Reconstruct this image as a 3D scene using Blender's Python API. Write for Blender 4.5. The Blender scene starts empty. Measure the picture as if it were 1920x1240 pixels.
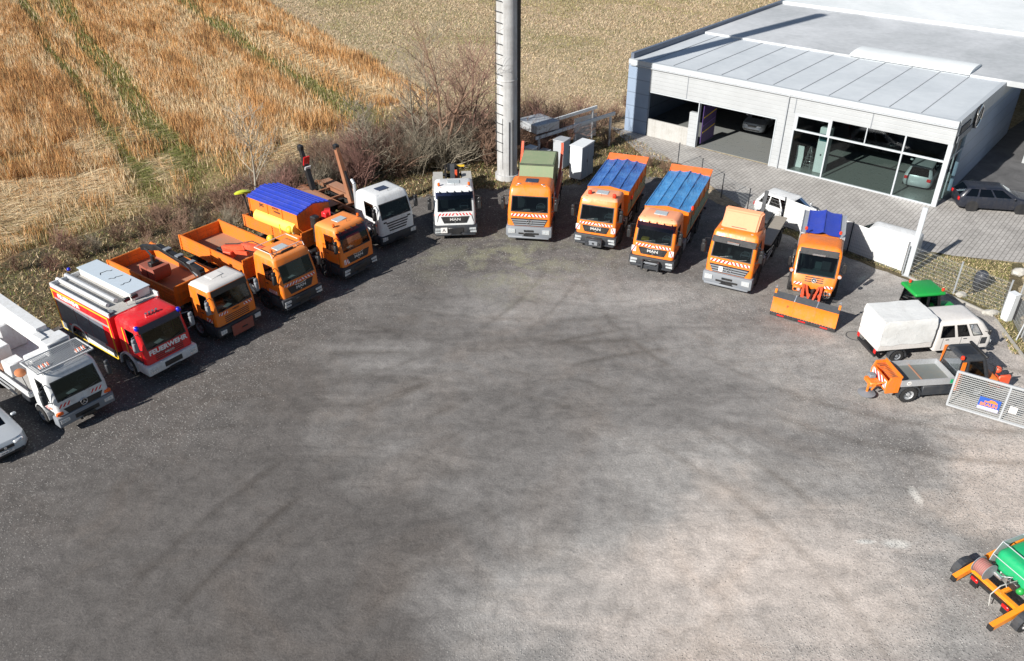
import bpy, bmesh, math, random
import numpy as np
from mathutils import Vector, Matrix, Euler
R = math.radians
scene = bpy.context.scene
COL = scene.collection

# ------------------------------------------------------------------ camera
cam_d = bpy.data.cameras.new('camera'); cam = bpy.data.objects.new('camera', cam_d); COL.objects.link(cam)
cam_d.sensor_width = 36.0; cam_d.sensor_fit = 'HORIZONTAL'; cam_d.lens = 36.0 * 1546 / 1920
cam_d.clip_start = 0.5; cam_d.clip_end = 3000
cam.location = (0, 0, 20.8); cam.rotation_euler = (R(90 - 32.2), 0, 0)
scene.camera = cam
# ------------------------------------------------------------------ world + sun
SUN_EL, SUN_AZ = 31.0, 41.5          # shadows run towards (cos az, sin az)
w = bpy.data.worlds.new('World'); scene.world = w; w.use_nodes = True
nt = w.node_tree; nt.nodes.clear()
sky = nt.nodes.new('ShaderNodeTexSky'); sky.sky_type = 'NISHITA'; sky.sun_disc = False
sky.sun_elevation = R(SUN_EL); sky.sun_rotation = R(270 - SUN_AZ)
sky.air_density = 1.0; sky.dust_density = 0.6; sky.ozone_density = 1.0
bg = nt.nodes.new('ShaderNodeBackground'); bg.inputs[1].default_value = 0.05
ow = nt.nodes.new('ShaderNodeOutputWorld'); nt.links.new(sky.outputs[0], bg.inputs[0]); nt.links.new(bg.outputs[0], ow.inputs[0])
sd = bpy.data.lights.new('sun', 'SUN'); sd.energy = 5.0; sd.angle = R(0.53); sd.color = (1.0, 0.95, 0.87)
sun = bpy.data.objects.new('sun', sd); COL.objects.link(sun)
dirv = Vector((math.cos(R(SUN_AZ)) * math.cos(R(SUN_EL)), math.sin(R(SUN_AZ)) * math.cos(R(SUN_EL)), -math.sin(R(SUN_EL))))
sun.rotation_euler = dirv.to_track_quat('-Z', 'Y').to_euler(); sun.location = (-30, -20, 60)
scene.view_settings.view_transform = 'Standard'; scene.view_settings.look = 'None'
scene.view_settings.gamma = 1.0; scene.view_settings.exposure = 0.62
scene.cycles.max_bounces = 6; scene.cycles.transparent_max_bounces = 12
rnd = random.Random(7)

# ------------------------------------------------------------------ materials
MATS = {}
def _nodes(name):
    m = bpy.data.materials.new(name); m.use_nodes = True; n = m.node_tree
    b = n.nodes['Principled BSDF']; return m, n, b
def N(n, t, **kw):
    x = n.nodes.new(t)
    for k, v in kw.items(): setattr(x, k, v)
    return x
def noise(n, vec, scale, detail=4, rough=0.6, dist=0.0):
    t = N(n, 'ShaderNodeTexNoise'); t.inputs['Scale'].default_value = scale; t.inputs['Detail'].default_value = detail
    t.inputs['Roughness'].default_value = rough; t.inputs['Distortion'].default_value = dist
    n.links.new(vec, t.inputs['Vector']); return t.outputs['Fac']
def ramp(n, fac, stops, interp='LINEAR'):
    r = N(n, 'ShaderNodeValToRGB'); cr = r.color_ramp; cr.interpolation = interp
    while len(cr.elements) < len(stops): cr.elements.new(0.5)
    for e, (p, c) in zip(cr.elements, stops):
        e.position = p; e.color = (c, c, c, 1) if isinstance(c, (int, float)) else (*c, 1)
    n.links.new(fac, r.inputs[0]); return r.outputs[0]
def mix(n, fac, a, b, mode='MIX'):
    m = N(n, 'ShaderNodeMix'); m.data_type = 'RGBA'; m.blend_type = mode
    for s, v in ((m.inputs[0], fac), (m.inputs[6], a), (m.inputs[7], b)):
        if hasattr(v, 'links') or isinstance(v, bpy.types.NodeSocket): n.links.new(v, s)
        elif isinstance(v, (int, float)): s.default_value = v
        else: s.default_value = (*v, 1)
    return m.outputs[2]
def math_(n, op, a, b=0.0, c=None):
    m = N(n, 'ShaderNodeMath'); m.operation = op
    for s, v in zip(m.inputs, (a, b, c)):
        if v is None: continue
        if isinstance(v, bpy.types.NodeSocket): n.links.new(v, s)
        else: s.default_value = v
    return m.outputs[0]
def bump(n, b, h, strength, dist=0.02):
    k = N(n, 'ShaderNodeBump'); k.inputs['Strength'].default_value = strength; k.inputs['Distance'].default_value = dist
    n.links.new(h, k.inputs['Height']); n.links.new(k.outputs[0], b.inputs['Normal'])
def coords(n, kind='Object'):
    return N(n, 'ShaderNodeTexCoord').outputs[kind]
def geo_pos(n): return N(n, 'ShaderNodeNewGeometry').outputs['Position']

def paint(name, col, rough=0.38, dirt=0.25, spec=0.5, metal=0.0, coat=0.15, dcol=(0.22, 0.19, 0.15)):
    if name in MATS: return MATS[name]
    m, n, b = _nodes(name); v = coords(n)
    f = noise(n, v, 1.7, 5, 0.65)
    g = noise(n, v, 13.0, 3, 0.7)
    mp = N(n, 'ShaderNodeMapping'); mp.inputs['Scale'].default_value = (7.0, 7.0, 0.5); n.links.new(v, mp.inputs['Vector']); dr = noise(n, mp.outputs[0], 1.0, 3, 0.6)
    fac = ramp(n, math_(n, 'MULTIPLY', math_(n, 'MULTIPLY', f, g), math_(n, 'MULTIPLY_ADD', dr, 1.6, 0.2)), [(0.16, 0.0), (0.44, 1.0)])
    c = mix(n, math_(n, 'MULTIPLY', fac, dirt), col, dcol)
    n.links.new(c, b.inputs['Base Color'])
    rr = math_(n, 'MULTIPLY_ADD', fac, 0.3, rough); n.links.new(rr, b.inputs['Roughness'])
    b.inputs['Metallic'].default_value = metal; b.inputs['Specular IOR Level'].default_value = spec
    b.inputs['Coat Weight'].default_value = coat; b.inputs['Coat Roughness'].default_value = 0.12
    MATS[name] = m; return m
def glass(name, tint=(0.35, 0.42, 0.42), refl=1.0):
    if name in MATS: return MATS[name]
    m = bpy.data.materials.new(name); m.use_nodes = True; n = m.node_tree; n.nodes.clear()
    o = N(n, 'ShaderNodeOutputMaterial'); mx = N(n, 'ShaderNodeMixShader'); t = N(n, 'ShaderNodeBsdfTransparent'); g = N(n, 'ShaderNodeBsdfGlossy')
    t.inputs[0].default_value = (*tint, 1); g.inputs['Roughness'].default_value = 0.04; g.inputs[0].default_value = (0.9, 0.95, 1, 1)
    fr = N(n, 'ShaderNodeFresnel'); fr.inputs[0].default_value = 1.5
    f = math_(n, 'MULTIPLY', fr.outputs[0], refl)
    n.links.new(f, mx.inputs[0]); n.links.new(t.outputs[0], mx.inputs[1]); n.links.new(g.outputs[0], mx.inputs[2]); n.links.new(mx.outputs[0], o.inputs[0])
    MATS[name] = m; return m
def emis(name, col, s):
    m, n, b = _nodes(name); b.inputs['Base Color'].default_value = (*col, 1); b.inputs['Emission Color'].default_value = (*col, 1); b.inputs['Emission Strength'].default_value = s
    MATS[name] = m; return m

ORANGE = paint('orange paint', (0.82, 0.195, 0.008), 0.36, 0.36)
ORANGE_SKY = paint('bleached orange paint with sky sheen', (0.86, 0.27, 0.06), 0.5, 0.25, coat=0.0)  # cab roofs: weathered coat and sky reflection both put into this lighter orange
ORANGE_FADE_SKY = paint('faded orange paint with sky tint', (0.86, 0.35, 0.19), 0.55, 0.15, coat=0.0)  # fading plus the pinkish sky reflection on roofs and deflector, painted in
ORANGE_B = paint('orange body steel', (0.80, 0.195, 0.012), 0.5, 0.6, dcol=(0.26, 0.13, 0.07))
REDOR = paint('red orange crane paint', (0.75, 0.09, 0.03), 0.4, 0.35)
RED = paint('fire red paint', (0.70, 0.010, 0.018), 0.3, 0.22)
REDD = paint('red plastic', (0.55, 0.01, 0.015), 0.25, 0.05)
WHITE = paint('white paint', (0.68, 0.70, 0.72), 0.35, 0.32)
WHITE_C = paint('white canvas', (0.68, 0.685, 0.68), 0.75, 0.14, coat=0)
WHITE_P = paint('off white paint', (0.66, 0.64, 0.625), 0.4, 0.2)
SILVER = paint('silver car paint', (0.52, 0.56, 0.60), 0.3, 0.1, metal=0.35)
ALU = paint('aluminium', (0.55, 0.57, 0.60), 0.45, 0.3, metal=0.55, coat=0)
GALV = paint('galvanised steel', (0.50, 0.53, 0.57), 0.5, 0.25, metal=0.4, coat=0)
GREYP = paint('grey plastic', (0.20, 0.22, 0.25), 0.55, 0.18, coat=0)
GREYD = paint('dark grey plastic', (0.026, 0.031, 0.040), 0.5, 0.14, coat=0)
GREYL = paint('light grey deck', (0.42, 0.42, 0.41), 0.7, 0.4, coat=0)
SHUT = paint('grey roller shutter', (0.13, 0.15, 0.19), 0.4, 0.15)
BLACK = paint('black rubber', (0.018, 0.018, 0.020), 0.8, 0.2, coat=0, dcol=(0.10, 0.095, 0.09))
BLACKP = paint('black paint', (0.014, 0.015, 0.018), 0.35, 0.08)
INTER = paint('cab interior', (0.035, 0.037, 0.04), 0.8, 0.1, coat=0)
INTG = paint('grey seat fabric', (0.12, 0.125, 0.13), 0.9, 0.1, coat=0)
RUST = paint('rusty steel', (0.25, 0.10, 0.05), 0.8, 0.5, coat=0, dcol=(0.40, 0.22, 0.13))
RUSTF = paint('worn rusty floor', (0.36, 0.17, 0.10), 0.8, 0.6, coat=0, dcol=(0.26, 0.20, 0.16))
GRABR = paint('rust red grab', (0.30, 0.07, 0.045), 0.6, 0.4, coat=0)
BLUE = paint('blue tarpaulin', (0.02, 0.11, 0.46), 0.5, 0.3, coat=0, dcol=(0.12, 0.16, 0.22))
BLUE_L = paint('light blue tarpaulin', (0.02, 0.21, 0.58), 0.5, 0.3, coat=0, dcol=(0.14, 0.2, 0.26))
def tarp(name, col, dcol, fade, bk=0.9):
    m, n, b = _nodes(name); v = coords(n); f = noise(n, v, 0.9, 5, 0.7, 0.8)
    mp = N(n, 'ShaderNodeMapping'); mp.inputs['Scale'].default_value = (3.0, 0.8, 1.0); n.links.new(v, mp.inputs['Vector']); w1 = noise(n, mp.outputs[0], 1.6, 5, 0.65, 1.2); w2 = noise(n, v, 6.0, 3, 0.6, 0.8)
    c = ramp(n, f, [(0.30, dcol), (0.48, col), (0.72, fade)]); c = mix(n, ramp(n, w2, [(0.60, 0.0), (0.78, 0.45)]), c, (0.30, 0.31, 0.30))
    n.links.new(c, b.inputs['Base Color']); b.inputs['Roughness'].default_value = 0.42; bump(n, b, math_(n, 'ADD', w1, math_(n, 'MULTIPLY', w2, 0.4)), bk, 0.10); MATS[name] = m; return m
BLUE = tarp('worn blue tarpaulin', (0.04, 0.14, 0.44), (0.03, 0.08, 0.28), (0.10, 0.25, 0.56)); BLUE_L = tarp('worn light blue tarpaulin', (0.05, 0.24, 0.54), (0.04, 0.15, 0.40), (0.12, 0.34, 0.64))
WHITE_C = tarp('white canvas cloth', (0.66, 0.67, 0.67), (0.60, 0.60, 0.59), (0.72, 0.73, 0.73), 0.22)
BLUE_D = paint('deep blue cover', (0.02, 0.05, 0.42), 0.42, 0.15)
BLUEG = paint('blue beacon plastic', (0.01, 0.02, 0.45), 0.15, 0.0)
SKIPG = paint('faded green container paint', (0.20, 0.26, 0.15), 0.7, 0.55, coat=0, dcol=(0.30, 0.30, 0.20))
SIDEG = paint('pale green dropside paint', (0.30, 0.36, 0.24), 0.6, 0.35, coat=0)
GREEN = paint('bright green paint', (0.01, 0.30, 0.05), 0.3, 0.08)
GREENT = paint('green plastic tank', (0.01, 0.36, 0.14), 0.35, 0.08)
YELLOW = paint('yellow paint', (0.85, 0.55, 0.03), 0.4, 0.12)
YELLOW_P = paint('pale yellow tank', (0.88, 0.68, 0.12), 0.5, 0.08)
NEON = paint('neon yellow tape', (0.60, 0.80, 0.03), 0.5, 0.08)
HAZW = paint('reflective white', (0.78, 0.76, 0.75), 0.4, 0.08)
HAZR = paint('reflective red', (0.62, 0.02, 0.025), 0.35, 0.08)
LAMP = paint('headlamp', (0.72, 0.75, 0.78), 0.12, 0.0, metal=0.5)
AMBER = paint('amber plastic', (0.85, 0.13, 0.01), 0.2, 0.0)
TAILR = paint('tail lamp red', (0.60, 0.01, 0.01), 0.2, 0.0)
CHROME = paint('chrome', (0.75, 0.76, 0.78), 0.18, 0.05, metal=0.9)
LETTER = paint('lettering silver', (0.62, 0.62, 0.62), 0.35, 0.0, metal=0.3)
LETTERW = paint('lettering white', (0.82, 0.82, 0.82), 0.5, 0.0, coat=0)
LETTERK = paint('lettering dark', (0.05, 0.03, 0.03), 0.5, 0.0, coat=0)
GLASS = glass('truck glass', (0.22, 0.28, 0.29), 0.6)
GLASSD = glass('dark glass', (0.10, 0.12, 0.13), 1.2)
GLASSB = glass('showroom glass', (0.55, 0.64, 0.62), 0.9)
VISOR = glass('smoked visor', (0.10, 0.12, 0.22), 1.5)
VISORP = glass('purple visor', (0.12, 0.06, 0.20), 1.5)
VISORR = glass('red visor', (0.30, 0.02, 0.04), 1.5)
HATCH = paint('hatch glass', (0.42, 0.47, 0.50), 0.2, 0.1)
HATCHD = paint('dark hatch glass', (0.035, 0.045, 0.08), 0.15, 0.05)

# ------------------------------------------------------------------ mesh builder
class MB:
    def __init__(s): s.v = []; s.f = []; s.m = []
    def add(s, vs, fs, mi=0, M=None):
        o = len(s.v)
        if M is not None: vs = [M @ Vector(p) for p in vs]
        s.v += [tuple(p) for p in vs]; s.f += [tuple(i + o for i in f) for f in fs]; s.m += [mi] * len(fs); return s
    def box(s, x0, x1, y0, y1, z0, z1, mi=0, bev=0.0, rot=None, seg=1):
        c = Vector(((x0 + x1) / 2, (y0 + y1) / 2, (z0 + z1) / 2)); d = Vector((abs(x1 - x0), abs(y1 - y0), abs(z1 - z0)))
        M = Matrix.Translation(c)
        if rot: M = M @ Euler([R(a) for a in rot]).to_matrix().to_4x4()
        if bev <= 0:
            vs = [(sx * d.x / 2, sy * d.y / 2, sz * d.z / 2) for sx in (-1, 1) for sy in (-1, 1) for sz in (-1, 1)]
            fs = [(0, 1, 3, 2), (4, 6, 7, 5), (0, 4, 5, 1), (2, 3, 7, 6), (0, 2, 6, 4), (1, 5, 7, 3)]
            return s.add(vs, fs, mi, M)
        bm = bmesh.new(); bmesh.ops.create_cube(bm, size=1.0)
        for q in bm.verts: q.co = Vector((q.co.x * d.x, q.co.y * d.y, q.co.z * d.z))
        bmesh.ops.bevel(bm, geom=bm.edges[:], offset=min(bev, min(d) * 0.45), segments=seg, affect='EDGES', profile=0.5)
        vs = [q.co.copy() for q in bm.verts]; bm.verts.index_update(); fs = [[q.index for q in f.verts] for f in bm.faces]; bm.free()
        return s.add(vs, fs, mi, M)
    def tube(s, p, q, r, r2=None, n=8, mi=0, cap=True):
        p = Vector(p); q = Vector(q); r2 = r if r2 is None else r2; d = (q - p)
        if d.length < 1e-6: return s
        d.normalize(); a = d.orthogonal().normalized(); b = d.cross(a)
        vs = []
        for c, rr in ((p, r), (q, r2)):
            for i in range(n):
                t = 2 * math.pi * i / n; vs.append(c + (a * math.cos(t) + b * math.sin(t)) * rr)
        fs = [(i, (i + 1) % n, n + (i + 1) % n, n + i) for i in range(n)]
        if cap: fs += [tuple(range(n))[::-1], tuple(range(n, 2 * n))]
        return s.add(vs, fs, mi)
    def path(s, pts, r, n=6, mi=0):
        for a, b in zip(pts, pts[1:]): s.tube(a, b, r, n=n, mi=mi)
        return s
    def beam(s, p, q, w, h, mi=0, w2=None, h2=None, up=(0, 0, 1)):
        p = Vector(p); q = Vector(q); d = (q - p).normalized(); u = Vector(up)
        sd_ = d.cross(u)
        if sd_.length < 1e-3: sd_ = d.cross(Vector((0, 1, 0)))
        sd_.normalize(); u = sd_.cross(d); w2 = w if w2 is None else w2; h2 = h if h2 is None else h2
        vs = [c + sd_ * (sx * ww / 2) + u * (sz * hh / 2) for c, ww, hh in ((p, w, h), (q, w2, h2)) for sx, sz in ((-1, -1), (1, -1), (1, 1), (-1, 1))]
        return s.add(vs, [(0, 1, 2, 3), (7, 6, 5, 4), (0, 4, 5, 1), (1, 5, 6, 2), (2, 6, 7, 3), (3, 7, 4, 0)], mi)
    def prism(s, poly, a, b, axis='x', mi=0):
        n = len(poly)
        def P(u, v, t):
            return (t, u, v) if axis == 'x' else ((u, t, v) if axis == 'y' else (u, v, t))
        vs = [P(u, v, a) for u, v in poly] + [P(u, v, b) for u, v in poly]
        fs = [(i, (i + 1) % n, n + (i + 1) % n, n + i) for i in range(n)] + [tuple(range(n))[::-1], tuple(range(n, 2 * n))]
        return s.add(vs, fs, mi)
    def lathe(s, prof, c=(0, 0, 0), axis='x', n=24, mi=0):
        vs = []; k = len(prof); c = Vector(c)
        for i in range(n):
            t = 2 * math.pi * i / n; ct, st = math.cos(t), math.sin(t)
            for r, h in prof:
                if axis == 'x': p = (h, r * ct, r * st)
                elif axis == 'y': p = (r * ct, h, r * st)
                else: p = (r * ct, r * st, h)
                vs.append(c + Vector(p))
        fs = []
        for i in range(n):
            j = (i + 1) % n
            for a in range(k - 1): fs.append((i * k + a, i * k + a + 1, j * k + a + 1, j * k + a))
        return s.add(vs, fs, mi)
    def ball(s, c, r, sc=(1, 1, 1), n=10, mi=0):
        pr = [(r * math.sin(math.pi * i / n), -r * math.cos(math.pi * i / n)) for i in range(n + 1)]
        o = len(s.v); s.lathe(pr, (0, 0, 0), 'z', n * 2, mi)
        for i in range(o, len(s.v)):
            p = s.v[i]; s.v[i] = (c[0] + p[0] * sc[0], c[1] + p[1] * sc[1], c[2] + p[2] * sc[2])
        return s
    def quad(s, a, b, c, d, mi=0): return s.add([a, b, c, d], [(0, 1, 2, 3)], mi)
    def build(s, name, mats, parent=None, angle=38, weld=False):
        if name in ('wheel_arch', 'mudguard', 'side_cladding', 'door_seams', 'lift_arm', 'vent') and s.f:      # a left and a right piece
            cx = [sum(s.v[i][0] for i in f) / len(f) for f in s.f]
            if min(abs(c) for c in cx) > 0.3 and min(cx) < 0 < max(cx):
                o = None
                for sg in (-1, 1):
                    q = MB(); idx = {}
                    for f, m, c in zip(s.f, s.m, cx):
                        if c * sg > 0:
                            q.f.append(tuple(idx.setdefault(i, len(idx)) for i in f)); q.m.append(m)
                    q.v = [s.v[i] for i in idx]; o = q.build(name, mats, parent, angle, weld)
                return o
        me = bpy.data.meshes.new(name); me.from_pydata(s.v, [], s.f)
        if not isinstance(mats, (list, tuple)): mats = [mats]
        for m in mats: me.materials.append(m)
        me.polygons.foreach_set('material_index', s.m)
        bm = bmesh.new(); bm.from_mesh(me)
        if weld: bmesh.ops.remove_doubles(bm, verts=bm.verts[:], dist=1e-5)
        bmesh.ops.recalc_face_normals(bm, faces=bm.faces[:]); bm.to_mesh(me); bm.free()
        if angle:
            me.polygons.foreach_set('use_smooth', [True] * len(me.polygons)); me.set_sharp_from_angle(angle=R(angle))
        o = bpy.data.objects.new(name, me); COL.objects.link(o)
        if parent is not None: o.parent = parent
        return o

def thing(name, label, cat, loc=(0, 0, 0), rz=0.0, group=None):
    o = bpy.data.objects.new(name, None); COL.objects.link(o); o.empty_display_size = 0.3
    o.location = loc; o.rotation_euler = (0, 0, R(rz)); o['label'] = label; o['category'] = cat
    if group: o['group'] = group
    return o
def tag(o, label, cat, group=None):
    o['label'] = label; o['category'] = cat
    if group: o['group'] = group
    return o
def copy_tree(o, parent=None):
    c = o.copy(); COL.objects.link(c)
    if parent is not None: c.parent = parent
    for ch in list(o.children): copy_tree(ch, c)
    return c
_tx = {}
def text(s, size, mat, parent, loc, rot=(90, 0, 0), ext=0.006, bold=0.0, sx=1.0, name='lettering'):
    k = (s, size, bold, mat.name, ext)
    if k not in _tx:
        cu = bpy.data.curves.new('t', 'FONT'); cu.body = s; cu.size = size; cu.align_x = 'CENTER'; cu.align_y = 'CENTER'; cu.extrude = ext; cu.offset = bold
        cu.resolution_u = 3
        t = bpy.data.objects.new('t', cu); COL.objects.link(t); dg = bpy.context.evaluated_depsgraph_get()
        me = bpy.data.meshes.new_from_object(t.evaluated_get(dg)); me.name = name; me.materials.clear(); me.materials.append(mat)
        bpy.data.objects.remove(t); bpy.data.curves.remove(cu); _tx[k] = me
    o = bpy.data.objects.new(name, _tx[k]); COL.objects.link(o); o.parent = parent; o.location = loc
    o.rotation_euler = tuple(R(a) for a in rot); o.scale = (sx, 1, 1); return o

# ------------------------------------------------------------------ ring loft (cabs, cars)
def ring(L, us, fr, na=4, nb=2):
    z, yf, yb, hw, r, rb = L
    P = []
    for u in us: P.append((u * (hw - r), yf))
    for i in range(1, na + 1):
        t = math.pi / 2 * i / na; P.append((hw - r + r * math.sin(t), yf + r - r * math.cos(t)))
    y0, y1 = yf + r, yb - rb
    for f in fr[1:]: P.append((hw, y0 + (y1 - y0) * f))
    for i in range(1, nb + 1):
        t = math.pi / 2 * i / nb; P.append((hw - rb + rb * math.cos(t), yb - rb + rb * math.sin(t)))
    k = len(us) // 2
    right = P[k:]
    full = [(x, y, z) for x, y in right] + [(-x, y, z) for x, y in reversed(right)][0:-1]
    return full      # starts front centre, clockwise through right side, back, left side
def shell(parent, levels, mats, us=(-1, -0.5, 0, 0.5, 1), fr=(0, 0.06, 0.6, 1), front=(), side=(), rear=(), glassm=None, bands=None, cap=True,
          name='cab', na=4, nb=2, seal=True, roofmi=0, capins=((0.10, 0.10), (0.15, 0.28)), open_back=False, sidebands=None):
    """mats: [paint, black, interior...]; front: level idx with windscreen; side: {(cell, level)}; rear: levels."""
    rings = [ring(L, us, fr, na, nb) for L in levels]
    n = len(rings[0]); nf = len(us) // 2; ns = len(fr) - 1; nbk = 1
    # index layout right half: 0..nf front, nf..nf+na arc, then ns side, nb back arc, back
    def kind(i):
        h = (n - 1)  # points per ring; right half count
        m = nf + na + ns + nb + 1   # number of right half points
        j = i if i < m - 1 else None
        if i >= m: j = (n - 1) - i; # mirrored cell
        if i == m - 1: return ('B', 0)
        if j < nf: return ('F', j)
        if j < nf + na: return ('A', j - nf)
        if j < nf + na + ns: return ('S', j - nf - na)
        return ('C', j - nf - na - ns)
    s = MB(); g = {'windscreen': MB(), 'R': {}, 'L': {}, 'rear': MB()}
    m = nf + na + ns + nb + 1
    ins = 0.014
    gr = [ring((L[0], L[1] + ins, L[2] - ins, L[3] - ins, L[4], L[5]), us, fr, na, nb) for L in levels]
    base = len(s.v); s.v += [p for rg in rings for p in rg]
    for l in range(len(levels) - 1):
        for i in range(n):
            j = (i + 1) % n; k, c = kind(i)
            win = (k == 'F' and l in front) or (k == 'S' and (c, l) in side) or (k == 'B' and l in rear)
            if win:
                tgt = g['windscreen'] if k == 'F' else (g['rear'] if k == 'B' else g['R' if i < m else 'L'].setdefault(c, MB()))
                tgt.quad(gr[l][i], gr[l][j], gr[l + 1][j], gr[l + 1][i])
            elif k == 'B' and open_back: pass
            else:
                mi = (bands or {}).get(l, 0)
                s.f.append((base + l * n + i, base + l * n + j, base + (l + 1) * n + j, base + (l + 1) * n + i)); s.m.append(mi)
    if cap:
        L = levels[-1]; prev = (len(levels) - 1) * n + base
        for dz, inset in capins:
            rr = max(0.04, L[4] - inset * 0.5); cr = ring((L[0] + dz, L[1] + inset, L[2] - inset * 0.6, L[3] - inset, rr, max(L[5], 0.05)), us, fr, na, nb)
            o = len(s.v); s.v += cr
            for i in range(n):
                j = (i + 1) % n; s.f.append((prev + i, prev + j, o + j, o + i)); s.m.append(roofmi)
            prev = o
        s.f.append(tuple(range(prev, prev + n))); s.m.append(roofmi)
    # bottom
    s.f.append(tuple(range(base, base + n))[::-1]); s.m.append(1)
    def frame(a, b, c, d, wd, out=0.006):
        a, b, c, d = map(Vector, (a, b, c, d)); nrm = (b - a).cross(d - a).normalized()
        ctr = (a + b + c + d) / 4
        if nrm.dot(ctr - Vector((0, (levels[0][1] + levels[0][2]) / 2, ctr.z))) < 0: nrm = -nrm
        def ins_(p, q, r_): return p + (q - p).normalized() * wd + (r_ - p).normalized() * wd
        A, B, C, D = ins_(a, b, d), ins_(b, a, c), ins_(c, d, b), ins_(d, c, a)
        o = nrm * out
        for p, q, Q, Pn in ((a, b, B, A), (b, c, C, B), (c, d, D, C), (d, a, A, D)): s.quad(p + o, q + o, Q + o, Pn + o, 1)
    if seal:
        for l in front:
            li = n - nf
            frame(rings[l][li % n], rings[l][nf], rings[l + 1][nf], rings[l + 1][li % n], 0.05)
        for c, l in side:
            i = nf + na + c
            frame(rings[l][i], rings[l][i + 1], rings[l + 1][i + 1], rings[l + 1][i], 0.035)
            i2 = n - i
            frame(rings[l][i2 % n], rings[l][i2 - 1], rings[l + 1][i2 - 1], rings[l + 1][i2 % n], 0.035)
    body = s.build(name, mats, parent, 40)
    if glassm:
        if g['windscreen'].f: g['windscreen'].build('windscreen', glassm, body)
        for sd_ in 'RL':
            for c, mb in g[sd_].items(): mb.build('side_window', glassm, body)
        if g['rear'].f: g['rear'].build('rear_window', glassm, body)
    return body

def wheel(parent, x, y, r=0.5, w_=0.30, rim=WHITE, n=28, outer=1):
    """wheel with its rim; outer = +1 when the outside faces +x"""
    t = MB(); a = w_ / 2
    t.lathe([(r * 0.56, -a), (r * 0.60, -a), (r * 0.93, -a * 0.98), (r * 0.985, -a * 0.8), (r, -a * 0.55), (r, -a * 0.1), (r * 0.985, -a * 0.06), (r * 0.985, a * 0.06), (r, a * 0.1), (r, a * 0.55), (r * 0.985, a * 0.8), (r * 0.93, a * 0.98), (r * 0.60, a), (r * 0.56, a), (r * 0.56, -a)], (x, y, r), 'x', n)
    for i in range(n):   # tread lugs
        th = 2 * math.pi * (i + 0.5) / n
        for sgn in (-1, 1):
            c = Vector((x + sgn * a * 0.6, y + r * math.cos(th), r + r * math.sin(th)))
            t.box(c.x - a * 0.3, c.x + a * 0.3, c.y - 0.012, c.y + 0.012, c.z - 0.02, c.z + 0.02, rot=(math.degrees(th) - 0, 0, 0))
    o = t.build('wheel', BLACK, parent)
    d = MB(); e = outer
    d.lathe([(r * 0.57, a * e * 0.95), (r * 0.52, a * e * 0.8), (r * 0.50, a * e * 0.35), (r * 0.36, a * e * 0.15), (r * 0.22, a * e * 0.5), (r * 0.20, a * e * 0.75), (0.0, a * e * 0.8)], (x, y, r), 'x', n)
    for i in range(8):
        th = 2 * math.pi * i / 8; c = (x + a * e * 0.30, y + r * 0.30 * math.cos(th), r + r * 0.30 * math.sin(th))
        d.tube(c, (c[0] + e * 0.05, c[1], c[2]), 0.018, n=6, mi=1)
    d.build('rim', [rim, GREYD], o)
    return o
def arch(mb, x0, x1, y, z, r, a0=0, a1=180, th=0.03, n=10, mi=0):
    for i in range(n):
        t0 = R(a0 + (a1 - a0) * i / n); t1 = R(a0 + (a1 - a0) * (i + 1) / n)
        P = [(y + rr * math.cos(t), z + rr * math.sin(t)) for rr, t in ((r, t0), (r, t1), (r + th, t1), (r + th, t0))]
        mb.prism(P, x0, x1, 'x', mi)
def beacon(parent, x, y, z, r=0.07, h=0.14, m=AMBER, stem=0.06, base=0):
    b = MB(); b.tube((x, y, z), (x, y, z + stem), r * 0.7, n=10, mi=1)
    b.lathe([(r, z + stem), (r * 1.02, z + stem + h * 0.7), (r * 0.8, z + stem + h), (0, z + stem + h * 1.05)], (x, y, 0), 'z', 12)
    return b.build('beacon', [m, GREYD], parent)
def star(parent, x, y, z, r, tilt=0, name='emblem'):
    b = MB(); pr = []
    for k in range(7): t = 2 * math.pi * k / 6; pr.append((r + r * 0.12 * math.cos(t), r * 0.12 * math.sin(t)))
    b.lathe(pr, (0, 0, 0), 'y', 24)
    for k in range(3):
        t = R(90 + 120 * k); u = (math.cos(t), math.sin(t)); v = (-u[1], u[0])
        b.prism([(v[0] * r * 0.13, v[1] * r * 0.13), (u[0] * r, u[1] * r), (-v[0] * r * 0.13, -v[1] * r * 0.13), (-u[0] * 0.1 * r, -u[1] * 0.1 * r)], -0.015, 0.015, 'y')
    b.lathe([(r, 0.03), (0, 0.03)], (0, 0, 0), 'y', 24, mi=1)
    o = b.build(name, [CHROME, BLACKP], parent); o.location = (x, y, z); o.rotation_euler = (R(-tilt), 0, 0); return o
def chevrons(mb, x0, x1, z0, z1, Y, n=5, slant=0.5, flip=1, out=0.006, base=True):
    """white strip with red parallelograms on a front face y=Y(z); mats 0 white 1 red"""
    if base: mb.add([(x0, Y(z0) - out, z0), (x1, Y(z0) - out, z0), (x1, Y(z1) - out, z1), (x0, Y(z1) - out, z1)], [(0, 1, 2, 3)], 0)
    st = (x1 - x0) / n; h = (z1 - z0) * slant * flip; o2 = out + 0.003
    for i in range(n):
        a = x0 + st * (i + 0.25); b_ = a + st * 0.5
        lo = lambda q: min(max(q, x0), x1)
        mb.add([(lo(a - h / 2), Y(z0) - o2, z0), (lo(b_ - h / 2), Y(z0) - o2, z0), (lo(b_ + h / 2), Y(z1) - o2, z1), (lo(a + h / 2), Y(z1) - o2, z1)], [(0, 1, 2, 3)], 1)
def side_chev(parent, x, y0, y1, z0, z1, n=3, flip=1):
    mb = MB(); sg = 1 if x > 0 else -1
    chevrons(mb, y0, y1, z0, z1, lambda z: 0.0, n, 0.8, flip)
    mb.v = [(x - sg * v[1], v[0], v[2]) for v in mb.v]
    return mb.build('hazard_stripes', [HAZW, HAZR], parent, 0)

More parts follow.
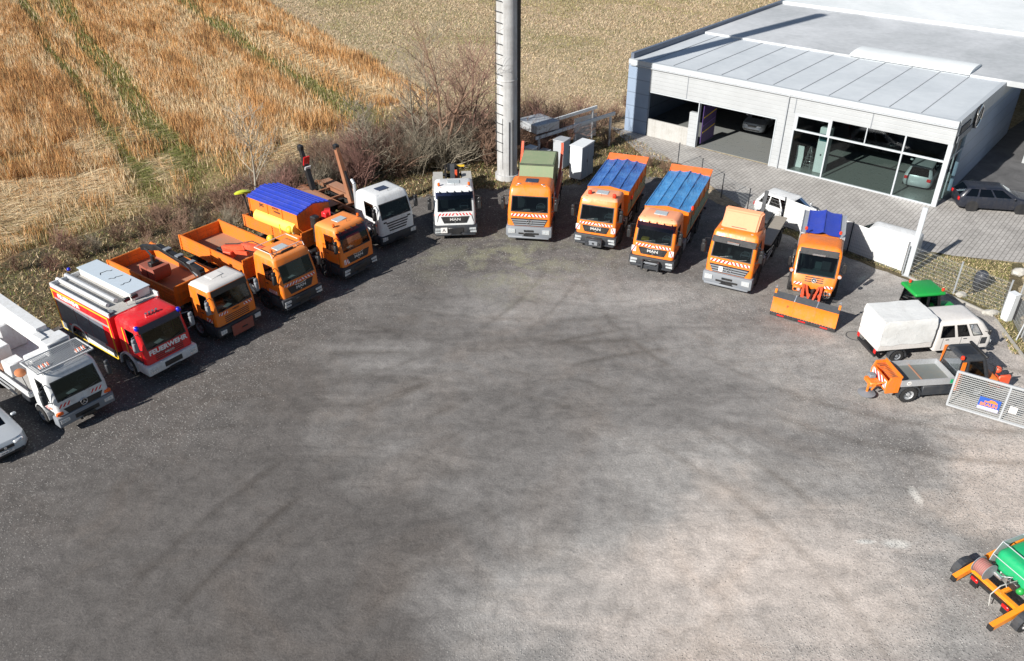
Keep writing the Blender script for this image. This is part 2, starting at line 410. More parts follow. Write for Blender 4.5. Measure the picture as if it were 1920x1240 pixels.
# ------------------------------------------------------------------ the cab-over truck front
def truck_cab(root, style, P, ROOF=None, yb=2.0, visor=None, grille_letters=None, zadd=0.0, mirrors=BLACKP, bump_m=GREYD, hatch=HATCH, stripes=True, beacons=(), steps=True):
    hw = {'man': 1.12, 'actros': 1.15, 'iveco': 1.12, 'atego': 1.08, 'scania': 1.14}[style]
    if style == 'man':   prof = [(0.92, 0.05), (1.70, 0.09), (2.52, 0.36), (2.80, 0.45)]
    if style == 'actros': prof = [(0.95, 0.04), (1.72, 0.08), (2.52, 0.34), (2.86, 0.46)]
    if style == 'iveco': prof = [(0.95, 0.03), (1.62, 0.06), (2.42, 0.28), (2.66, 0.34)]
    if style == 'atego': prof = [(0.85, 0.03), (1.45, 0.06), (2.25, 0.32), (2.42, 0.40)]
    if style == 'scania': prof = [(0.85, 0.02), (1.72, 0.08), (2.52, 0.36), (2.78, 0.46)]
    prof = [(z + zadd, y) for z, y in prof]
    def Y(z):
        for (za, ya), (zb, yb_) in zip(prof, prof[1:]):
            if z <= zb: return ya + (yb_ - ya) * (z - za) / (zb - za)
        return prof[-1][1]
    tl = 0.03 if style != 'iveco' else 0.015
    lv = [(z, y, yb, hw - tl * max(0, i - 1) * 1.3, (0.17, 0.17, 0.16, 0.17)[i], 0.06) for i, (z, y) in enumerate(prof)]
    ROOF = ROOF or P
    cab = shell(root, lv, [P, BLACKP, INTER, ROOF], fr=(0, 0.05, 0.56, 1), front=(1,), side=((1, 1),), glassm=GLASS, roofmi=3,
                bands={})
    zs = prof[1][0]; zt = prof[2][0]; zr = prof[3][0]
    # interior
    i_ = MB(); i_.box(-hw + 0.06, hw - 0.06, Y(zs) + 0.12, Y(zs) + 0.62, zs - 0.5, zs - 0.03, 0, 0.05)
    i_.box(-hw + 0.06, hw - 0.06, Y(zs) + 0.62, yb - 0.08, zs - 0.75, zs - 0.5, 0)
    i_.box(-hw + 0.05, hw - 0.05, yb - 0.12, yb - 0.06, zs - 0.6, zt, 0)
    i_.build('dashboard', INTER, cab)
    for sx in (-0.55, 0.55):
        st = MB(); st.box(sx - 0.25, sx + 0.25, 1.0, 1.5, zs - 0.45, zs - 0.28, 0, 0.05); st.box(sx - 0.24, sx + 0.24, 1.42, 1.56, zs - 0.4, zs + 0.35, 0, 0.05)
        st.box(sx - 0.14, sx + 0.14, 1.43, 1.54, zs + 0.38, zs + 0.58, 0, 0.04); st.build('seat', INTG, cab)
    sw = MB(); pr = [(0.22 + 0.02 * math.cos(2 * math.pi * k / 6), 0.02 * math.sin(2 * math.pi * k / 6)) for k in range(7)]
    sw.lathe(pr, (0, 0, 0), 'z', 20); sw.box(-0.2, 0.2, -0.03, 0.03, -0.01, 0.01); o = sw.build('steering_wheel', GREYP, cab); o.location = (0.52, Y(zs) + 0.72, zs + 0.02); o.rotation_euler = (R(35), 0, 0)
    # papers on the dash
    pp = MB(); pp.box(-0.35, 0.0, Y(zs) + 0.22, Y(zs) + 0.45, zs - 0.028, zs - 0.015, 0, rot=(0, 0, 15)); pp.build('paper_sheet', HAZW, cab)
    # wipers + door seams
    wp = MB()
    for sx in (-0.75, 0.15):
        wp.tube((sx, Y(zs) - 0.03, zs + 0.01), (sx + 0.62, Y(zs + 0.14) - 0.03, zs + 0.14), 0.012, n=5)
    wp.build('wiper', BLACKP, cab)
    dl = MB(); y1 = 0.27 + (yb - 0.33) * 0.56 + 0.08
    for sg in (-1, 1):
        xx = sg * (hw + 0.001)
        dl.box(xx - 0.002, xx + 0.002, y1, y1 + 0.02, prof[0][0] + 0.05, zs); dl.box(xx - 0.002, xx + 0.002, 0.27, 0.288, prof[0][0] + 0.05, zs)
        dl.box(xx - 0.002, xx + 0.002, 0.27, y1, prof[0][0] + 0.05, prof[0][0] + 0.066)
        dl.box(xx - 0.012, xx + 0.012, y1 - 0.24, y1 - 0.06, zs - 0.22, zs - 0.17, 0, 0.008)
    dl.build('door_seams', BLACKP, cab)
    # mirrors
    for sg in (-1, 1):
        mm = MB(); x = sg * (hw + 0.24); mm.path([(sg * (hw - 0.06), Y(zt) + 0.05, zt - 0.02), (x, Y(zt) - 0.05, zt - 0.02), (x, Y(zt) - 0.08, zs + 0.08), (sg * (hw - 0.02), Y(zs) + 0.1, zs + 0.05)], 0.018, 6)
        mm.box(x - 0.11, x + 0.11, Y(zs) - 0.02, Y(zs) + 0.12, zs + 0.12, zs + 0.60, 0, 0.04); mm.box(x - 0.10, x + 0.10, Y(zs) + 0.0, Y(zs) + 0.12, zt - 0.22, zt - 0.02, 0, 0.04)
        mo = mm.build('mirror', [mirrors, LAMP], root)
        gm = MB(); gm.box(x - 0.09, x + 0.09, Y(zs) + 0.121, Y(zs) + 0.125, zs + 0.15, zs + 0.57); gm.build('mirror_glass', CHROME, mo)
    if visor:
        v = MB(); za, zb = zt - 0.12, zt + 0.20; xa = hw - 0.10
        pts = [(-xa, 0.10), (-xa * 0.8, 0.0), (xa * 0.8, 0.0), (xa, 0.10)]
        lo = [(x, Y(za) - 0.17 + dy, za) for x, dy in pts]; hi = [(x, Y(zb) - 0.05 + dy, zb) for x, dy in pts]
        v.add(lo + hi, [(i, i + 1, 5 + i, 4 + i) for i in range(3)]); vo = v.build('sun_visor', visor, cab, 60)
        b = MB()
        for x in (-0.8, -0.4, 0.0, 0.4, 0.8): b.box(x - 0.015, x + 0.015, Y(zb) - 0.10, Y(zb) + 0.06, zb - 0.04, zb + 0.06)
        b.build('visor_bracket', BLACKP, vo)
    if hatch:
        h = MB(); h.box(-0.34, 0.34, 1.0, 1.5, zr + 0.135, zr + 0.185, 0, 0.04); h.build('roof_hatch', hatch, cab)
        ha = MB(); ha.tube((0.05, 0.72, zr + 0.13), (0.05, 0.76, zr + 0.30), 0.008, n=5); ha.build('antenna', BLACKP, cab)
    for bx, by in beacons: beacon(cab, bx, by, zr + 0.12)
    sl = lambda mb, x0, x1, z0, z1, p, mi=0, xt0=None, xt1=None, th=0.04: mb.add(
        [(x0, Y(z0) - p, z0), (x1, Y(z0) - p, z0), (x1 if xt1 is None else xt1, Y(z1) - p, z1), (x0 if xt0 is None else xt0, Y(z1) - p, z1),
         (x0, Y(z0) + th, z0), (x1, Y(z0) + th, z0), (x1 if xt1 is None else xt1, Y(z1) + th, z1), (x0 if xt0 is None else xt0, Y(z1) + th, z1)],
        [(0, 1, 2, 3), (0, 4, 5, 1), (1, 5, 6, 2), (2, 6, 7, 3), (3, 7, 4, 0)], mi)
    g = MB(); b = MB(); z0 = prof[0][0]
    W2 = 1.22
    if style == 'man':
        sl(g, -0.62, 0.62, z0 + 0.12, z0 + 0.50, 0.02, 0, -0.78, 0.78)
        for k in range(3): sl(g, -0.62 - 0.04 * k, 0.62 + 0.04 * k, z0 + 0.18 + 0.10 * k, z0 + 0.195 + 0.10 * k, 0.03, 1)
        gr = g.build('grille', [BLACKP, GREYD], cab)
        text('MAN', 0.20, LETTER, gr, (0, Y(z0 + 0.34) - 0.035, z0 + 0.34), (88, 0, 0), 0.008, 0.006, 1.35)
        em = MB()
        for sg in (-1, 1): em.beam((0, Y(z0 + .5) - .035, z0 + 0.47), (sg * 0.34, Y(z0 + .5) - .03, z0 + 0.51), 0.02, 0.03)
        em.tube((0, Y(z0 + .4) - .03, z0 + 0.2), (0, Y(z0 + .4) - .04, z0 + 0.2), 0.04, n=10); em.build('emblem', CHROME, gr)
        if stripes:
            c = MB(); chevrons(c, -0.92, -0.02, zs - 0.22, zs - 0.09, Y, 5, 0.7, 1); chevrons(c, 0.02, 0.92, zs - 0.22, zs - 0.09, Y, 5, 0.7, -1); c.build('hazard_stripes', [HAZW, HAZR], cab, 0)
        b.box(-W2, W2, -0.04, 0.45, 0.42, z0 - 0.01, 0, 0.07, seg=2); b.box(-W2 + 0.1, W2 - 0.1, -0.08, 0.3, 0.32, 0.46, 0, 0.04)
        b.box(-0.45, 0.45, -0.075, 0.0, 0.52, 0.80, 1, 0.03)
        lamps = [(0.76, 1.12, 0.66, 0.80), (0.80, 1.14, 0.50, 0.62)]
    elif style == 'actros':
        sl(g, -0.78, 0.78, z0 + 0.02, z0 + 0.42, 0.02, 0, -0.98, 0.98)
        for k in range(3): sl(g, -0.80 - 0.06 * k, 0.80 + 0.06 * k, z0 + 0.06 + 0.12 * k, z0 + 0.12 + 0.12 * k, 0.045, 1)
        gr = g.build('grille', [BLACKP, GREYP], cab); star(gr, 0, Y(z0 + .25) - 0.06, z0 + 0.24, 0.14)
        c = MB(); chevrons(c, -0.95, 0.0, zs - 0.24, zs - 0.10, Y, 5, 0.7, 1); chevrons(c, 0.0, 0.95, zs - 0.24, zs - 0.10, Y, 5, 0.7, -1); c.build('hazard_stripes', [HAZW, HAZR], cab, 0)
        b.box(-W2, W2, -0.06, 0.45, 0.34, z0 - 0.01, 0, 0.09, seg=2); b.box(-W2 + 0.12, W2 - 0.12, -0.14, 0.1, 0.28, 0.42, 0, 0.05)
        b.box(-0.55, 0.55, -0.075, 0.0, 0.50, 0.62, 1, 0.02); b.box(-0.26, 0.26, -0.09, -0.05, 0.66, 0.77, 1, 0.01)
        lamps = [(0.72, 1.10, 0.56, 0.82)]
    elif style == 'iveco':
        for k in range(4): sl(g, -0.66, 0.66, z0 + 0.08 + 0.09 * k, z0 + 0.115 + 0.09 * k, 0.012, 0, -0.68, 0.68)
        gr = g.build('grille', [BLACKP], cab)
        if stripes:
            c = MB(); chevrons(c, -0.92, -0.45, zs - 0.17, zs - 0.05, Y, 3, 0.7, 1); chevrons(c, 0.45, 0.92, zs - 0.17, zs - 0.05, Y, 3, 0.7, -1); c.build('hazard_stripes', [HAZW, HAZR], cab, 0)
            text('IVECO', 0.10, LETTERK, cab, (0, Y(zs - .12) - 0.008, zs - 0.12), (88, 0, 0), 0.004, 0.003, 1.3)
        b.box(-W2, W2, -0.10, 0.45, 0.48, z0 - 0.01, 0, 0.06, seg=2)
        b.box(-0.42, 0.42, -0.13, -0.05, 0.60, 0.84, 1, 0.02)
        lamps = [(0.80, 1.12, 0.60, 0.82)]
    elif style == 'atego':
        sl(g, -0.66, 0.66, z0 + 0.0, z0 + 0.25, 0.02, 0, -0.80, 0.80)
        gr = g.build('grille', [BLACKP], cab); star(gr, 0, Y(z0 + .15) - 0.04, z0 + 0.18, 0.13)
        c = MB(); chevrons(c, -0.95, -0.45, zs - 0.26, zs - 0.12, Y, 3, 0.9, 1); chevrons(c, 0.35, 0.85, zs - 0.26, zs - 0.12, Y, 3, 0.9, 1); c.build('hazard_stripes', [HAZW, HAZR], cab, 0)
        for sg in (-1, 1): am = MB(); am.box(sg * 0.98 - 0.14, sg * 0.98 + 0.14, 0.0, 0.12, z0 + 0.03, z0 + 0.18, 0, 0.03); am.build('indicator', AMBER, cab)
        b.box(-1.16, 1.16, -0.05, 0.4, 0.38, z0 - 0.01, 0, 0.06, seg=2); b.box(-0.5, 0.5, -0.065, 0.0, 0.5, 0.7, 1, 0.02)
        lamps = [(0.72, 1.08, 0.56, 0.74)]
    else:
        for k, (hx, zz) in enumerate(((0.55, 0.16), (0.60, 0.30), (0.66, 0.44), (0.70, 0.58))): sl(g, -hx, hx, z0 + zz, z0 + zz + 0.07, 0.012, 0, -hx - 0.03, hx + 0.03)
        for sg in (-1, 1): sl(g, sg * 0.80 - 0.10, sg * 0.80 + 0.10, z0 + 0.66, z0 + 0.74, 0.012, 0)
        gr = g.build('grille', [BLACKP], cab); text('SCANIA', 0.12, LETTER, gr, (0, Y(zs - .12) - 0.012, zs - 0.11), (86, 0, 0), 0.006, 0.003, 1.25)
        b.box(-W2, W2, -0.04, 0.45, 0.34, z0 - 0.01, 0, 0.07, seg=2)
        lamps = [(0.78, 1.12, 0.58, 0.80)]
    bo = b.build('bumper', [bump_m, BLACKP], root)
    x_ = MB(); x_.box(-0.95, -0.62, yb + 0.03, yb + 0.22, 1.1, zr - 0.1, 0, 0.05); x_.path([(-0.6, yb + 0.10, 1.6), (-0.2, yb + 0.16, 1.35), (0.3, yb + 0.12, 1.45), (0.55, yb + 0.2, 1.2)], 0.022, 5); x_.build('air_intake', GREYD, cab)
    x_ = MB(); x_.tube((0.82, yb + 0.14, 0.9), (0.82, yb + 0.14, zr - 0.2), 0.075, n=12); x_.build('exhaust_stack', GREYP, cab)
    x_ = MB()
    for xx in (-0.30, 0.30): x_.box(xx - 0.04, xx + 0.04, -0.10, -0.03, 0.36, 0.42)
    x_.box(-0.26, 0.26, -0.098 if style == 'man' else -0.145, -0.088 if style == 'man' else -0.135, 0.44, 0.55); x_.build('number_plate', BLACKP, bo)
    for sg in (-1, 1): x_ = MB(); x_.box(sg * (hw + 0.012) - 0.012, sg * (hw + 0.012) + 0.012, 0.32, 0.46, zs - 0.34, zs - 0.27, 0, 0.008); x_.build('indicator', AMBER, cab)
    for sg in (-1, 1): x_ = MB(); x_.box(sg * (hw + 0.006) - 0.008, sg * (hw + 0.006) + 0.008, 0.30, y1, prof[0][0], prof[0][0] + 0.13); x_.build('door_skirt', GREYD, cab)
    for sg in (-1, 1): x_ = MB(); x_.box(sg * 0.72 - 0.07, sg * 0.72 + 0.07, 0.60, 0.68, zr + 0.075, zr + 0.125, 0, 0.015); x_.build('marker_lamp', AMBER if style == 'man' else LAMP, cab)
    for sg in (-1, 1):
        for k, (xa, xb, za, zb) in enumerate(lamps):
            l = MB(); yy = -0.055 if style != 'iveco' else -0.115
            if style == 'actros': yy = -0.075
            l.prism([(sg * xa, za + 0.02), (sg * xb, za), (sg * xb, zb), (sg * xa, zb - 0.02)], yy - 0.02, yy + 0.06, 'y'); lo_ = l.build('headlight', LAMP, bo)
            q = MB()
            for u in (0.3, 0.7): c = (sg * (xa + (xb - xa) * u), yy - 0.022, (za + zb) / 2); q.tube(c, (c[0], c[1] - 0.006, c[2]), min(0.05, (zb - za) * 0.35), n=12)
            q.build('lens', HATCH, lo_)
    if steps:
        s = MB(); ww = 1.20 if style != 'atego' else 1.14
        for sg in (-1, 1):
            s.box(sg * ww - 0.12, sg * ww + 0.02 if sg > 0 else sg * ww + 0.12, 0.40, 0.86, 0.42, z0 + 0.02, 0, 0.03) if sg > 0 else s.box(-ww - 0.02, -ww + 0.12, 0.40, 0.86, 0.42, z0 + 0.02, 0, 0.03)
            arch(s, sg * ww - 0.16 if sg > 0 else -ww - 0.02, sg * ww + 0.02 if sg > 0 else -ww + 0.16, 1.42, 0.5, 0.56, -5, 185, 0.04, 12)
            s.box((ww - 0.16) * sg if sg > 0 else -ww, ww * sg if sg > 0 else -ww + 0.16, 1.98, 2.1, 0.5, 1.05, 0)
        s.build('wheel_arch', GREYD, root)
    return cab, Y, zs, zt, zr
def chassis(root, L, axles=(1.42, 4.6), rear_dual=True, tank=True, rimc=GREYP, frame=GREYD, zf=0.95, r=0.5, guards=BLACKP):
    c = MB()
    for sg in (-1, 1): c.box(sg * 0.42 - 0.04, sg * 0.42 + 0.04, 0.5, L - 0.1, zf - 0.28, zf)
    for y in np.arange(1.2, L - 0.3, 0.9): c.box(-0.4, 0.4, y, y + 0.1, zf - 0.22, zf - 0.08)
    for y in axles: c.tube((-0.95, y, r), (0.95, y, r), 0.08, n=10); c.ball((0, y, r), 0.2, n=6)
    c.tube((0, 1.6, 0.75), (0, axles[-1], 0.6), 0.06, n=8)
    c.box(-0.5, 0.5, 0.5, 1.7, 0.45, 0.9, 0, 0.1)
    if tank:
        c.box(0.5, 1.15, 2.25, 3.15, 0.42, 0.98, 1, 0.09, seg=2); c.box(-1.15, -0.5, 2.25, 2.85, 0.45, 0.95, 0, 0.05)
        for y in (2.45, 2.9): c.box(0.49, 1.16, y, y + 0.05, 0.41, 0.99, 0)
    c.box(-1.2, 1.2, L - 0.16, L - 0.06, 0.55, 0.70); 
    for sg in (-1, 1):
        if axles[1] - r - 0.2 > 3.4:
            for zz in (0.55, 0.80): c.box(sg * 1.18 - 0.015, sg * 1.18 + 0.015, 3.25, axles[1] - r - 0.15, zz, zz + 0.10, 1)
        c.box(sg * 0.85 - 0.28, sg * 0.85 + 0.25, L - 0.9, L - 0.4, 0.5, 0.9, 0, 0.03)
    c.tube((-0.6, 3.2, 0.72), (-0.6, 4.0, 0.72), 0.14, n=10, mi=1); c.path([(0.3, 2.2, 0.98), (0.28, 3.6, 1.0), (0.33, L - 1, 0.98)], 0.025, 5)
    ch = c.build('chassis', [frame, ALU], root)
    for i, y in enumerate(axles):
        for sg in (-1, 1):
            if i == 0 or not rear_dual: wheel(root, sg * 1.04, y, r, 0.30, rimc, outer=sg)
            else: wheel(root, sg * 1.06, y, r, 0.26, rimc, outer=sg); wheel(root, sg * 0.76, y, r, 0.26, rimc, outer=-sg)
        if i > 0:
            g = MB()
            for sg in (-1, 1): arch(g, sg * 0.62 if sg > 0 else -1.22, sg * 1.22 if sg > 0 else -0.62, y, r, r + 0.08, 10, 170, 0.02, 8)
            g.build('mudguard', guards, root)
    for sg in (-1, 1):
        t = MB(); t.box(sg * 0.95 - 0.16, sg * 0.95 + 0.16, L - 0.06, L - 0.02, 0.56, 0.69, 0, 0.01); t.build('tail_light', TAILR, root)
    return ch
def tipper(root, y0, y1, z0, z1, hw=1.22, M=ORANGE_B, floor=RUSTF, head=0.25, lower=None):
    """open dropside body with ribs"""
    t = 0.05; f = MB(); f.box(-hw, hw, y0, y1, z0 - 0.12, z0, 0); f.box(-hw + t, hw - t, y0 + t, y1 - t, z0 + 0.002, z0 + 0.008, 1)
    for y in np.arange(y0 + 0.2, y1, 0.5): f.box(-hw + 0.05, hw - 0.05, y, y + 0.08, z0 - 0.20, z0 - 0.121)
    bd = f.build('load_floor', [M, floor], root)
    for nm, a in (('side_board', (-hw, -hw + t, y0 + t, y1 - t)), ('side_board', (hw - t, hw, y0 + t, y1 - t)), ('head_board', (-hw, hw, y0, y0 + t)), ('tailgate', (-hw, hw, y1 - t, y1))):
        b = MB(); zt = z1 + (head if nm == 'head_board' else 0); b.box(*a, z0 + 0.003, zt, 0)
        side = nm == 'side_board'
        if side:
            sg = 1 if a[1] > 0 else -1; xo = a[1] if sg > 0 else a[0]
            for zz in np.linspace(z0 + 0.10, zt - 0.05, 4): b.box(xo - 0.002 if sg > 0 else xo - 0.02, xo + 0.02 if sg > 0 else xo + 0.002, y0 + t, y1 - t, zz - 0.03, zz + 0.03)
            b.box(xo - 0.06 if sg > 0 else xo - 0.02, xo + 0.02 if sg > 0 else xo + 0.06, y0, y1, zt - 0.004, zt + 0.05)
            for yy in (y0 + 0.03, (y0 + y1) / 2, y1 - 0.05): b.box(xo - 0.03 if sg > 0 else xo - 0.05, xo + 0.05 if sg > 0 else xo + 0.03, yy - 0.05, yy + 0.05, z0 - 0.1, zt + 0.06)
        else:
            for zz in np.linspace(z0 + 0.15, zt - 0.05, 3): b.box(a[0], a[1], a[2] - 0.02, a[3] + 0.02, zz - 0.025, zz + 0.025)
        b.build(nm, [M], root)
    return bd

# ================================================================== SETTING: ground sheets
def grid_sheet(name, poly, z, mat, jitter=0.0, step=1.5, seed=1):
    r = random.Random(seed); pts = []
    for (a, b) in zip(poly, poly[1:] + poly[:1]):
        a = Vector(a); b = Vector(b); n = max(1, int((b - a).length / step))
        for i in range(n):
            p = a.lerp(b, i / n); pts.append((p.x + r.uniform(-jitter, jitter), p.y + r.uniform(-jitter, jitter), z))
    bm = bmesh.new(); vs = [bm.verts.new(p) for p in pts]; bm.faces.new(vs); bmesh.ops.triangulate(bm, faces=bm.faces[:])
    me = bpy.data.meshes.new(name); bm.to_mesh(me); bm.free(); me.materials.append(mat)
    o = bpy.data.objects.new(name, me); COL.objects.link(o); o['kind'] = 'structure'; return o

def mat_grass(name, cols, sc=1.0, rows=False, bumpk=0.6):
    m, n, b = _nodes(name); v = geo_pos(n)
    mp = N(n, 'ShaderNodeMapping'); mp.inputs['Rotation'].default_value = (0, 0, R(-32)); n.links.new(v, mp.inputs['Vector']); vr = mp.outputs[0]
    mp2 = N(n, 'ShaderNodeMapping'); mp2.inputs['Scale'].default_value = (1.0, 0.35, 1.0); n.links.new(vr, mp2.inputs['Vector']); va = mp2.outputs[0]
    big = noise(n, va, 0.16 * sc, 4, 0.6, 0.5); mid = noise(n, va, 1.1 * sc, 5, 0.7, 0.4); fine = noise(n, v, 9.0 * sc, 4, 0.75)
    c1 = ramp(n, big, [(0.30, cols[0]), (0.45, cols[1]), (0.58, cols[2]), (0.72, cols[3])])
    c2 = ramp(n, mid, [(0.30, cols[3]), (0.45, cols[1]), (0.62, cols[0]), (0.8, cols[2])])
    c = mix(n, 0.5, c1, c2); k = ramp(n, fine, [(0.3, 0.35), (0.7, 1.5)])
    c = mix(n, 1.0, c, k, 'MULTIPLY')
    n.links.new(c, b.inputs['Base Color']); b.inputs['Roughness'].default_value = 0.95; b.inputs['Specular IOR Level'].default_value = 0.1
    bump(n, b, math_(n, 'ADD', fine, math_(n, 'MULTIPLY', mid, 1.5)), bumpk, 0.12); return m
def mat_gravel():
    m, n, b = _nodes('yard gravel'); v = geo_pos(n)
    sx = N(n, 'ShaderNodeSeparateXYZ'); n.links.new(v, sx.inputs[0])
    big = noise(n, v, 0.075, 3, 0.55, 0.8)
    mp = N(n, 'ShaderNodeMapping'); mp.inputs['Rotation'].default_value = (0, 0, R(-25)); mp.inputs['Scale'].default_value = (0.35, 1.1, 1); n.links.new(v, mp.inputs['Vector'])
    trk = noise(n, mp.outputs[0], 0.55, 5, 0.62, 0.9); mid = noise(n, v, 1.6, 6, 0.7, 0.3); fine = noise(n, v, 14.0, 5, 0.8)
    # pale sandy crust south-east of the middle, darker damp earth to the west
    gx = math_(n, 'MULTIPLY_ADD', sx.outputs[0], 0.045, 0.30); gy = math_(n, 'MULTIPLY_ADD', sx.outputs[1], -0.022, 0.58)
    pale = math_(n, 'ADD', math_(n, 'ADD', gx, gy), math_(n, 'MULTIPLY_ADD', big, 1.6, -0.95))
    pale = math_(n, 'ADD', pale, math_(n, 'MULTIPLY_ADD', trk, 0.7, -0.35))
    wv = N(n, 'ShaderNodeVectorMath'); wv.operation = 'MULTIPLY_ADD'; tn = N(n, 'ShaderNodeTexNoise'); tn.inputs['Scale'].default_value = 0.22; tn.inputs['Detail'].default_value = 4; n.links.new(v, tn.inputs['Vector'])
    n.links.new(tn.outputs['Color'], wv.inputs[0]); wv.inputs[1].default_value = (9, 5, 0); wadd = N(n, 'ShaderNodeVectorMath'); wadd.operation = 'ADD'; wv.inputs[2].default_value = (-4.5, -2.5, 0); n.links.new(wv.outputs[0], wadd.inputs[0]); n.links.new(v, wadd.inputs[1]); WV = wadd.outputs[0]
    def blob(cx, cy, rx, ry, amp, vec=None):
        a = N(n, 'ShaderNodeVectorMath'); a.operation = 'SUBTRACT'; n.links.new(vec or WV, a.inputs[0]); a.inputs[1].default_value = (cx, cy, 0)
        d = N(n, 'ShaderNodeVectorMath'); d.operation = 'MULTIPLY'; n.links.new(a.outputs[0], d.inputs[0]); d.inputs[1].default_value = (1 / rx, 1 / ry, 0)
        l = N(n, 'ShaderNodeVectorMath'); l.operation = 'LENGTH'; n.links.new(d.outputs[0], l.inputs[0])
        q = math_(n, 'SUBTRACT', 1.35, l.outputs['Value']); q = math_(n, 'MINIMUM', math_(n, 'MAXIMUM', q, 0.0), 0.8); return math_(n, 'MULTIPLY', q, amp)
    pale = math_(n, 'MULTIPLY_ADD', pale, 0.45, 0.18)
    for bl in ((4.5, 16.8, 6.5, 3.4, 0.44), (9.5, 21.5, 5.5, 3.4, 0.36), (18.8, 22.6, 3.0, 2.4, 0.40), (-6.8, 30.6, 3.6, 1.4, 0.22), (1.0, 36.3, 9.0, 2.6, 0.26), (-4.5, 32.5, 5.0, 2.5, 0.14), (11.0, 31.5, 5.0, 2.5, 0.10), (-10.0, 17.5, 10.0, 5.0, -0.36), (13.6, 24.0, 3.8, 2.6, -0.26), (2.0, 26.0, 6.0, 3.0, -0.08), (-19, 26, 3.5, 3.0, -0.14)):
        pale = math_(n, 'ADD', pale, blob(*bl))
    base = ramp(n, pale, [(0.05, (0.115, 0.107, 0.103)), (0.34, (0.200, 0.192, 0.187)), (0.58, (0.295, 0.284, 0.275)), (0.85, (0.47, 0.42, 0.385))])
    # tyre arcs swept by trucks turning on the yard
    arcs = None
    for k, (cx, cy, rad, wd_) in enumerate(((-6, 12, 17.2, 0.30), (-6, 12, 19.2, 0.30), (12, 8, 24.0, 0.28), (12, 8, 26.0, 0.28), (-14, 44, 16.5, 0.26), (-14, 44, 18.4, 0.26), (20, 40, 14.5, 0.3), (20, 40, 16.4, 0.3), (2, 60, 26.0, 0.3), (2, 60, 28.0, 0.3))):
        a = N(n, 'ShaderNodeVectorMath'); a.operation = 'DISTANCE'; n.links.new(v, a.inputs[0]); a.inputs[1].default_value = (cx, cy, 0)
        q = math_(n, 'ABSOLUTE', math_(n, 'SUBTRACT', math_(n, 'MULTIPLY_ADD', mid, 0.15, a.outputs['Value']), rad + 0.07)); q = math_(n, 'MAXIMUM', math_(n, 'SUBTRACT', 1.0, math_(n, 'DIVIDE', q, wd_)), 0.0)
        arcs = q if arcs is None else math_(n, 'MAXIMUM', arcs, q)
    arcm = math_(n, 'MULTIPLY', arcs, ramp(n, noise(n, v, 0.18, 2, 0.5), [(0.42, 0.0), (0.60, 1.0)]))
    base = mix(n, math_(n, 'MULTIPLY', arcm, 0.75), base, mix(n, 1.0, base, (0.62, 0.60, 0.58), 'MULTIPLY'))
    for bl in ((12.9, 19.6, 0.42, 0.20), (14.5, 21.9, 0.18, 0.42), (11.9, 19.7, 0.3, 0.1)):
        base = mix(n, blob(*bl, 1.0, v), base, (0.55, 0.55, 0.53))
    var = ramp(n, trk, [(0.28, 0.86), (0.5, 1.0), (0.74, 1.12)]); base = mix(n, 1.0, base, var, 'MULTIPLY')
    var2 = ramp(n, mid, [(0.28, 0.72), (0.5, 1.0), (0.75, 1.28)]); base = mix(n, 1.0, base, var2, 'MULTIPLY')
    brown = ramp(n, noise(n, v, 0.22, 4, 0.6, 1.0), [(0.48, 0.0), (0.68, 0.55)])
    base = mix(n, brown, base, mix(n, 1.0, base, (1.07, 0.99, 0.92), 'MULTIPLY'))
    # mossy green-grey tinge in front of the middle trucks
    mg = math_(n, 'MULTIPLY', ramp(n, noise(n, v, 0.5, 5, 0.7, 0.5), [(0.50, 0.0), (0.66, 0.8)]), ramp(n, math_(n, 'ADD', math_(n, 'ABSOLUTE', sx.outputs[0]), math_(n, 'MULTIPLY', math_(n, 'ABSOLUTE', math_(n, 'SUBTRACT', sx.outputs[1], 39.5)), 1.6)), [(0.0, 1.0), (1.0, 0.0)]))
    d = math_(n, 'ADD', math_(n, 'ABSOLUTE', sx.outputs[0]), math_(n, 'MULTIPLY', math_(n, 'ABSOLUTE', math_(n, 'SUBTRACT', sx.outputs[1], 40.5)), 1.5))
    dm = math_(n, 'SUBTRACT', 1.0, math_(n, 'MULTIPLY', d, 0.11)); dm = math_(n, 'MAXIMUM', dm, 0.0)
    mg = math_(n, 'MULTIPLY', ramp(n, noise(n, v, 0.6, 5, 0.7, 0.5), [(0.46, 0.0), (0.62, 1.0)]), dm)
    base = mix(n, mg, base, (0.24, 0.24, 0.165))
    # loose stones: where the crust is broken
    vo = N(n, 'ShaderNodeTexVoronoi'); vo.inputs['Scale'].default_value = 15.0; n.links.new(v, vo.inputs['Vector'])
    sc_ = N(n, 'ShaderNodeSeparateColor'); n.links.new(vo.outputs['Color'], sc_.inputs[0])
    dx = math_(n, 'SUBTRACT', sx.outputs[0], 0.5); dy = math_(n, 'SUBTRACT', sx.outputs[1], 27.0)
    rr = math_(n, 'SQRT', math_(n, 'ADD', math_(n, 'MULTIPLY', dx, dx), math_(n, 'MULTIPLY', math_(n, 'MULTIPLY', dy, dy), 1.05)))
    ring_ = math_(n, 'MULTIPLY', 0.75, ramp(n, math_(n, 'ADD', math_(n, 'MULTIPLY', rr, 0.05), math_(n, 'MULTIPLY_ADD', big, 0.5, -0.25)), [(0.42, 0.05), (0.68, 1.0)]))
    st = ramp(n, sc_.outputs[0], [(0.62, 0.0), (0.78, 1.0)]); cell = ramp(n, vo.outputs['Distance'], [(0.28, 1.0), (0.5, 0.0)])
    calm = math_(n, 'MAXIMUM', math_(n, 'SUBTRACT', 1.0, math_(n, 'MULTIPLY', math_(n, 'MAXIMUM', blob(-9.0, 18.5, 9.0, 6.0, 1.2), blob(4, 19, 7, 4, 1.0)), 1.2)), 0.05)
    ring_ = math_(n, 'MULTIPLY', ring_, calm)
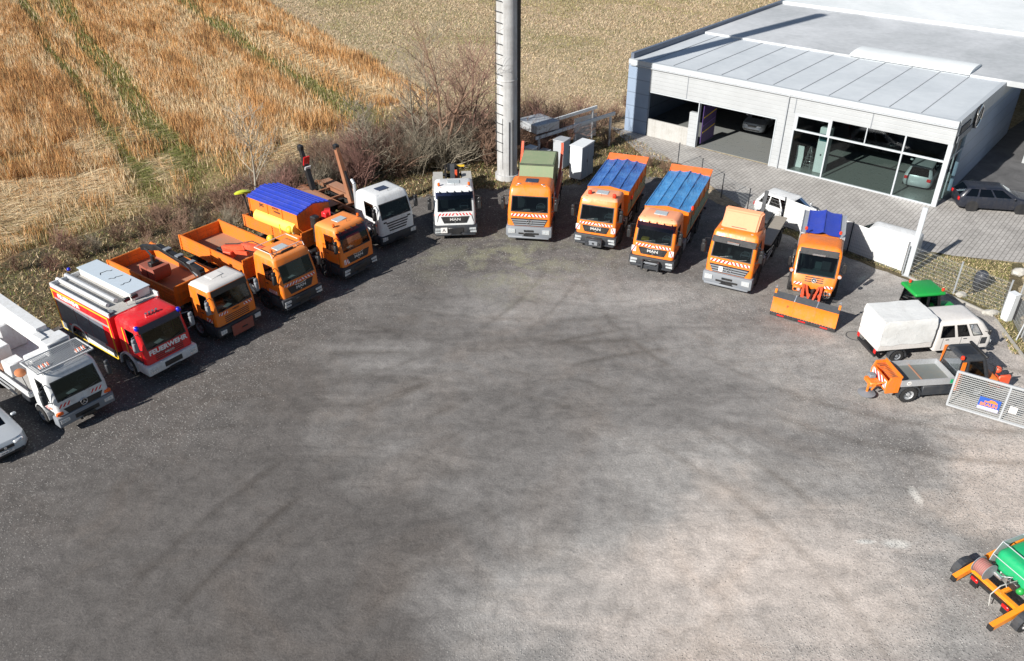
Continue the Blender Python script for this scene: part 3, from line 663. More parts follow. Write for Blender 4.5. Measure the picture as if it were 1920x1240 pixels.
    stm = math_(n, 'MULTIPLY', math_(n, 'MULTIPLY', st, cell), ring_)
    scol = ramp(n, sc_.outputs[1], [(0.0, (0.30, 0.29, 0.28)), (0.7, (0.42, 0.41, 0.39)), (1.0, (0.62, 0.61, 0.58))])
    c = mix(n, stm, base, scol)
    dk = math_(n, 'MULTIPLY', ramp(n, sc_.outputs[2], [(0.55, 0.0), (0.75, 1.0)]), math_(n, 'MULTIPLY', cell, ring_))
    c = mix(n, math_(n, 'MULTIPLY', dk, 0.6), c, (0.075, 0.073, 0.073))
    k = ramp(n, fine, [(0.25, 0.62), (0.75, 1.40)]); c = mix(n, 1.0, c, k, 'MULTIPLY')
    n.links.new(c, b.inputs['Base Color']); b.inputs['Roughness'].default_value = 0.85; b.inputs['Specular IOR Level'].default_value = 0.25
    h = math_(n, 'ADD', math_(n, 'ADD', math_(n, 'MULTIPLY', fine, 0.5), math_(n, 'MULTIPLY', stm, 0.8)), math_(n, 'ADD', math_(n, 'MULTIPLY', mid, 1.6), math_(n, 'MULTIPLY', trk, 1.2)))
    bump(n, b, h, 0.55, 0.05); return m
def mat_pavers():
    m, n, b = _nodes('concrete pavers'); v = geo_pos(n)
    mp = N(n, 'ShaderNodeMapping'); mp.inputs['Rotation'].default_value = (0, 0, R(-50.3)); n.links.new(v, mp.inputs['Vector'])
    br = N(n, 'ShaderNodeTexBrick'); n.links.new(mp.outputs[0], br.inputs['Vector']); br.inputs['Scale'].default_value = 1.0
    br.inputs['Brick Width'].default_value = 0.5; br.inputs['Row Height'].default_value = 0.24; br.inputs['Mortar Size'].default_value = 0.022; br.inputs['Mortar Smooth'].default_value = 0.3
    br.inputs['Color1'].default_value = (0.40, 0.385, 0.37, 1); br.inputs['Color2'].default_value = (0.355, 0.34, 0.325, 1); br.inputs['Mortar'].default_value = (0.19, 0.18, 0.17, 1)
    f = noise(n, v, 0.7, 5, 0.65); k = ramp(n, f, [(0.3, 0.78), (0.7, 1.15)]); c = mix(n, 1.0, br.outputs[0], k, 'MULTIPLY')
    n.links.new(c, b.inputs['Base Color']); b.inputs['Roughness'].default_value = 0.85
    bump(n, b, math_(n, 'SUBTRACT', 1.0, br.outputs['Fac']), 0.3, 0.01); return m

G_MEADOW = mat_grass('meadow grass ground', [(0.37, 0.29, 0.18), (0.44, 0.35, 0.24), (0.27, 0.245, 0.13), (0.50, 0.41, 0.30)], 0.45)
G_FIELD = mat_grass('fallow field soil', [(0.32, 0.20, 0.10), (0.38, 0.26, 0.14), (0.22, 0.20, 0.085), (0.46, 0.35, 0.21)], 1.0)
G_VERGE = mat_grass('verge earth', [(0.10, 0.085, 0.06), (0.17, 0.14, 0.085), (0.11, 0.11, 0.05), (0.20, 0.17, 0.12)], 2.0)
grid_sheet('ground', [(-900, -60), (900, -60), (900, 1500), (-900, 1500)], -0.012, G_MEADOW, 0, 2000)
YARD = [(-60, -30), (-60, 4), (-30, 22), (-25.0, 29.5), (-21.8, 33.3), (-19, 38.6), (-15.3, 43.2), (-9.5, 47.6), (-3.5, 50.2), (3, 51.0), (6.5, 52.2), (9.2, 52.6), (11.0, 51.6), (12.5, 48.6), (13.7, 46.4), (15.4, 44.0), (20.5, 38.6), (22.2, 36.4), (23.6, 34.4), (23.0, 31.0), (24.5, 27), (30, 20), (60, 8), (60, -30)]
grid_sheet('gravel_yard', YARD, 0.0, mat_gravel(), 0.22, 0.7)
grid_sheet('field_strip', [(-8.2, 64.5), (-5.9, 69.6), (-36.5, 119), (-84, 195), (-180, 195), (-180, 20), (-40, 20), (-33, 27.5), (-26.5, 40), (-20.5, 46.0), (-14, 54)], -0.008, G_FIELD, 0.8, 2.0)
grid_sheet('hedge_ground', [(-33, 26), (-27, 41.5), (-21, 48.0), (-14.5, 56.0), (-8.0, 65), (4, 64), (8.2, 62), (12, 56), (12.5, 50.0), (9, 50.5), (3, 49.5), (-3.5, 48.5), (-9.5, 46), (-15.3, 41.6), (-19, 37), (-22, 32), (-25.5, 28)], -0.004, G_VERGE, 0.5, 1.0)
grid_sheet('paving', [(7.6, 63.0), (26.2, 47.7), (36.5, 60), (60, 84), (90, 84), (90, 34), (27.6, 40.0), (22.8, 41.2), (18.3, 42.2), (15.9, 44.6), (14.4, 47.2), (13.0, 51.0), (11.8, 54.9), (9.4, 56.0)], 0.004, mat_pavers(), 0.0, 2)

m_, n_, b_ = _nodes('old asphalt'); v_ = geo_pos(n_); n_.links.new(ramp(n_, noise(n_, v_, 0.5, 5, 0.7, 0.6), [(0.3, (0.055, 0.056, 0.06)), (0.7, (0.13, 0.13, 0.135))]), b_.inputs['Base Color']); b_.inputs['Roughness'].default_value = 0.85
grid_sheet('asphalt_drive', [(26.9, 48.9), (28.6, 47.6), (31.0, 48.6), (34.0, 47.6), (70, 52), (70, 90), (60, 84), (36.5, 60.2)], 0.010, m_, 0.05, 2)
# ================================================================== blades of grass (stuff)
SHAFT = {}
def mat_blade(name, a, b_):
    m, n, b = _nodes(name); v = geo_pos(n); f = noise(n, v, 0.9, 3, 0.7); c = ramp(n, f, [(0.3, a), (0.7, b_)])
    n.links.new(c, b.inputs['Base Color']); b.inputs['Roughness'].default_value = 0.7; b.inputs['Specular IOR Level'].default_value = 0.15; return m
B_OR = mat_blade('orange dry stalk', (0.52, 0.27, 0.10), (0.68, 0.40, 0.18))
B_TAN = mat_blade('tan straw', (0.60, 0.45, 0.27), (0.76, 0.61, 0.41))
B_PALE = mat_blade('pale straw', (0.62, 0.50, 0.30), (0.80, 0.68, 0.46))
B_GRN = mat_blade('green blade', (0.12, 0.15, 0.035), (0.20, 0.22, 0.06))
B_BRN = mat_blade('brown dead leaf', (0.15, 0.085, 0.045), (0.26, 0.15, 0.08))
B_OLV = mat_blade('olive grass blade', (0.30, 0.26, 0.125), (0.42, 0.36, 0.19))
B_MT = mat_blade('meadow straw', (0.44, 0.345, 0.22), (0.60, 0.48, 0.34))
def in_poly(x, y, poly):
    ins = np.zeros(len(x), bool); n = len(poly)
    for i in range(n):
        x0, y0 = poly[i]; x1, y1 = poly[(i + 1) % n]
        c = ((y0 > y) != (y1 > y)) & (x < (x1 - x0) * (y - y0) / (y1 - y0 + 1e-12) + x0); ins ^= c
    return ins
def vnoise(x, y, s, seed):
    g = np.random.default_rng(seed).random((64, 64)); u = x / s; v = y / s; i = np.floor(u).astype(int); j = np.floor(v).astype(int); a = u - i; b = v - j
    a = a * a * (3 - 2 * a); b = b * b * (3 - 2 * b); G = lambda p, q: g[p % 64, q % 64]
    return (G(i, j) * (1 - a) + G(i + 1, j) * a) * (1 - b) + (G(i, j + 1) * (1 - a) + G(i + 1, j + 1) * a) * b
def blades(name, x, y, h, lean, az, wd, mi, mats, z0=0.0):
    n = len(x); rg = np.random.default_rng(n); a = rg.random(n) * 2 * np.pi
    V = np.zeros((n, 3, 3)); dx = np.cos(a) * wd / 2; dy = np.sin(a) * wd / 2
    V[:, 0, 0] = x - dx; V[:, 0, 1] = y - dy; V[:, 1, 0] = x + dx; V[:, 1, 1] = y + dy; V[:, 0, 2] = V[:, 1, 2] = z0
    V[:, 2, 0] = x + h * np.sin(lean) * np.cos(az); V[:, 2, 1] = y + h * np.sin(lean) * np.sin(az); V[:, 2, 2] = z0 + h * np.cos(lean)
    # lift flattened blades so they stay visible above the soil
    V[:, 0, 2] += 0.10 * (lean > 1.0) * rg.random(n) * 1.5; V[:, 1, 2] = V[:, 0, 2]
    me = bpy.data.meshes.new(name); me.vertices.add(n * 3); me.vertices.foreach_set('co', V.reshape(-1)); me.loops.add(n * 3); me.loops.foreach_set('vertex_index', np.arange(n * 3))
    me.polygons.add(n); me.polygons.foreach_set('loop_start', np.arange(n) * 3); me.polygons.foreach_set('material_index', mi.astype(np.int32))
    for m in mats: me.materials.append(m)
    me.update(); me.validate(); o = bpy.data.objects.new(name, me); COL.objects.link(o); o['kind'] = 'stuff'; return o
def sample(poly, n, power, seed, ymin=30):
    rg = np.random.default_rng(seed); xs = np.array([p[0] for p in poly]); ys = np.array([p[1] for p in poly]); X = []; Y = []; t = 0
    while t < n:
        u = rg.random(400000); y0, y1 = max(ys.min(), ymin), ys.max()
        y = y0 * (y1 / y0) ** u if power else y0 + (y1 - y0) * u   # denser near the camera
        x = rg.uniform(-1, 1, 400000) * (y * 0.54 + 9); k = in_poly(x, y, poly) & (rg.random(400000) < np.minimum(1, (y * 0.54 + 9) / 73)) ; X.append(x[k]); Y.append(y[k]); t += k.sum()
    x = np.concatenate(X)[:n]; y = np.concatenate(Y)[:n]; return x, y, rg
FPOLY = [(-8.2, 64.5), (-5.9, 69.6), (-36.5, 119), (-100, 119), (-100, 60), (-45, 18), (-34, 25), (-27.5, 41), (-21, 47.5), (-15, 55)]
x, y, rg = sample(FPOLY, 340000, True, 3, 24)
th = R(32.2); s_ = -x * math.sin(th) + y * math.cos(th); t_ = x * math.cos(th) + y * math.sin(th)    # along / across rows
tw = t_ + 1.5 * (vnoise(s_, t_, 14, 5) - 0.5)
base_t = 10.2      # the green wheel track seen at the top left
green = np.exp(-((tw - (base_t + 0.0)) / 1.5) ** 2) + 0.8 * np.exp(-((tw - (base_t - 3.6)) / 0.9) ** 2) + 0.9 * np.exp(-((tw - (base_t + 13.9)) / 1.7) ** 2) + 0.35 * np.exp(-((tw - (base_t - 14)) / 0.8) ** 2)
green *= 0.7 + 0.9 * vnoise(s_, t_, 9, 8)
flat = np.exp(-((tw - (base_t + 17.3)) / 2.2) ** 2) * (vnoise(s_, t_, 4, 9) > 0.38) + 0.7 * np.exp(-((tw - (base_t + 7)) / 1.6) ** 2) * (vnoise(s_, t_, 5, 19) > 0.45)
near = np.clip((66 - y + 4 * vnoise(x, y, 6, 31)) / 10, 0, 1)                      # storm-flattened, patchy part close to the hedge
pn = vnoise(x, y, 5.0, 11) * 0.6 + vnoise(x, y, 2.0, 12) * 0.4
flat += 0.95 * near * np.clip((pn - 0.46) * 7, 0, 1)
streak = vnoise(s_ / 5, t_ * 1.0, 1.1, 41)
dark = 0.85 * np.exp(-((tw - (base_t - 2.2)) / 0.6) ** 2) + 0.6 * np.exp(-((tw - (base_t + 5)) / 0.5) ** 2) + 0.5 * np.exp(-((tw - (base_t - 8)) / 0.5) ** 2) + 0.6 * near * (pn < 0.30) + 0.5 * np.exp(-((tw - (base_t + 21.2)) / 0.45) ** 2)
olive = near * np.clip((0.42 - pn) * 6, 0, 1) * 0.8
hd = np.full(len(x), 1e9)
for (ax, ay), (bx, by) in zip([(-34, 26), (-27.5, 41), (-21, 47.5), (-15, 55)], [(-27.5, 41), (-21, 47.5), (-15, 55), (-8, 64)]):
    tt = np.clip(((x - ax) * (bx - ax) + (y - ay) * (by - ay)) / ((bx - ax) ** 2 + (by - ay) ** 2), 0, 1); hd = np.minimum(hd, np.hypot(x - ax - tt * (bx - ax), y - ay - tt * (by - ay)))
edge = np.clip(1.15 - hd / 6.5 + 0.5 * (vnoise(x, y, 3, 33) - 0.5), 0, 1)
edge = np.maximum(edge, olive)
q = rg.random(len(x)); mi = np.zeros(len(x), int); mi[q < 0.30] = 1; mi[q > 0.90] = 4; mi[(q > 0.83) & (q < 0.9)] = 5
mi[(streak > 0.62) & (q < 0.75)] = 0; mi[(streak > 0.70) & (q < 0.30)] = 4; mi[(streak < 0.32) & (q < 0.6)] = 1; mi[(streak < 0.22) & (q < 0.2)] = 2
isf = rg.random(len(x)) < flat; qq = rg.random(isf.sum()); mi[isf] = np.where(qq < 0.34, 2, np.where(qq < 0.84, 1, 0))
ise = rg.random(len(x)) < edge * 0.9; qq = rg.random(ise.sum()); mi[ise] = np.where(qq < 0.45, 5, np.where(qq < 0.70, 1, np.where(qq < 0.86, 4, 3)))
isg = rg.random(len(x)) < np.clip(green, 0, 0.95); mi[isg] = np.where(rg.random(isg.sum()) < 0.7, 3, 5)
keep = rg.random(len(x)) > np.clip(dark, 0, 0.85)
h = rg.uniform(0.45, 1.0, len(x)) * (0.7 + 0.6 * streak); h[isg] = rg.uniform(0.12, 0.30, isg.sum()); h[isf] = rg.uniform(0.5, 1.1, isf.sum()); h[ise] *= 0.4
lean = np.abs(rg.normal(0, 0.28, len(x))) + 0.08; lean[isf] = rg.uniform(1.1, 1.52, isf.sum()); az = rg.uniform(0, 2 * np.pi, len(x)); az[isf] = rg.normal(-0.35, 0.5, isf.sum())
wd = 0.034 * np.maximum(1, y / 45) * rg.uniform(0.6, 1.3, len(x)); k = keep
blades('dry_field_grass', x[k], y[k], h[k], lean[k], az[k], wd[k], mi[k], [B_OR, B_TAN, B_PALE, B_GRN, B_BRN, B_OLV])
MPOLY = [(-7.6, 65), (-5.7, 69.7), (-36.3, 119), (60, 119), (8.0, 63.5), (2, 64)]
x, y, rg = sample(MPOLY, 120000, False, 4, 60)
pt = vnoise(x, y, 7, 21) * 0.6 + vnoise(x, y, 2.2, 22) * 0.4; q = rg.random(len(x)); mi = np.where(pt > 0.36, 1, 0); mi[(pt > 0.66) & (q < 0.3)] = 3; mi[q > 0.85] = 1; mi[q < 0.12] = 2; mi[(q > 0.5) & (q < 0.6)] = 4
blades('meadow_grass', x, y, rg.uniform(0.10, 0.30, len(x)), rg.uniform(0.4, 1.3, len(x)), rg.uniform(0, 6.28, len(x)), 0.045 * np.maximum(1, y / 60) * rg.uniform(0.6, 1.4, len(x)), mi, [B_OLV, B_MT, B_GRN, B_TAN, B_BRN])
HPOLY = [(-33, 27), (-27.5, 40.5), (-21, 47.5), (-14.5, 55.5), (-9, 65), (4, 64), (8.2, 62), (11, 56), (11.8, 51.0), (9, 52), (3, 50.6), (-3.5, 49.8), (-9.5, 47.2), (-15.3, 42.8), (-19, 38.2), (-21.6, 33.2), (-25, 29.2), (-28, 25.5)]
x, y, rg = sample(HPOLY, 42000, False, 5, 26)
q = rg.random(len(x)); mi = np.where(q < 0.45, 0, np.where(q < 0.7, 1, np.where(q < 0.85, 2, 3)))
blades('undergrowth', x, y, rg.uniform(0.08, 0.34, len(x)), rg.uniform(0.3, 1.45, len(x)), rg.uniform(0, 6.28, len(x)), 0.04 * rg.uniform(0.6, 1.6, len(x)), mi, [B_BRN, B_OLV, B_TAN, B_GRN])
VPOLY = [(13.2, 47.2), (15.4, 44.2), (20.4, 38.9), (22.2, 36.7), (23.6, 34.8), (22.6, 31), (23.4, 31), (24.4, 35.4), (27.2, 39.8), (23.2, 40.9), (20.8, 40.3), (16.0, 44.4), (13.9, 47.6)]
x, y, rg = sample(VPOLY, 16000, False, 6, 29); q = rg.random(len(x)); mi = np.where(q < 0.5, 0, np.where(q < 0.8, 1, 2))
blades('verge_grass', x, y, rg.uniform(0.04, 0.16, len(x)), rg.uniform(0.3, 1.2, len(x)), rg.uniform(0, 6.28, len(x)), 0.03 * rg.uniform(0.6, 1.6, len(x)), mi, [B_OLV, B_GRN, B_TAN], 0.004)
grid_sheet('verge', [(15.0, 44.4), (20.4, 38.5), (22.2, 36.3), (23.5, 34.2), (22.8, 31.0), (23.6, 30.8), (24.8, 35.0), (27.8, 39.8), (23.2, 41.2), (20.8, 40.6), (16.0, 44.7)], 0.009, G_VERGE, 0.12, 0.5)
# loose stones on the yard
rg = np.random.default_rng(12); n = 9000; x = rg.uniform(-24, 24, n * 4); y = 15 + 30 * rg.random(n * 4) ** 1.2; rr = np.where((x < 3) & (y < 24), 0, 1) * np.hypot(x - 1, (y - 28)) + rg.normal(0, 2, n * 4)
k = in_poly(x, y, YARD) & (rr > 11); x = x[k][:n]; y = y[k][:n]; n = len(x)
ico = np.array([(0, 0, .6), (.9, 0, .1), (.3, .85, .1), (-.75, .5, .1), (-.7, -.55, .1), (.3, -.85, .1)]); fi = np.array([(0, 1, 2), (0, 2, 3), (0, 3, 4), (0, 4, 5), (0, 5, 1)])
sz = rg.uniform(0.010, 0.028, n); ro = rg.uniform(0, 6.28, n); P = np.zeros((n, 6, 3)); ct, st = np.cos(ro)[:, None], np.sin(ro)[:, None]
P[:, :, 0] = x[:, None] + (ico[:, 0] * ct - ico[:, 1] * st) * sz[:, None]; P[:, :, 1] = y[:, None] + (ico[:, 0] * st + ico[:, 1] * ct) * sz[:, None] * 0.8; P[:, :, 2] = ico[:, 2] * sz[:, None]
me = bpy.data.meshes.new('loose_gravel'); me.vertices.add(n * 6); me.vertices.foreach_set('co', P.reshape(-1)); F = (fi[None] + (np.arange(n) * 6)[:, None, None]).reshape(-1)
me.loops.add(len(F)); me.loops.foreach_set('vertex_index', F); me.polygons.add(len(F) // 3); me.polygons.foreach_set('loop_start', np.arange(len(F) // 3) * 3); me.polygons.foreach_set('material_index', np.repeat(rg.integers(0, 3, n), 5).astype(np.int32))
for nm, c in (('stone pale', (0.42, 0.41, 0.39)), ('stone grey', (0.20, 0.19, 0.185)), ('stone dark', (0.075, 0.073, 0.075))): me.materials.append(paint(nm, c, 0.8, 0.1, coat=0))
me.update(); o = bpy.data.objects.new('loose_gravel', me); COL.objects.link(o); o['kind'] = 'stuff'

# ================================================================== shrubs and bare trees
def mat_twig(name, a, b_):
    m, n, b = _nodes(name); v = coords(n); f = noise(n, v, 1.3, 3, 0.7); c = ramp(n, f, [(0.35, a), (0.65, b_)]); n.links.new(c, b.inputs['Base Color']); b.inputs['Roughness'].default_value = 0.85; return m
TW_B = mat_twig('brown twig bark', (0.13, 0.082, 0.058), (0.29, 0.18, 0.125)); TW_R = mat_twig('reddish twig bark', (0.17, 0.09, 0.075), (0.28, 0.155, 0.125)); TW_G = mat_twig('grey olive bark', (0.17, 0.15, 0.11), (0.30, 0.26, 0.20))
TW_T = mat_twig('pale trunk bark', (0.26, 0.235, 0.19), (0.38, 0.35, 0.29))
def grow(mb, p, d, L, r, lev, rr, bend=0.25, kids=(3, 4), mi=0, tip=0.6):
    segs = 3 if lev > 0 else 2; q = Vector(p); dd = Vector(d).normalized()
    for i in range(segs):
        nd = (dd + Vector((rr.gauss(0, bend), rr.gauss(0, bend), rr.gauss(0, bend * 0.6) + 0.06))).normalized()
        e = q + nd * (L / segs); r1 = r * (1 - (1 - tip) * (i + 1) / segs)
        mb.tube(q, e, r * (1 - (1 - tip) * i / segs), r1, 3 if r < 0.03 else 6, mi, False); q2 = q; q = e; dd = nd
        if lev > 0:
            for _ in range(rr.randint(*kids) if i else 1):
                t = rr.random(); b0 = q2.lerp(e, t); a = rr.uniform(0, 6.283); u = dd.orthogonal().normalized(); v = dd.cross(u)
                sd_ = (dd * rr.uniform(0.5, 1.0) + (u * math.cos(a) + v * math.sin(a)) * rr.uniform(0.5, 0.95) + Vector((0, 0, 0.25))).normalized()
                grow(mb, b0, sd_, L * rr.uniform(0.38, 0.62), max(r1 * 0.6, 0.008), lev - 1, rr, bend, kids, mi, tip)
def shrub_mesh(seed, H, stems, mat, spread=0.7, kids=(2, 3)):
    rr = random.Random(seed); mb = MB()
    for _ in range(stems):
        a = rr.uniform(0, 6.283); s = rr.uniform(0.1, spread); grow(mb, (rr.gauss(0, 0.25), rr.gauss(0, 0.25), -0.05), (math.cos(a) * s, math.sin(a) * s, 1), H * rr.uniform(0.55, 0.85), rr.uniform(0.024, 0.042), 2, rr, 0.16, kids)
    o = mb.build('shrub', [mat], None, 0); return o
protos = [shrub_mesh(10 + i, 2.9, 16, [TW_B, TW_R, TW_G, TW_B, TW_R][i], 0.85) for i in range(5)]
for p in protos: p.location = (0, 0, -50)
GR_B, GR_W, GR_M = 'bare shrubs of the hedge behind the left trucks', 'bare shrubs of the hedge behind the white trucks', 'bare shrubs beyond the mast'
def shrub_place(i, x, y, sc, k):
    src = protos[k]; o = src if i < 5 and not src.get('label') and False else src.copy(); COL.objects.link(o); o.location = (x, y, 0); o.rotation_euler = (0, 0, rnd.uniform(0, 6.28)); o.scale = (sc * rnd.uniform(0.9, 1.15), sc * rnd.uniform(0.9, 1.15), sc)
    if x > 0.8: tag(o, 'leafless brown shrub in the scrub just right of the concrete mast', 'shrub', GR_M)
    elif x < -11: tag(o, ('leafless reddish shrub' if k in (1, 4) else 'leafless grey brown shrub') + ' in the hedge behind the orange trucks on the left', 'shrub', GR_B)
    else: tag(o, ('leafless reddish shrub' if k in (1, 4) else 'leafless grey brown shrub') + ' in the hedge behind the two white trucks', 'shrub', GR_W)
line = [(-24.0, 38.5), (-20.5, 43.0), (-16.5, 48.0), (-12.0, 52.5), (-7.5, 56.0), (-2.5, 57.5), (2.5, 58.5)]
i = 0
for (a, b) in zip(line, line[1:]):
    n = int(math.dist(a, b) / 1.3) + 1
    for j in range(n):
        for row in range(4 if a[0] > -12.5 else 3):
            t = (j + rnd.random()) / n; px = a[0] + (b[0] - a[0]) * t; py = a[1] + (b[1] - a[1]) * t; dx, dy = (b[0] - a[0]), (b[1] - a[1]); l = math.hypot(dx, dy)
            off = (row - 1.5) * 1.7 + rnd.uniform(-0.8, 0.8); X = px - dy / l * off; Yy = py + dx / l * off
            if a[0] < -22 and rnd.random() < 0.45: continue
            sc = (0.45 if X < -20 else 0.60 if X < -15 else 0.80 if X < -11 else 1.05) * rnd.uniform(0.75, 1.12)
            shrub_place(i, X, Yy, sc, rnd.choice([0, 0, 2, 1, 3, 3, 2, 0] if X < -9 else [0, 3, 2, 0, 3, 2, 4])); i += 1
for X, Yy, sc in ((4.5, 61, 0.8), (6.0, 60.5, 0.7), (7.0, 58.5, 0.6), (3.6, 62.6, 0.8), (1.5, 62.5, 1.0), (8.2, 64.6, 0.5), (7.2, 63.2, 0.6), (9.6, 67.5, 0.45), (5.6, 65, 0.6), (9.5, 54.2, 0.35), (10.4, 53.0, 0.35), (-26.5, 39, 0.4), (-28.2, 36.6, 0.35), (-25, 41.5, 0.45)): shrub_place(i, X, Yy, sc, rnd.choice([0, 1, 3])); i += 1
for p in protos: bpy.data.objects.remove(p)
def bare_tree(label, x, y, H, r, seed, mat, lean=(0, 0), stems=1, lev=2, group=None):
    t = thing('bare_tree', label, 'tree', (x, y, 0), 0, group); rr = random.Random(seed)
    tk = MB(); cr = MB()
    for s in range(stems):
        q = Vector((rr.gauss(0, 0.15) * (stems > 1), rr.gauss(0, 0.15) * (stems > 1), -0.05)); d = Vector((lean[0] + rr.gauss(0, 0.16) * (stems > 1), lean[1] + rr.gauss(0, 0.16) * (stems > 1), 1)).normalized(); n = 9; hh = H * (1 if s == 0 else rr.uniform(0.7, 0.95))
        for i in range(n):
            d = (d + Vector((rr.gauss(0, 0.07), rr.gauss(0, 0.07), 0.08))).normalized(); e = q + d * (hh / n); r0 = r * (1 - 0.9 * i / n); r1 = r * (1 - 0.9 * (i + 1) / n)
            tk.tube(q, e, r0, r1, 7, 0, False)
            if i >= 2:
                for _ in range(3 if i > 3 else 2):
                    a = rr.uniform(0, 6.283); b0 = q.lerp(e, rr.random()); grow(cr, b0, (math.cos(a), math.sin(a), rr.uniform(0.6, 1.2)), hh * 0.36 * (1.1 - 0.6 * i / n), max(0.018, r1 * 0.5), lev, rr, 0.14, (1, 2))
            q = e
    tk.build('trunk', [mat], t); cr.build('crown', [mat], t, 0); return t
bare_tree('slim pale leafless tree behind the two tipper trucks on the left', -15.8, 47.5, 6.0, 0.085, 3, TW_T)
bare_tree('tallest leafless tree in the hedge, left of the mast', -4.4, 55.0, 9.6, 0.15, 5, TW_B, (0.02, 0.02), 2)
bare_tree('leafless tree with two leaning stems, left of the tallest hedge tree', -6.4, 55.6, 8.2, 0.12, 8, TW_G, (-0.06, 0), 2)
bare_tree('reddish leafless tree between the tallest hedge tree and the mast', -3.0, 56.5, 7.6, 0.10, 11, TW_R, (0.05, 0), 3)
bare_tree('thin leafless tree behind the rusty hooklift arm', -9.8, 53.5, 5.2, 0.07, 14, TW_G, (0.1, 0), 2)

# ================================================================== VEHICLES
def label_cab(o, s): pass
# ---- white bucket truck (bottom left)
def v_bucket():
    t = thing('bucket_truck', 'white platform truck with a mesh roof rack and long boom, left of the fire engine', 'truck', (-16.95, 26.15, 0), 53)
    cab, Y, zs, zt, zr = truck_cab(t, 'atego', WHITE, yb=1.75, hatch=None, mirrors=GREYD, bump_m=GREYP, steps=False)
    chassis(t, 8.2, (1.35, 5.4), rimc=GREYP, r=0.42, zf=0.85)
    s = MB()
    for sg in (-1, 1): arch(s, 0.90 if sg > 0 else -1.14, 1.14 if sg > 0 else -0.90, 1.35, 0.42, 0.48, -5, 185, 0.03, 10)
    s.build('wheel_arch', WHITE, t)
    r_ = MB(); z = zr + 0.30
    for xx in (-1.12, 1.12): r_.box(xx - 0.02, xx + 0.02, 0.45, 1.75, z, z + 0.05, 0)
    for yy in (0.45, 1.75): r_.box(-1.12, 1.12, yy - 0.02, yy + 0.02, z, z + 0.05, 0)
    for xx in (-0.9, 0.9):
        for yy in (0.6, 1.6): r_.tube((xx, yy, z - 0.2), (xx, yy, z), 0.02)
    for xx in np.arange(-1.08, 1.1, 0.07): r_.box(xx - 0.006, xx + 0.006, 0.46, 1.74, z + 0.015, z + 0.035, 1)
    for yy in np.arange(0.5, 1.74, 0.07): r_.box(-1.11, 1.11, yy - 0.006, yy + 0.006, z + 0.018, z + 0.032, 1)
    rk = r_.build('roof_rack', [WHITE, GREYP], t, 0)
    for bx in (-0.7, 0.75):
        b = MB(); b.box(bx - 0.20, bx + 0.20, 0.62, 0.82, z + 0.052, z + 0.07, 1)
        for k in range(5): b.tube((bx - 0.16 + 0.08 * k, 0.66, z + 0.07), (bx - 0.16 + 0.08 * k, 0.78, z + 0.16), 0.022, n=6, mi=k % 2)
        b.build('beacon', [AMBER, WHITE], rk)
    d = MB(); d.box(-1.15, 1.15, 2.0, 8.2, 0.95, 1.12, 0, 0.02); d.box(-1.05, -0.3, 2.2, 7.8, 1.122, 1.14, 1); d.box(-1.17, -1.12, 2.0, 8.2, 1.0, 1.25, 0); d.box(1.12, 1.17, 2.0, 8.2, 1.0, 1.25, 0)
    d.box(-1.0, -0.35, 3.6, 4.3, 1.14, 1.75, 0, 0.04); d.box(-1.1, -0.25, 5.0, 7.6, 1.14, 1.9, 2, 0.04); d.box(-1.0, -0.3, 4.4, 4.9, 1.14, 1.3, 3)
    d.build('platform_deck', [WHITE, GREYL, WHITE, RUSTF], t)
    b = MB(); b.box(-0.2, 0.75, 5.8, 6.9, 1.12, 2.4, 0, 0.06)
    b.beam((0.45, 9.2, 2.85), (0.45, 2.4, 2.60), 0.60, 0.58); b.beam((0.45, 8.0, 3.28), (0.45, 3.0, 3.02), 0.42, 0.26); b.box(0.76, 0.80, 3.0, 8.0, 2.75, 2.86, 1)
    b.build('boom', [WHITE, GREYP], t, 20)
    e = MB(); e.box(-0.02, 0.96, 1.82, 2.6, 2.30, 2.95, 0, 0.05); e.box(0.08, 0.86, 1.80, 1.82, 2.42, 2.84, 1); e.box(0.02, 0.3, 2.3, 3.0, 2.95, 3.02, 0, 0.02); e.box(-0.6, 0.2, 2.15, 2.9, 1.9, 2.35, 0, 0.04)
    e.build('boom_head', [WHITE, GREYP], t)
    m = MB(); m.lathe([(0, 0), (0.20, 0.01), (0.21, 0.03), (0.19, 0.05), (0, 0.08)], (0, 0, 0), 'z', 18); mo = m.build('warning_disc', paint('faded orange disc', (0.55, 0.20, 0.08), 0.6, 0.1), t); mo.location = (-1.2, 1.9, 2.25); mo.rotation_euler = (R(30), 0, 0)
    st = MB(); st.tube((-1.2, 1.9, 2.24), (-1.1, 1.95, 1.3), 0.015); st.build('mirror_stay', GREYD, t)
    side_chev(t, -1.085, 0.55, 0.95, 1.0, 1.2, 2)
v_bucket()
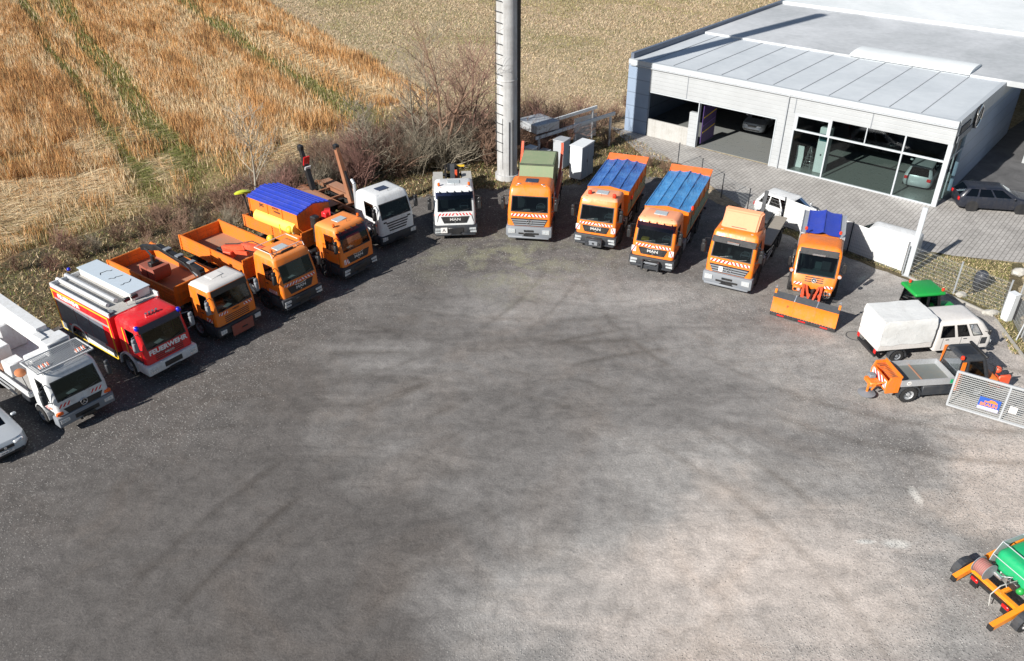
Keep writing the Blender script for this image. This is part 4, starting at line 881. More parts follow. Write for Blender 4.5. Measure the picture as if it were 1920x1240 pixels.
# ---- fire engine
def v_fire():
    t = thing('fire_engine', 'red fire engine with grey shutters and a white bumper, lettering across its front', 'fire engine', (-14.7, 29.55, 0), 54)
    cab, Y, zs, zt, zr = truck_cab(t, 'iveco', RED, yb=1.85, mirrors=GREYP, bump_m=WHITE, hatch=None, stripes=False, steps=False)
    text('FEUERWEHR', 0.30, LETTERW, cab, (0, Y(zs - 0.18) - 0.012, zs - 0.17), (87, 0, 0), 0.006, 0.012, 1.08)
    text('IVECO', 0.13, LETTER, cab, (0, Y(zs - 0.42) - 0.03, zs - 0.42), (87, 0, 0), 0.006, 0.004, 1.2)
    chassis(t, 6.9, (1.42, 5.2), rimc=GREYP)
    s = MB()
    for sg in (-1, 1):
        arch(s, 0.92 if sg > 0 else -1.22, 1.22 if sg > 0 else -0.92, 1.42, 0.5, 0.60, -8, 188, 0.05, 12); s.box(1.0 * sg if sg > 0 else -1.22, 1.22 if sg > 0 else -1.0, 0.34, 0.72, 0.48, 0.98, 0, 0.04)
    s.build('wheel_arch', WHITE, t)
    vz = MB(); vz.add([(-1.0, Y(zt) - 0.02, zt - 0.06), (1.0, Y(zt) - 0.02, zt - 0.06), (1.0, Y(zr) - 0.02, zr + 0.0), (-1.0, Y(zr) - 0.02, zr + 0.0)], [(0, 1, 2, 3)]); vz.build('sun_visor', paint('dark blue visor', (0.02, 0.025, 0.06), 0.3, 0.1), cab)
    for sg in (-1, 1):
        b = MB(); b.ball((sg * 1.0, Y(zt) + 0.06, zt + 0.22), 0.11, (1, 1, 1.1), 8); b.build('beacon', BLUEG, cab)
    f = MB()
    for k in range(4): x = -0.28 + 0.16 * k; f.tube((x, 0.72, zr + 0.11), (x, 0.66, zr + 0.28), 0.035, 0.055, n=8)
    f.box(-0.38, 0.34, 0.68, 0.80, zr + 0.11, zr + 0.14); f.build('roof_horn', CHROME, cab)
    for sg in (-1, 1):
        q = MB(); q.box(sg * 1.122 - 0.004, sg * 1.122 + 0.004, 1.30, 1.37, 0.95, zt, 0); q.build('reflective_strip', YELLOW, cab)
    # body
    y0, y1, hw = 2.0, 6.7, 1.22
    b = MB(); b.box(-hw, hw, y0, y1, 0.95, 2.66, 0); b.box(-hw, hw, y0 + 0.5, 4.5, 0.5, 0.95, 1); b.box(-hw, hw, 5.9, y1, 0.5, 0.95, 1)
    bo = b.build('body', [RED, WHITE], t)
    for sg in (-1, 1):
        xo = sg * hw
        def pan(nm, ya, yb_, za, zb, m, o=0.006, th=0.006):
            p = MB(); p.box(min(xo, xo + sg * (o)), max(xo, xo + sg * (o)), ya, yb_, za, zb); return p.build(nm, m, bo)
        for ya, yb_ in ((2.75, 3.85), (3.89, 5.0), (5.04, 6.5)):
            p = MB(); p.box(min(xo, xo + sg * 0.012), max(xo, xo + sg * 0.012), ya, yb_, 1.05, 2.08, 0)
            for zz in np.arange(1.1, 2.06, 0.09): p.box(min(xo, xo + sg * 0.016), max(xo, xo + sg * 0.016), ya, yb_, zz, zz + 0.02, 0)
            p.build('roller_shutter', SHUT, bo, 0)
        pan('white_panel', 2.2, 6.55, 2.10, 2.20, ALU, 0.010)
        pan('skirt_panel', 3.0, 4.45, 0.6, 1.03, WHITE, 0.014); pan('skirt_panel', 5.95, 6.5, 0.6, 1.03, SHUT, 0.014)
        q = MB()
        for a in ((2.14, 6.66, 2.54, 2.61), (2.14, 2.21, 0.55, 2.54), (6.59, 6.66, 0.55, 2.54), (2.21, 6.59, 0.50, 0.55)): q.box(min(xo, xo + sg * 0.014), max(xo, xo + sg * 0.014), *a)
        q.build('reflective_strip', YELLOW if sg < 0 else NEON, bo)
        if sg < 0: text('FEUERWEHR', 0.27, LETTERW, bo, (xo - 0.010, 5.3, 2.38), (90, 0, -90), 0.006, 0.012, 1.15)
        ar = MB(); arch(ar, min(xo, xo + sg * 0.02) , max(xo, xo + sg * 0.02), 5.2, 0.5, 0.62, 0, 180, 0.10, 12); ar.build('wheel_arch', WHITE, bo)
    d = MB(); d.box(-1.18, 1.18, y0 + 0.05, y1 - 0.05, 2.662, 2.680, 0)
    for xx in (-1.20, 1.14): d.box(xx, xx + 0.06, y0, y1, 2.663, 2.860, 1)
    d.box(-1.14, 1.14, y1 - 0.06, y1, 2.663, 2.860, 1); d.build('roof_deck', [GREYL, WHITE], bo)
    c = MB(); c.box(0.18, 1.10, 2.45, 6.6, 2.685, 3.060, 0, 0.03); c.box(0.12, 1.14, 2.43, 6.62, 3.062, 3.100, 1, 0.01)
    bx = c.build('equipment_box', [WHITE_P, paint('pale blue lid', (0.50, 0.58, 0.66), 0.35, 0.15)], bo)
    rr = random.Random(4)
    for k, yy in enumerate((3.5, 4.3, 5.1)):
        pts = [(0.35 + 0.10 * j, yy + rr.uniform(-0.12, 0.12), 3.108) for j in range(7)]; w_ = MB(); w_.path(pts, 0.012, 5); w_.build('strap', BLACKP, bx)
    tb = MB(); tb.tube((-0.30, 2.9, 2.800), (-0.30, 6.9, 2.800), 0.11, n=12); tb.build('suction_hose_tube', ALU, bo)
    tb = MB(); tb.tube((-0.72, 2.860, 2.780), (-0.72, 6.9, 2.780), 0.09, n=12); tb.build('suction_hose_tube', WHITE, bo)
    for k in (-0.15, 0.22):
        fl = MB(); fl.tube((k, 2.3, 2.680), (k, 2.3, 2.960), 0.02); fl.box(k - 0.15, k + 0.15, 2.16, 2.30, 2.940, 3.100, 1, 0.02); fl.build('floodlight', [CHROME, BLACKP], bo)
    bb = MB(); bb.box(-1.1, -0.8, 2.2, 2.5, 2.685, 2.760, 0, 0.02); bb.build('roof_box', GREYP, bo)
    be = MB(); be.ball((0.0, 7.15, 2.890), 0.09, n=8); be.build('beacon', BLUEG, bo)
v_fire()
# ---- orange tipper with black crane and grab
def crane_black(root, x, y, z, name='loader_crane'):
    c = MB(); c.box(x - 0.3, x + 0.3, y - 0.25, y + 0.25, z, z + 0.6, 0, 0.05); c.beam((x, y, z + 0.5), (x, y, z + 1.75), 0.26, 0.26)
    c.box(-1.15, 1.15, y - 0.14, y + 0.14, z + 0.02, z + 0.24, 0, 0.03)
    return c
def v_grab():
    t = thing('tipper_truck', 'orange tipper truck with white cab roof, black crane and rust red grab in its bed', 'truck', (-12.65, 32.6, 0), 54.5)
    cab, Y, zs, zt, zr = truck_cab(t, 'iveco', ORANGE, ROOF=WHITE_P, yb=1.75, mirrors=GREYP, hatch=WHITE_P)
    vz = MB(); vz.add([(-0.98, Y(zt) - 0.02, zt - 0.05), (0.98, Y(zt) - 0.02, zt - 0.05), (0.96, Y(zr) - 0.02, zr - 0.02), (-0.96, Y(zr) - 0.02, zr - 0.02)], [(0, 1, 2, 3)]); vz.build('sun_visor', BLACKP, cab)
    chassis(t, 8.0, (1.42, 5.9), rimc=GREYP)
    tipper(t, 2.75, 8.2, 1.30, 1.98)
    p = MB(); p.box(-0.55, 0.62, -0.22, -0.14, 0.30, 0.86, 0, 0.02); p.box(-0.05, 0.25, -0.25, -0.22, 0.55, 0.6, 1); p.build('plough_plate', [GRABR, BLACKP], t)
    side_chev(t, -1.125, 0.35, 0.75, 1.05, 1.28, 2, -1)
    c = crane_black(t, 0.0, 2.2, 0.95); c.beam((0.05, 2.2, 2.65), (0.15, 5.6, 2.95), 0.28, 0.32, 0, 0.22, 0.26); c.beam((0.15, 5.6, 2.9), (-0.1, 6.7, 2.72), 0.20, 0.24)
    c.tube((0.2, 2.3, 1.7), (0.25, 3.6, 2.55), 0.07, n=8, mi=1); c.path([(-0.1, 2.3, 2.2), (-0.15, 3.2, 2.9), (-0.1, 4.4, 3.0), (0, 5.6, 3.1)], 0.025, 5)
    for s_ in (2.9, 3.8, 4.7): c.box(-0.06, 0.28, s_, s_ + 0.25, 2.83 + 0.09 * (s_ - 2.2) / 1.0 * 0.9, 2.88 + 0.09 * (s_ - 2.2), 1)
    c.build('loader_crane', [BLACKP, GREYP], t, 25)
    g = MB()
    for sg in (-1, 1):
        pts = []
        for k in range(9): a = R(-90 + sg * (12 + 13 * k)); pts.append((0.15 + 0.62 * math.cos(a) * (1 if True else 1), 1.95 + 0.60 * math.sin(a)))
        poly = [(5.45 + u * 1.0, v) for u, v in pts] + [(5.45 + 0.15, 2.12)]
        g.prism(poly, -0.75, 0.15, 'x', 0)
    g.tube((-0.3, 5.6, 2.1), (-0.3, 5.6, 2.62), 0.11, n=10, mi=1); g.box(-0.55, -0.05, 5.45, 5.75, 2.05, 2.35, 1, 0.03); g.path([(-0.3, 5.6, 2.6), (-0.1, 6.5, 2.75)], 0.05, 6, 1)
    g.build('clamshell_grab', [GRABR, BLACKP], t)
v_grab()
# ---- orange tipper with red crane
def v_redcrane():
    t = thing('tipper_truck', 'orange tipper truck with roof bars, a red crane and a yellow ball in its bed', 'truck', (-10.25, 35.15, 0), 52)
    cab, Y, zs, zt, zr = truck_cab(t, 'man', ORANGE, ROOF=ORANGE_SKY, yb=2.0)
    chassis(t, 8.0, (1.42, 5.9), rimc=GREYD)
    tipper(t, 2.75, 8.2, 1.30, 1.98)
    side_chev(t, -1.125, 0.45, 1.05, 1.0, 1.24, 4)
    r_ = MB(); z = zr + 0.30
    for xx in (-0.95, 0.95): r_.tube((xx, 0.75, z), (xx, 1.95, z), 0.022); r_.tube((xx, 0.75, z), (xx, 0.62, zr + 0.1), 0.022)
    for yy in (0.75, 1.95): r_.tube((-0.95, yy, z), (0.95, yy, z), 0.022)
    for xx in (-0.6, 0.6): r_.tube((xx, 0.75, z), (xx, 0.75, zr + 0.1), 0.02)
    r_.build('roof_bars', paint('pink white bars', (0.75, 0.62, 0.58), 0.4, 0.1), cab)
    for xx in (-0.85, 0.85): beacon(cab, xx, 0.8, z, 0.085, 0.13, AMBER, 0.04)
    bar = MB(); bar.box(-0.35, 0.35, 0.66, 0.74, zr + 0.14, zr + 0.24, 0, 0.02); bar.build('light_bar', BLACKP, cab)
    c = MB(); c.box(-0.3, 0.3, 2.2, 2.65, 0.95, 1.7, 0, 0.05); c.beam((0, 2.4, 1.6), (0, 2.6, 2.45), 0.30, 0.30); c.beam((0.0, 2.6, 2.4), (-0.15, 4.1, 2.25), 0.26, 0.28); c.beam((-0.15, 3.9, 2.2), (-0.35, 5.6, 1.75), 0.30, 0.24); c.beam((-0.5, 5.4, 1.72), (-0.1, 3.9, 1.85), 0.2, 0.2)
    c.box(-0.75, -0.15, 4.7, 5.2, 1.45, 1.85, 0, 0.04, rot=(0, 0, 20)); c.box(-0.6, -0.1, 5.4, 5.95, 1.40, 1.7, 1, 0.04); c.path([(0.1, 2.6, 2.5), (0.05, 3.6, 2.55), (-0.2, 4.6, 2.2), (-0.3, 5.5, 1.95)], 0.03, 5, 1)
    c.tube((-0.05, 3.2, 2.15), (-0.2, 4.8, 1.85), 0.06, n=8, mi=1); c.tube((-0.75, 4.2, 1.6), (-0.6, 5.9, 1.5), 0.05, n=8, mi=2); c.build('loader_crane', [REDOR, BLACKP, CHROME], t, 25)
    b = MB(); b.ball((0.45, 2.55, 2.85), 0.20, n=9); b.tube((0.45, 2.55, 1.4), (0.45, 2.55, 2.7), 0.03); b.build('yellow_ball', YELLOW, t)
v_redcrane()
# ---- orange spreader truck
def tarp_roof(root, x0, x1, y0, y1, z, M, n=5, ridge=0.16, M2=None, sag=0.03, name='tarpaulin_cover'):
    """corrugated tarp laid lengthways: folds run along y"""
    b = MB(); k = n * 4; nyy = 8; vs = []; fs = []; rr = random.Random(int(x1 * 100 + y1))
    w1 = [rr.uniform(-0.022, 0.022) for _ in range((k + 1) * (nyy + 1))]
    for j in range(nyy + 1):
        for i in range(k + 1):
            u = i / k; x = x0 + (x1 - x0) * u; zz = z + ridge * (1 - abs(2 * u - 1)) + (0.022 if i % 4 == 0 else (-sag * (1 if i % 4 == 2 else 0.7))) + w1[j * (k + 1) + i] * (1 if 0 < i < k else 0)
            vs.append((x, y0 + (y1 - y0) * j / nyy, zz))
    for j in range(nyy):
        for i in range(k): a = j * (k + 1) + i; fs.append((a, a + 1, a + k + 2, a + k + 1))
    b.add(vs, fs, 0)
    o = b.build(name, [M], root, 25)
    s = MB()
    for i in range(0, k + 1, 4):
        u = i / k; x = x0 + (x1 - x0) * u; zz = z + ridge * (1 - abs(2 * u - 1)) + 0.035; s.beam((x, y0, zz), (x, y1, zz), 0.05, 0.03)
    s.build('cover_bow', M2 or M, o)
    return o
def v_spreader():
    t = thing('spreader_truck', 'orange truck with a big blue roofed salt hopper and pale yellow tank behind the cab', 'truck', (-7.95, 38.4, 0), 53)
    cab, Y, zs, zt, zr = truck_cab(t, 'man', ORANGE, ROOF=ORANGE_SKY, yb=2.0, visor=VISORR, stripes=False, beacons=((-0.85, 0.75), (0.85, 0.75)))
    chassis(t, 7.0, (1.42, 5.2), rimc=GREYD)
    tipper(t, 2.95, 7.8, 1.30, 1.85)
    sc = MB(); chevrons(sc, -1.0, -0.62, 1.05, 1.32, Y, 2, 0.9, 1, 0.01); sc.build('hazard_stripes', [HAZW, HAZR], cab, 0)
    h = MB(); prof = [(-0.35, 1.34), (0.35, 1.34), (1.08, 2.25), (1.08, 3.05), (0.0, 3.32), (-1.08, 3.05), (-1.08, 2.25)]
    h.prism(prof, 3.25, 7.2, 'y', 0)
    for y in (3.25, 4.45, 5.65, 7.16):
        for sg in (-1, 1): h.box(sg * 1.09 - 0.02, sg * 1.09 + 0.02, y, y + 0.06, 2.25, 3.04, 0)
    ho = h.build('salt_hopper', [ORANGE_B], t, 25)
    for sg in (-1, 1):
        r_ = MB(); n = 10
        a, b_ = (0.0, 3.37), (sg * 1.14, 3.09)
        r_.add([(a[0], 3.15, a[1]), (a[0], 7.3, a[1]), (b_[0], 7.3, b_[1]), (b_[0], 3.15, b_[1]), (a[0], 3.15, a[1] - 0.05), (a[0], 7.3, a[1] - 0.05), (b_[0], 7.3, b_[1] - 0.05), (b_[0], 3.15, b_[1] - 0.05)], [(0, 1, 2, 3), (4, 5, 6, 7), (0, 1, 5, 4), (1, 2, 6, 5), (2, 3, 7, 6), (3, 0, 4, 7)])
        for k in range(4):
            u = (k + 0.5) / 4; x = sg * 1.14 * u; zz = 3.37 - 0.28 * u; r_.box(x - 0.03, x + 0.03, 3.14, 7.31, zz, zz + 0.045, 0)
        r_.build('hopper_roof', BLUE_D, ho, 20)
    text('JMS', 0.26, LETTERK, ho, (-1.085, 6.15, 2.82), (90, 0, -90), 0.004, 0.004, 1.0)
    text('KÜPPER', 0.15, LETTERK, ho, (-1.085, 5.0, 2.90), (90, 0, -90), 0.004, 0.004); text('WEISSER', 0.15, LETTERK, ho, (-1.085, 4.9, 2.72), (90, 0, -90), 0.004, 0.004)
    k = MB(); k.tube((-1.0, 3.5, 2.1), (-1.0, 6.7, 2.1), 0.34, n=18); k.box(-1.32, -1.28, 3.4, 6.8, 2.0, 2.03, 1); tk = k.build('brine_tank', [YELLOW_P, GREYP], t)
    b = MB(); b.ball((-1.28, 3.75, 2.12), 0.22, n=9); b.build('yellow_ball', YELLOW, t)
    v = MB(); v.tube((-1.35, 4.5, 1.75), (-1.35, 4.5, 2.25), 0.025, n=6); v.build('hose', NEON, tk)
    c = crane_black(t, 0.0, 2.5, 0.95); c.beam((0, 2.5, 2.6), (0.9, 2.55, 1.9), 0.22, 0.26); c.box(-0.75, -0.35, 2.3, 2.7, 2.3, 3.0, 0, 0.06); c.beam((-0.55, 2.5, 2.5), (-0.55, 2.55, 1.5), 0.2, 0.22); c.tube((-0.15, 2.4, 1.5), (-0.5, 2.4, 2.5), 0.05, mi=1); c.build('loader_crane', [BLACKP, GREYP], t, 25)
    c = MB(); c.beam((0.2, 2.35, 2.95), (0.75, 3.0, 2.7), 0.3, 0.3); c.box(0.0, 0.4, 2.3, 2.65, 2.5, 3.0, 0, 0.05); c.build('crane_arm', RED, t)
    r_ = MB()
    for xx in (-0.9, -0.4): r_.tube((xx, 7.45, 1.3), (xx, 7.45, 2.9), 0.04)
    r_.box(-0.9, -0.4, 7.43, 7.47, 2.0, 2.06); r_.box(-0.9, -0.4, 7.43, 7.47, 2.6, 2.66); r_.build('rear_frame', BLACKP, t)
    d = MB(); d.lathe([(0, 0), (0.42, 0.02), (0.46, 0.10), (0.30, 0.20), (0, 0.26)], (0, 0, 0), 'z', 20); o = d.build('spreading_disc_cover', paint('yellow green plastic', (0.60, 0.68, 0.05), 0.4, 0.2), t); o.location = (-0.9, 7.9, 2.95); o.rotation_euler = (R(-20), R(12), 0); o.scale = (1.2, 0.8, 1)
    st = MB(); st.tube((-0.9, 7.6, 1.6), (-0.9, 7.9, 2.95), 0.05); st.build('arm', BLACKP, t)
v_spreader()
# ---- white hooklift with raised arms
def v_scania():
    t = thing('hooklift_truck', 'white truck with a bare rusty frame and two upright arms behind its cab', 'truck', (-6.35, 42.1, 0), 45); t.scale = (1.04, 1.04, 1.04)
    cab, Y, zs, zt, zr = truck_cab(t, 'scania', WHITE, yb=2.15, hatch=HATCHD, bump_m=GREYD)
    chassis(t, 8.6, (1.42, 5.6, 7.0), rimc=GREYD, frame=BLACKP)
    f = MB()
    for sg in (-1, 1): f.box(sg * 0.5 - 0.07, sg * 0.5 + 0.07, 2.8, 8.6, 1.02, 1.22, 0); f.box(sg * 0.92 - 0.3, sg * 0.92 + 0.3, 4.6, 8.3, 1.18, 1.22, 1)
    for y in (3.0, 4.2, 5.6, 7.0, 8.3): f.box(-0.9, 0.9, y, y + 0.12, 1.05, 1.2, 0)
    f.box(-1.15, 1.15, 2.4, 3.1, 1.0, 1.18, 1); f.build('hooklift_frame', [RUST, RUSTF], t)
    a = MB(); a.beam((-0.45, 7.4, 1.1), (-0.45, 8.2, 3.5), 0.28, 0.30, 0, 0.20, 0.22); a.box(-0.60, -0.30, 8.05, 8.40, 3.35, 3.70, 0, 0.06); a.box(-0.64, -0.26, 7.72, 7.80, 2.6, 3.15, 1, rot=(18, 0, 0)); a.box(-0.64, -0.26, 7.68, 7.74, 2.35, 2.55, 2, rot=(18, 0, 0)); a.build('lift_arm', [BLACKP, REDD, WHITE], t, 25)
    a = MB(); a.beam((0.15, 4.4, 1.1), (0.15, 5.4, 4.1), 0.30, 0.34, 0, 0.20, 0.26); a.box(0.0, 0.3, 5.28, 5.58, 3.98, 4.3, 1, 0.06); a.beam((0.15, 4.2, 1.3), (0.15, 4.8, 2.9), 0.10, 0.10, 1); a.build('lift_arm', [RUST, BLACKP], t, 25)
    p = MB(); p.tube((-0.95, 2.35, 1.0), (-0.95, 2.35, 3.15), 0.09, n=10); p.tube((-0.95, 2.35, 3.15), (-0.95, 2.55, 3.35), 0.09, n=10); p.build('exhaust_pipe', GALV, t)
v_scania()
# ---- white hooklift, middle
def v_white():
    t = thing('hooklift_truck', 'white truck left of the mast with a paper letter A on its bumper', 'truck', (-3.2, 42.7, 0), 5); t.scale = (1.03, 1.03, 1.03)
    cab, Y, zs, zt, zr = truck_cab(t, 'man', WHITE, yb=1.95, visor=VISOR, beacons=((-0.82, 0.75), (0.82, 0.75)))
    chassis(t, 8.4, (1.42, 5.4, 6.8), rimc=GREYD, guards=GREYL)
    f = MB()
    for sg in (-1, 1): f.box(sg * 0.4 - 0.06, sg * 0.4 + 0.06, 2.6, 8.4, 1.02, 1.24, 0); f.box(sg * 0.88 - 0.30, sg * 0.88 + 0.30, 3.4, 4.5, 1.12, 1.16, 1); f.box(sg * 0.88 - 0.30, sg * 0.88 + 0.30, 4.7, 7.4, 1.14, 1.18, 1)
    f.box(-0.12, 0.12, 3.4, 8.0, 1.1, 1.5, 2, 0.02); f.beam((0, 4.3, 1.4), (0, 4.9, 2.6), 0.26, 0.3, 2); f.box(-0.3, 0.3, 7.5, 7.7, 1.2, 1.6, 0); f.box(0.2, 0.8, 8.1, 8.2, 1.2, 1.3, 3); f.box(0.15, 0.3, 6.2, 6.6, 1.2, 1.6, 4)
    f.build('hooklift_frame', [BLACKP, GREYL, GREYD, YELLOW, REDOR], t)
    p = MB(); p.box(-0.82, -0.46, -0.088, -0.082, 0.52, 0.84); po = p.build('paper_sign', HAZW, t); text('A', 0.28, LETTERK, po, (-0.64, -0.092, 0.67), (90, 0, 0), 0.002)
    hl = MB()
    for sg in (-1, 1): hl.add([(sg * 0.98, Y(1.1) - 0.008, 1.12), (sg * 1.0, Y(1.1) - 0.008, 1.12), (sg * 0.93, Y(1.5) - 0.008, 1.5), (sg * 0.88, Y(1.5) - 0.008, 1.5)], [(0, 1, 2, 3)])
    hl.build('vent', BLACKP, cab)
v_white()
# ---- skip loader
def skip_arms(root, y0, M, M2, h=1.75):
    for sg in (-1, 1):
        a = MB(); x = sg * 1.08; a.beam((x, y0 - 0.4, 1.25), (x, y0 + 0.9, 1.25 + h * 0.65), 0.16, 0.30); a.beam((x, y0 + 0.8, 1.20 + h * 0.6), (x, y0 + 2.4, 1.25 + h), 0.15, 0.26); a.box(x - 0.09, x + 0.09, y0 + 2.2, y0 + 2.5, 1.0 + h, 1.35 + h, 0, 0.03)
        a.tube((x * 0.9, y0 - 1.4, 1.2), (x * 0.9, y0 + 0.5, 2.1), 0.06, n=8, mi=1); a.build('lift_arm', [M, CHROME], root, 25)
def v_skip():
    t = thing('skip_loader_truck', 'orange skip loader truck carrying a faded green container, right of the concrete mast', 'truck', (0.95, 42.4, 0), -8); t.scale = (1.07, 1.07, 1.07)
    cab, Y, zs, zt, zr = truck_cab(t, 'actros', ORANGE, yb=2.0, bump_m=GREYP, hatch=HATCHD)
    chassis(t, 7.0, (1.45, 5.4), rimc=GREYD, frame=BLACKP)
    for sg in (-1, 1):
        bb = MB(); bb.box(sg * 0.62 - 0.1, sg * 0.62 + 0.1, 0.72, 0.80, zr + 0.13, zr + 0.18, 0, 0.02); bb.build('roof_lamp', CHROME, cab)
    d = MB(); d.box(-1.15, 1.15, 2.5, 7.0, 1.02, 1.18, 0, 0.02); d.box(1.10, 1.20, 2.4, 6.9, 1.1, 1.45, 1, 0.02); d.box(-1.20, -1.10, 2.4, 6.9, 1.1, 1.45, 1, 0.02); d.build('loader_bed', [BLACKP, paint('dark red bed', (0.30, 0.05, 0.03), 0.5, 0.4)], t)
    a = MB()
    for sg in (-1, 1):
        a.beam((sg * 1.13, 3.4, 1.3), (sg * 1.13, 5.4, 1.9), 0.15, 0.38, 0); a.beam((sg * 1.13, 5.3, 1.8), (sg * 1.15, 6.2, 2.9), 0.14, 0.30, 1); a.beam((sg * 1.15, 6.2, 2.8), (sg * 1.13, 6.35, 3.35), 0.13, 0.2, 1)
        a.tube((sg * 1.0, 2.7, 1.3), (sg * 1.05, 5.0, 1.75), 0.06, n=8, mi=2)
    a.build('lift_arm', [paint('red brown arm', (0.42, 0.09, 0.05), 0.5, 0.35), REDOR, CHROME], t, 25)
    k = MB(); k.prism([(2.55, 1.7), (3.35, 3.1), (5.2, 3.2), (6.1, 2.9), (6.6, 2.0), (5.6, 1.2), (3.4, 1.2)], -0.93, 0.93, 'x', 0)
    for y in (3.5, 4.3, 5.1):
        for sg in (-1, 1): k.box(sg * 0.94 - 0.02, sg * 0.94 + 0.02, y, y + 0.08, 1.3, 2.85, 0)
    k.box(-0.95, 0.95, 5.16, 5.26, 3.16, 3.23, 1); k.box(-0.96, 0.96, 3.30, 3.42, 3.06, 3.13, 1)
    for x in np.linspace(-0.8, 0.8, 6): k.box(x - 0.01, x + 0.01, 2.86, 3.26, 2.25, 2.32, 1)
    ko = k.build('skip_container', [SKIPG, paint('dark green rim', (0.07, 0.09, 0.06), 0.7, 0.3)], t, 25)
    k = MB(); k.prism([(3.44, 3.11), (5.14, 3.20), (5.14, 3.23), (3.44, 3.14)], -0.88, 0.88, 'x', 0); k.build('lid', SKIPG, ko)
    m = MB(); arch(m, -1.27, -0.75, 2.55, 0.9, 0.62, 10, 170, 0.04, 8); m.build('mudguard', BLACKP, t)
v_skip()
# ---- two gritting tippers with blue covers
def v_bluetip(loc, rz, label, y1, tarp, front, visor=None, bea=(), plate=1):
    t = thing('covered_tipper_truck', label, 'truck', loc, rz, 'orange tippers under blue tarpaulins')
    cab, Y, zs, zt, zr = truck_cab(t, 'man', ORANGE, ROOF=ORANGE_FADE_SKY, yb=1.95, visor=visor, beacons=())
    for bx, by in bea: beacon(cab, bx, by, zr + 0.12, 0.11, 0.18, paint('red orange beacon', (0.75, 0.04, 0.01), 0.25, 0.0), 0.04)
    chassis(t, y1 + 0.1, (1.42, 4.6, 5.95), rimc=GREYD)
    for sg in (-1, 1):
        cv = MB(); chevrons(cv, sg * 1.0 - 0.13, sg * 1.0 + 0.11, 1.12, 1.45, lambda z: Y(z) + 0.05, 2, 0.9, -sg, 0.07); cv.build('hazard_stripes', [HAZW, HAZR], cab, 0)
    pl = MB()
    if plate == 1:
        pl.box(-0.48, 0.48, -0.34, -0.16, 0.34, 0.80, 0, 0.03); pl.box(-0.25, 0.25, -0.37, -0.33, 0.45, 0.70, 1, 0.03)
        for x in (-0.3, 0.0, 0.3): pl.tube((x, -0.30, 0.57), (x, -0.40, 0.57), 0.06, n=10)
    else:
        for x in (-0.42, 0.42): pl.box(x - 0.05, x + 0.05, -0.36, -0.08, 0.30, 0.82, 0, 0.02)
        pl.box(-0.38, 0.38, -0.26, -0.20, 0.34, 0.58, 0, 0.02); pl.tube((-0.40, -0.25, 0.72), (0.40, -0.25, 0.72), 0.03, mi=1); pl.box(-0.3, 0.3, -0.20, -0.12, 0.60, 0.70, 1, 0.02)
    pl.build('plough_plate', [GREYD, GREYP], t)
    hw = 1.20; z0, z1 = 1.30, 2.62; y0 = 2.55; b = MB()
    b.box(-hw, hw, y0, y1, z0 - 0.14, z0, 0); b.build('load_floor', [ORANGE_B], t)
    for sg in (-1, 1):
        s_ = MB(); xa, xb = sorted((sg * hw, sg * (hw - 0.05))); s_.box(xa, xb, y0 + 0.06, y1 - 0.06, z0 + 0.002, z0 + 0.66, 0)
        xo = sg * hw
        for zz in (z0 + 0.10, z0 + 0.32, z0 + 0.56): s_.box(min(xo, xo + sg * 0.035), max(xo, xo + sg * 0.035), y0 + 0.06, y1 - 0.06, zz - 0.05, zz + 0.05, 0)
        s_.build('side_board', [SIDEG], t)
        s_ = MB(); s_.box(xa, xb, y0 + 0.06, y1 - 0.06, z0 + 0.70, z1, 0)
        for yy in np.linspace(y0 + 0.1, y1 - 0.2, 5): s_.box(min(xo, xo + sg * 0.04), max(xo, xo + sg * 0.04), yy, yy + 0.07, z0 + 0.62, z1, 0)
        s_.build('side_extension', [ORANGE_B], t)
    s_ = MB(); s_.prism([(-hw, z0), (hw, z0), (hw, z1 + 0.02), (0, z1 + 0.20), (-hw, z1 + 0.02)], y0, y0 + 0.06, 'y', 0)
    for x in (-0.8, 0, 0.8): s_.box(x - 0.03, x + 0.03, y0 - 0.03, y0 - 0.002, z0, z1, 0)
    s_.build('head_board', [ORANGE], t)
    s_ = MB(); s_.box(-hw, hw, y1 - 0.06, y1, z0, z1 + 0.12, 0); s_.prism([(y1 - 0.0, z1 + 0.05), (y1 + 0.42, z1 + 0.25), (y1 + 0.42, z1 + 0.31), (y1 - 0.02, z1 + 0.13)], -hw - 0.03, hw + 0.03, 'x', 0)
    for sg in (-1, 1): s_.prism([(y1 - 0.5, z1), (y1 + 0.42, z1 + 0.10), (y1 + 0.42, z1 + 0.31), (y1 - 0.1, z1 + 0.12)], sg * hw - 0.02, sg * hw + 0.02, 'x', 0)
    s_.build('tailgate', [paint('red orange tailgate', (0.80, 0.15, 0.03), 0.5, 0.35)], t)
    tarp_roof(t, -hw - 0.01, hw + 0.01, y0 + 0.03, y1 - 0.04, z1 + 0.03, tarp, 4, 0.14, tarp, 0.018)
    for xx in (hw + 0.12,):
        beacon(t, xx, y0 + 0.3, z1 - (0.0 if front else 0.6), 0.07, 0.2, paint('red orange beacon', (0.75, 0.04, 0.01), 0.25, 0.0), 0.1)
        q = MB(); q.tube((xx, y0 + 0.3, z0 + 0.2), (xx, y0 + 0.3, z1 - (0.0 if front else 0.6)), 0.015); q.build('pole', BLACKP, t)
    if front:
        yp = MB(); yp.box(-0.72, -0.30, Y(zs) + 0.16, Y(zs) + 0.46, zs - 0.025, zs + 0.13, 0, 0.03); yp.build('yellow_pack', YELLOW, cab)
        tk = MB(); tk.box(0.66, 1.2, 2.2, 3.0, 0.42, 1.05, 0, 0.12, seg=2); tk.build('air_tank', GREYP, t)
    return t
v_bluetip((4.6, 41.5, 0), -20, 'orange tipper under a dark blue tarpaulin, two red beacons on its pinkish cab roof', 7.2, BLUE, False, bea=((-0.62, 0.85), (0.78, 0.75)), plate=1)
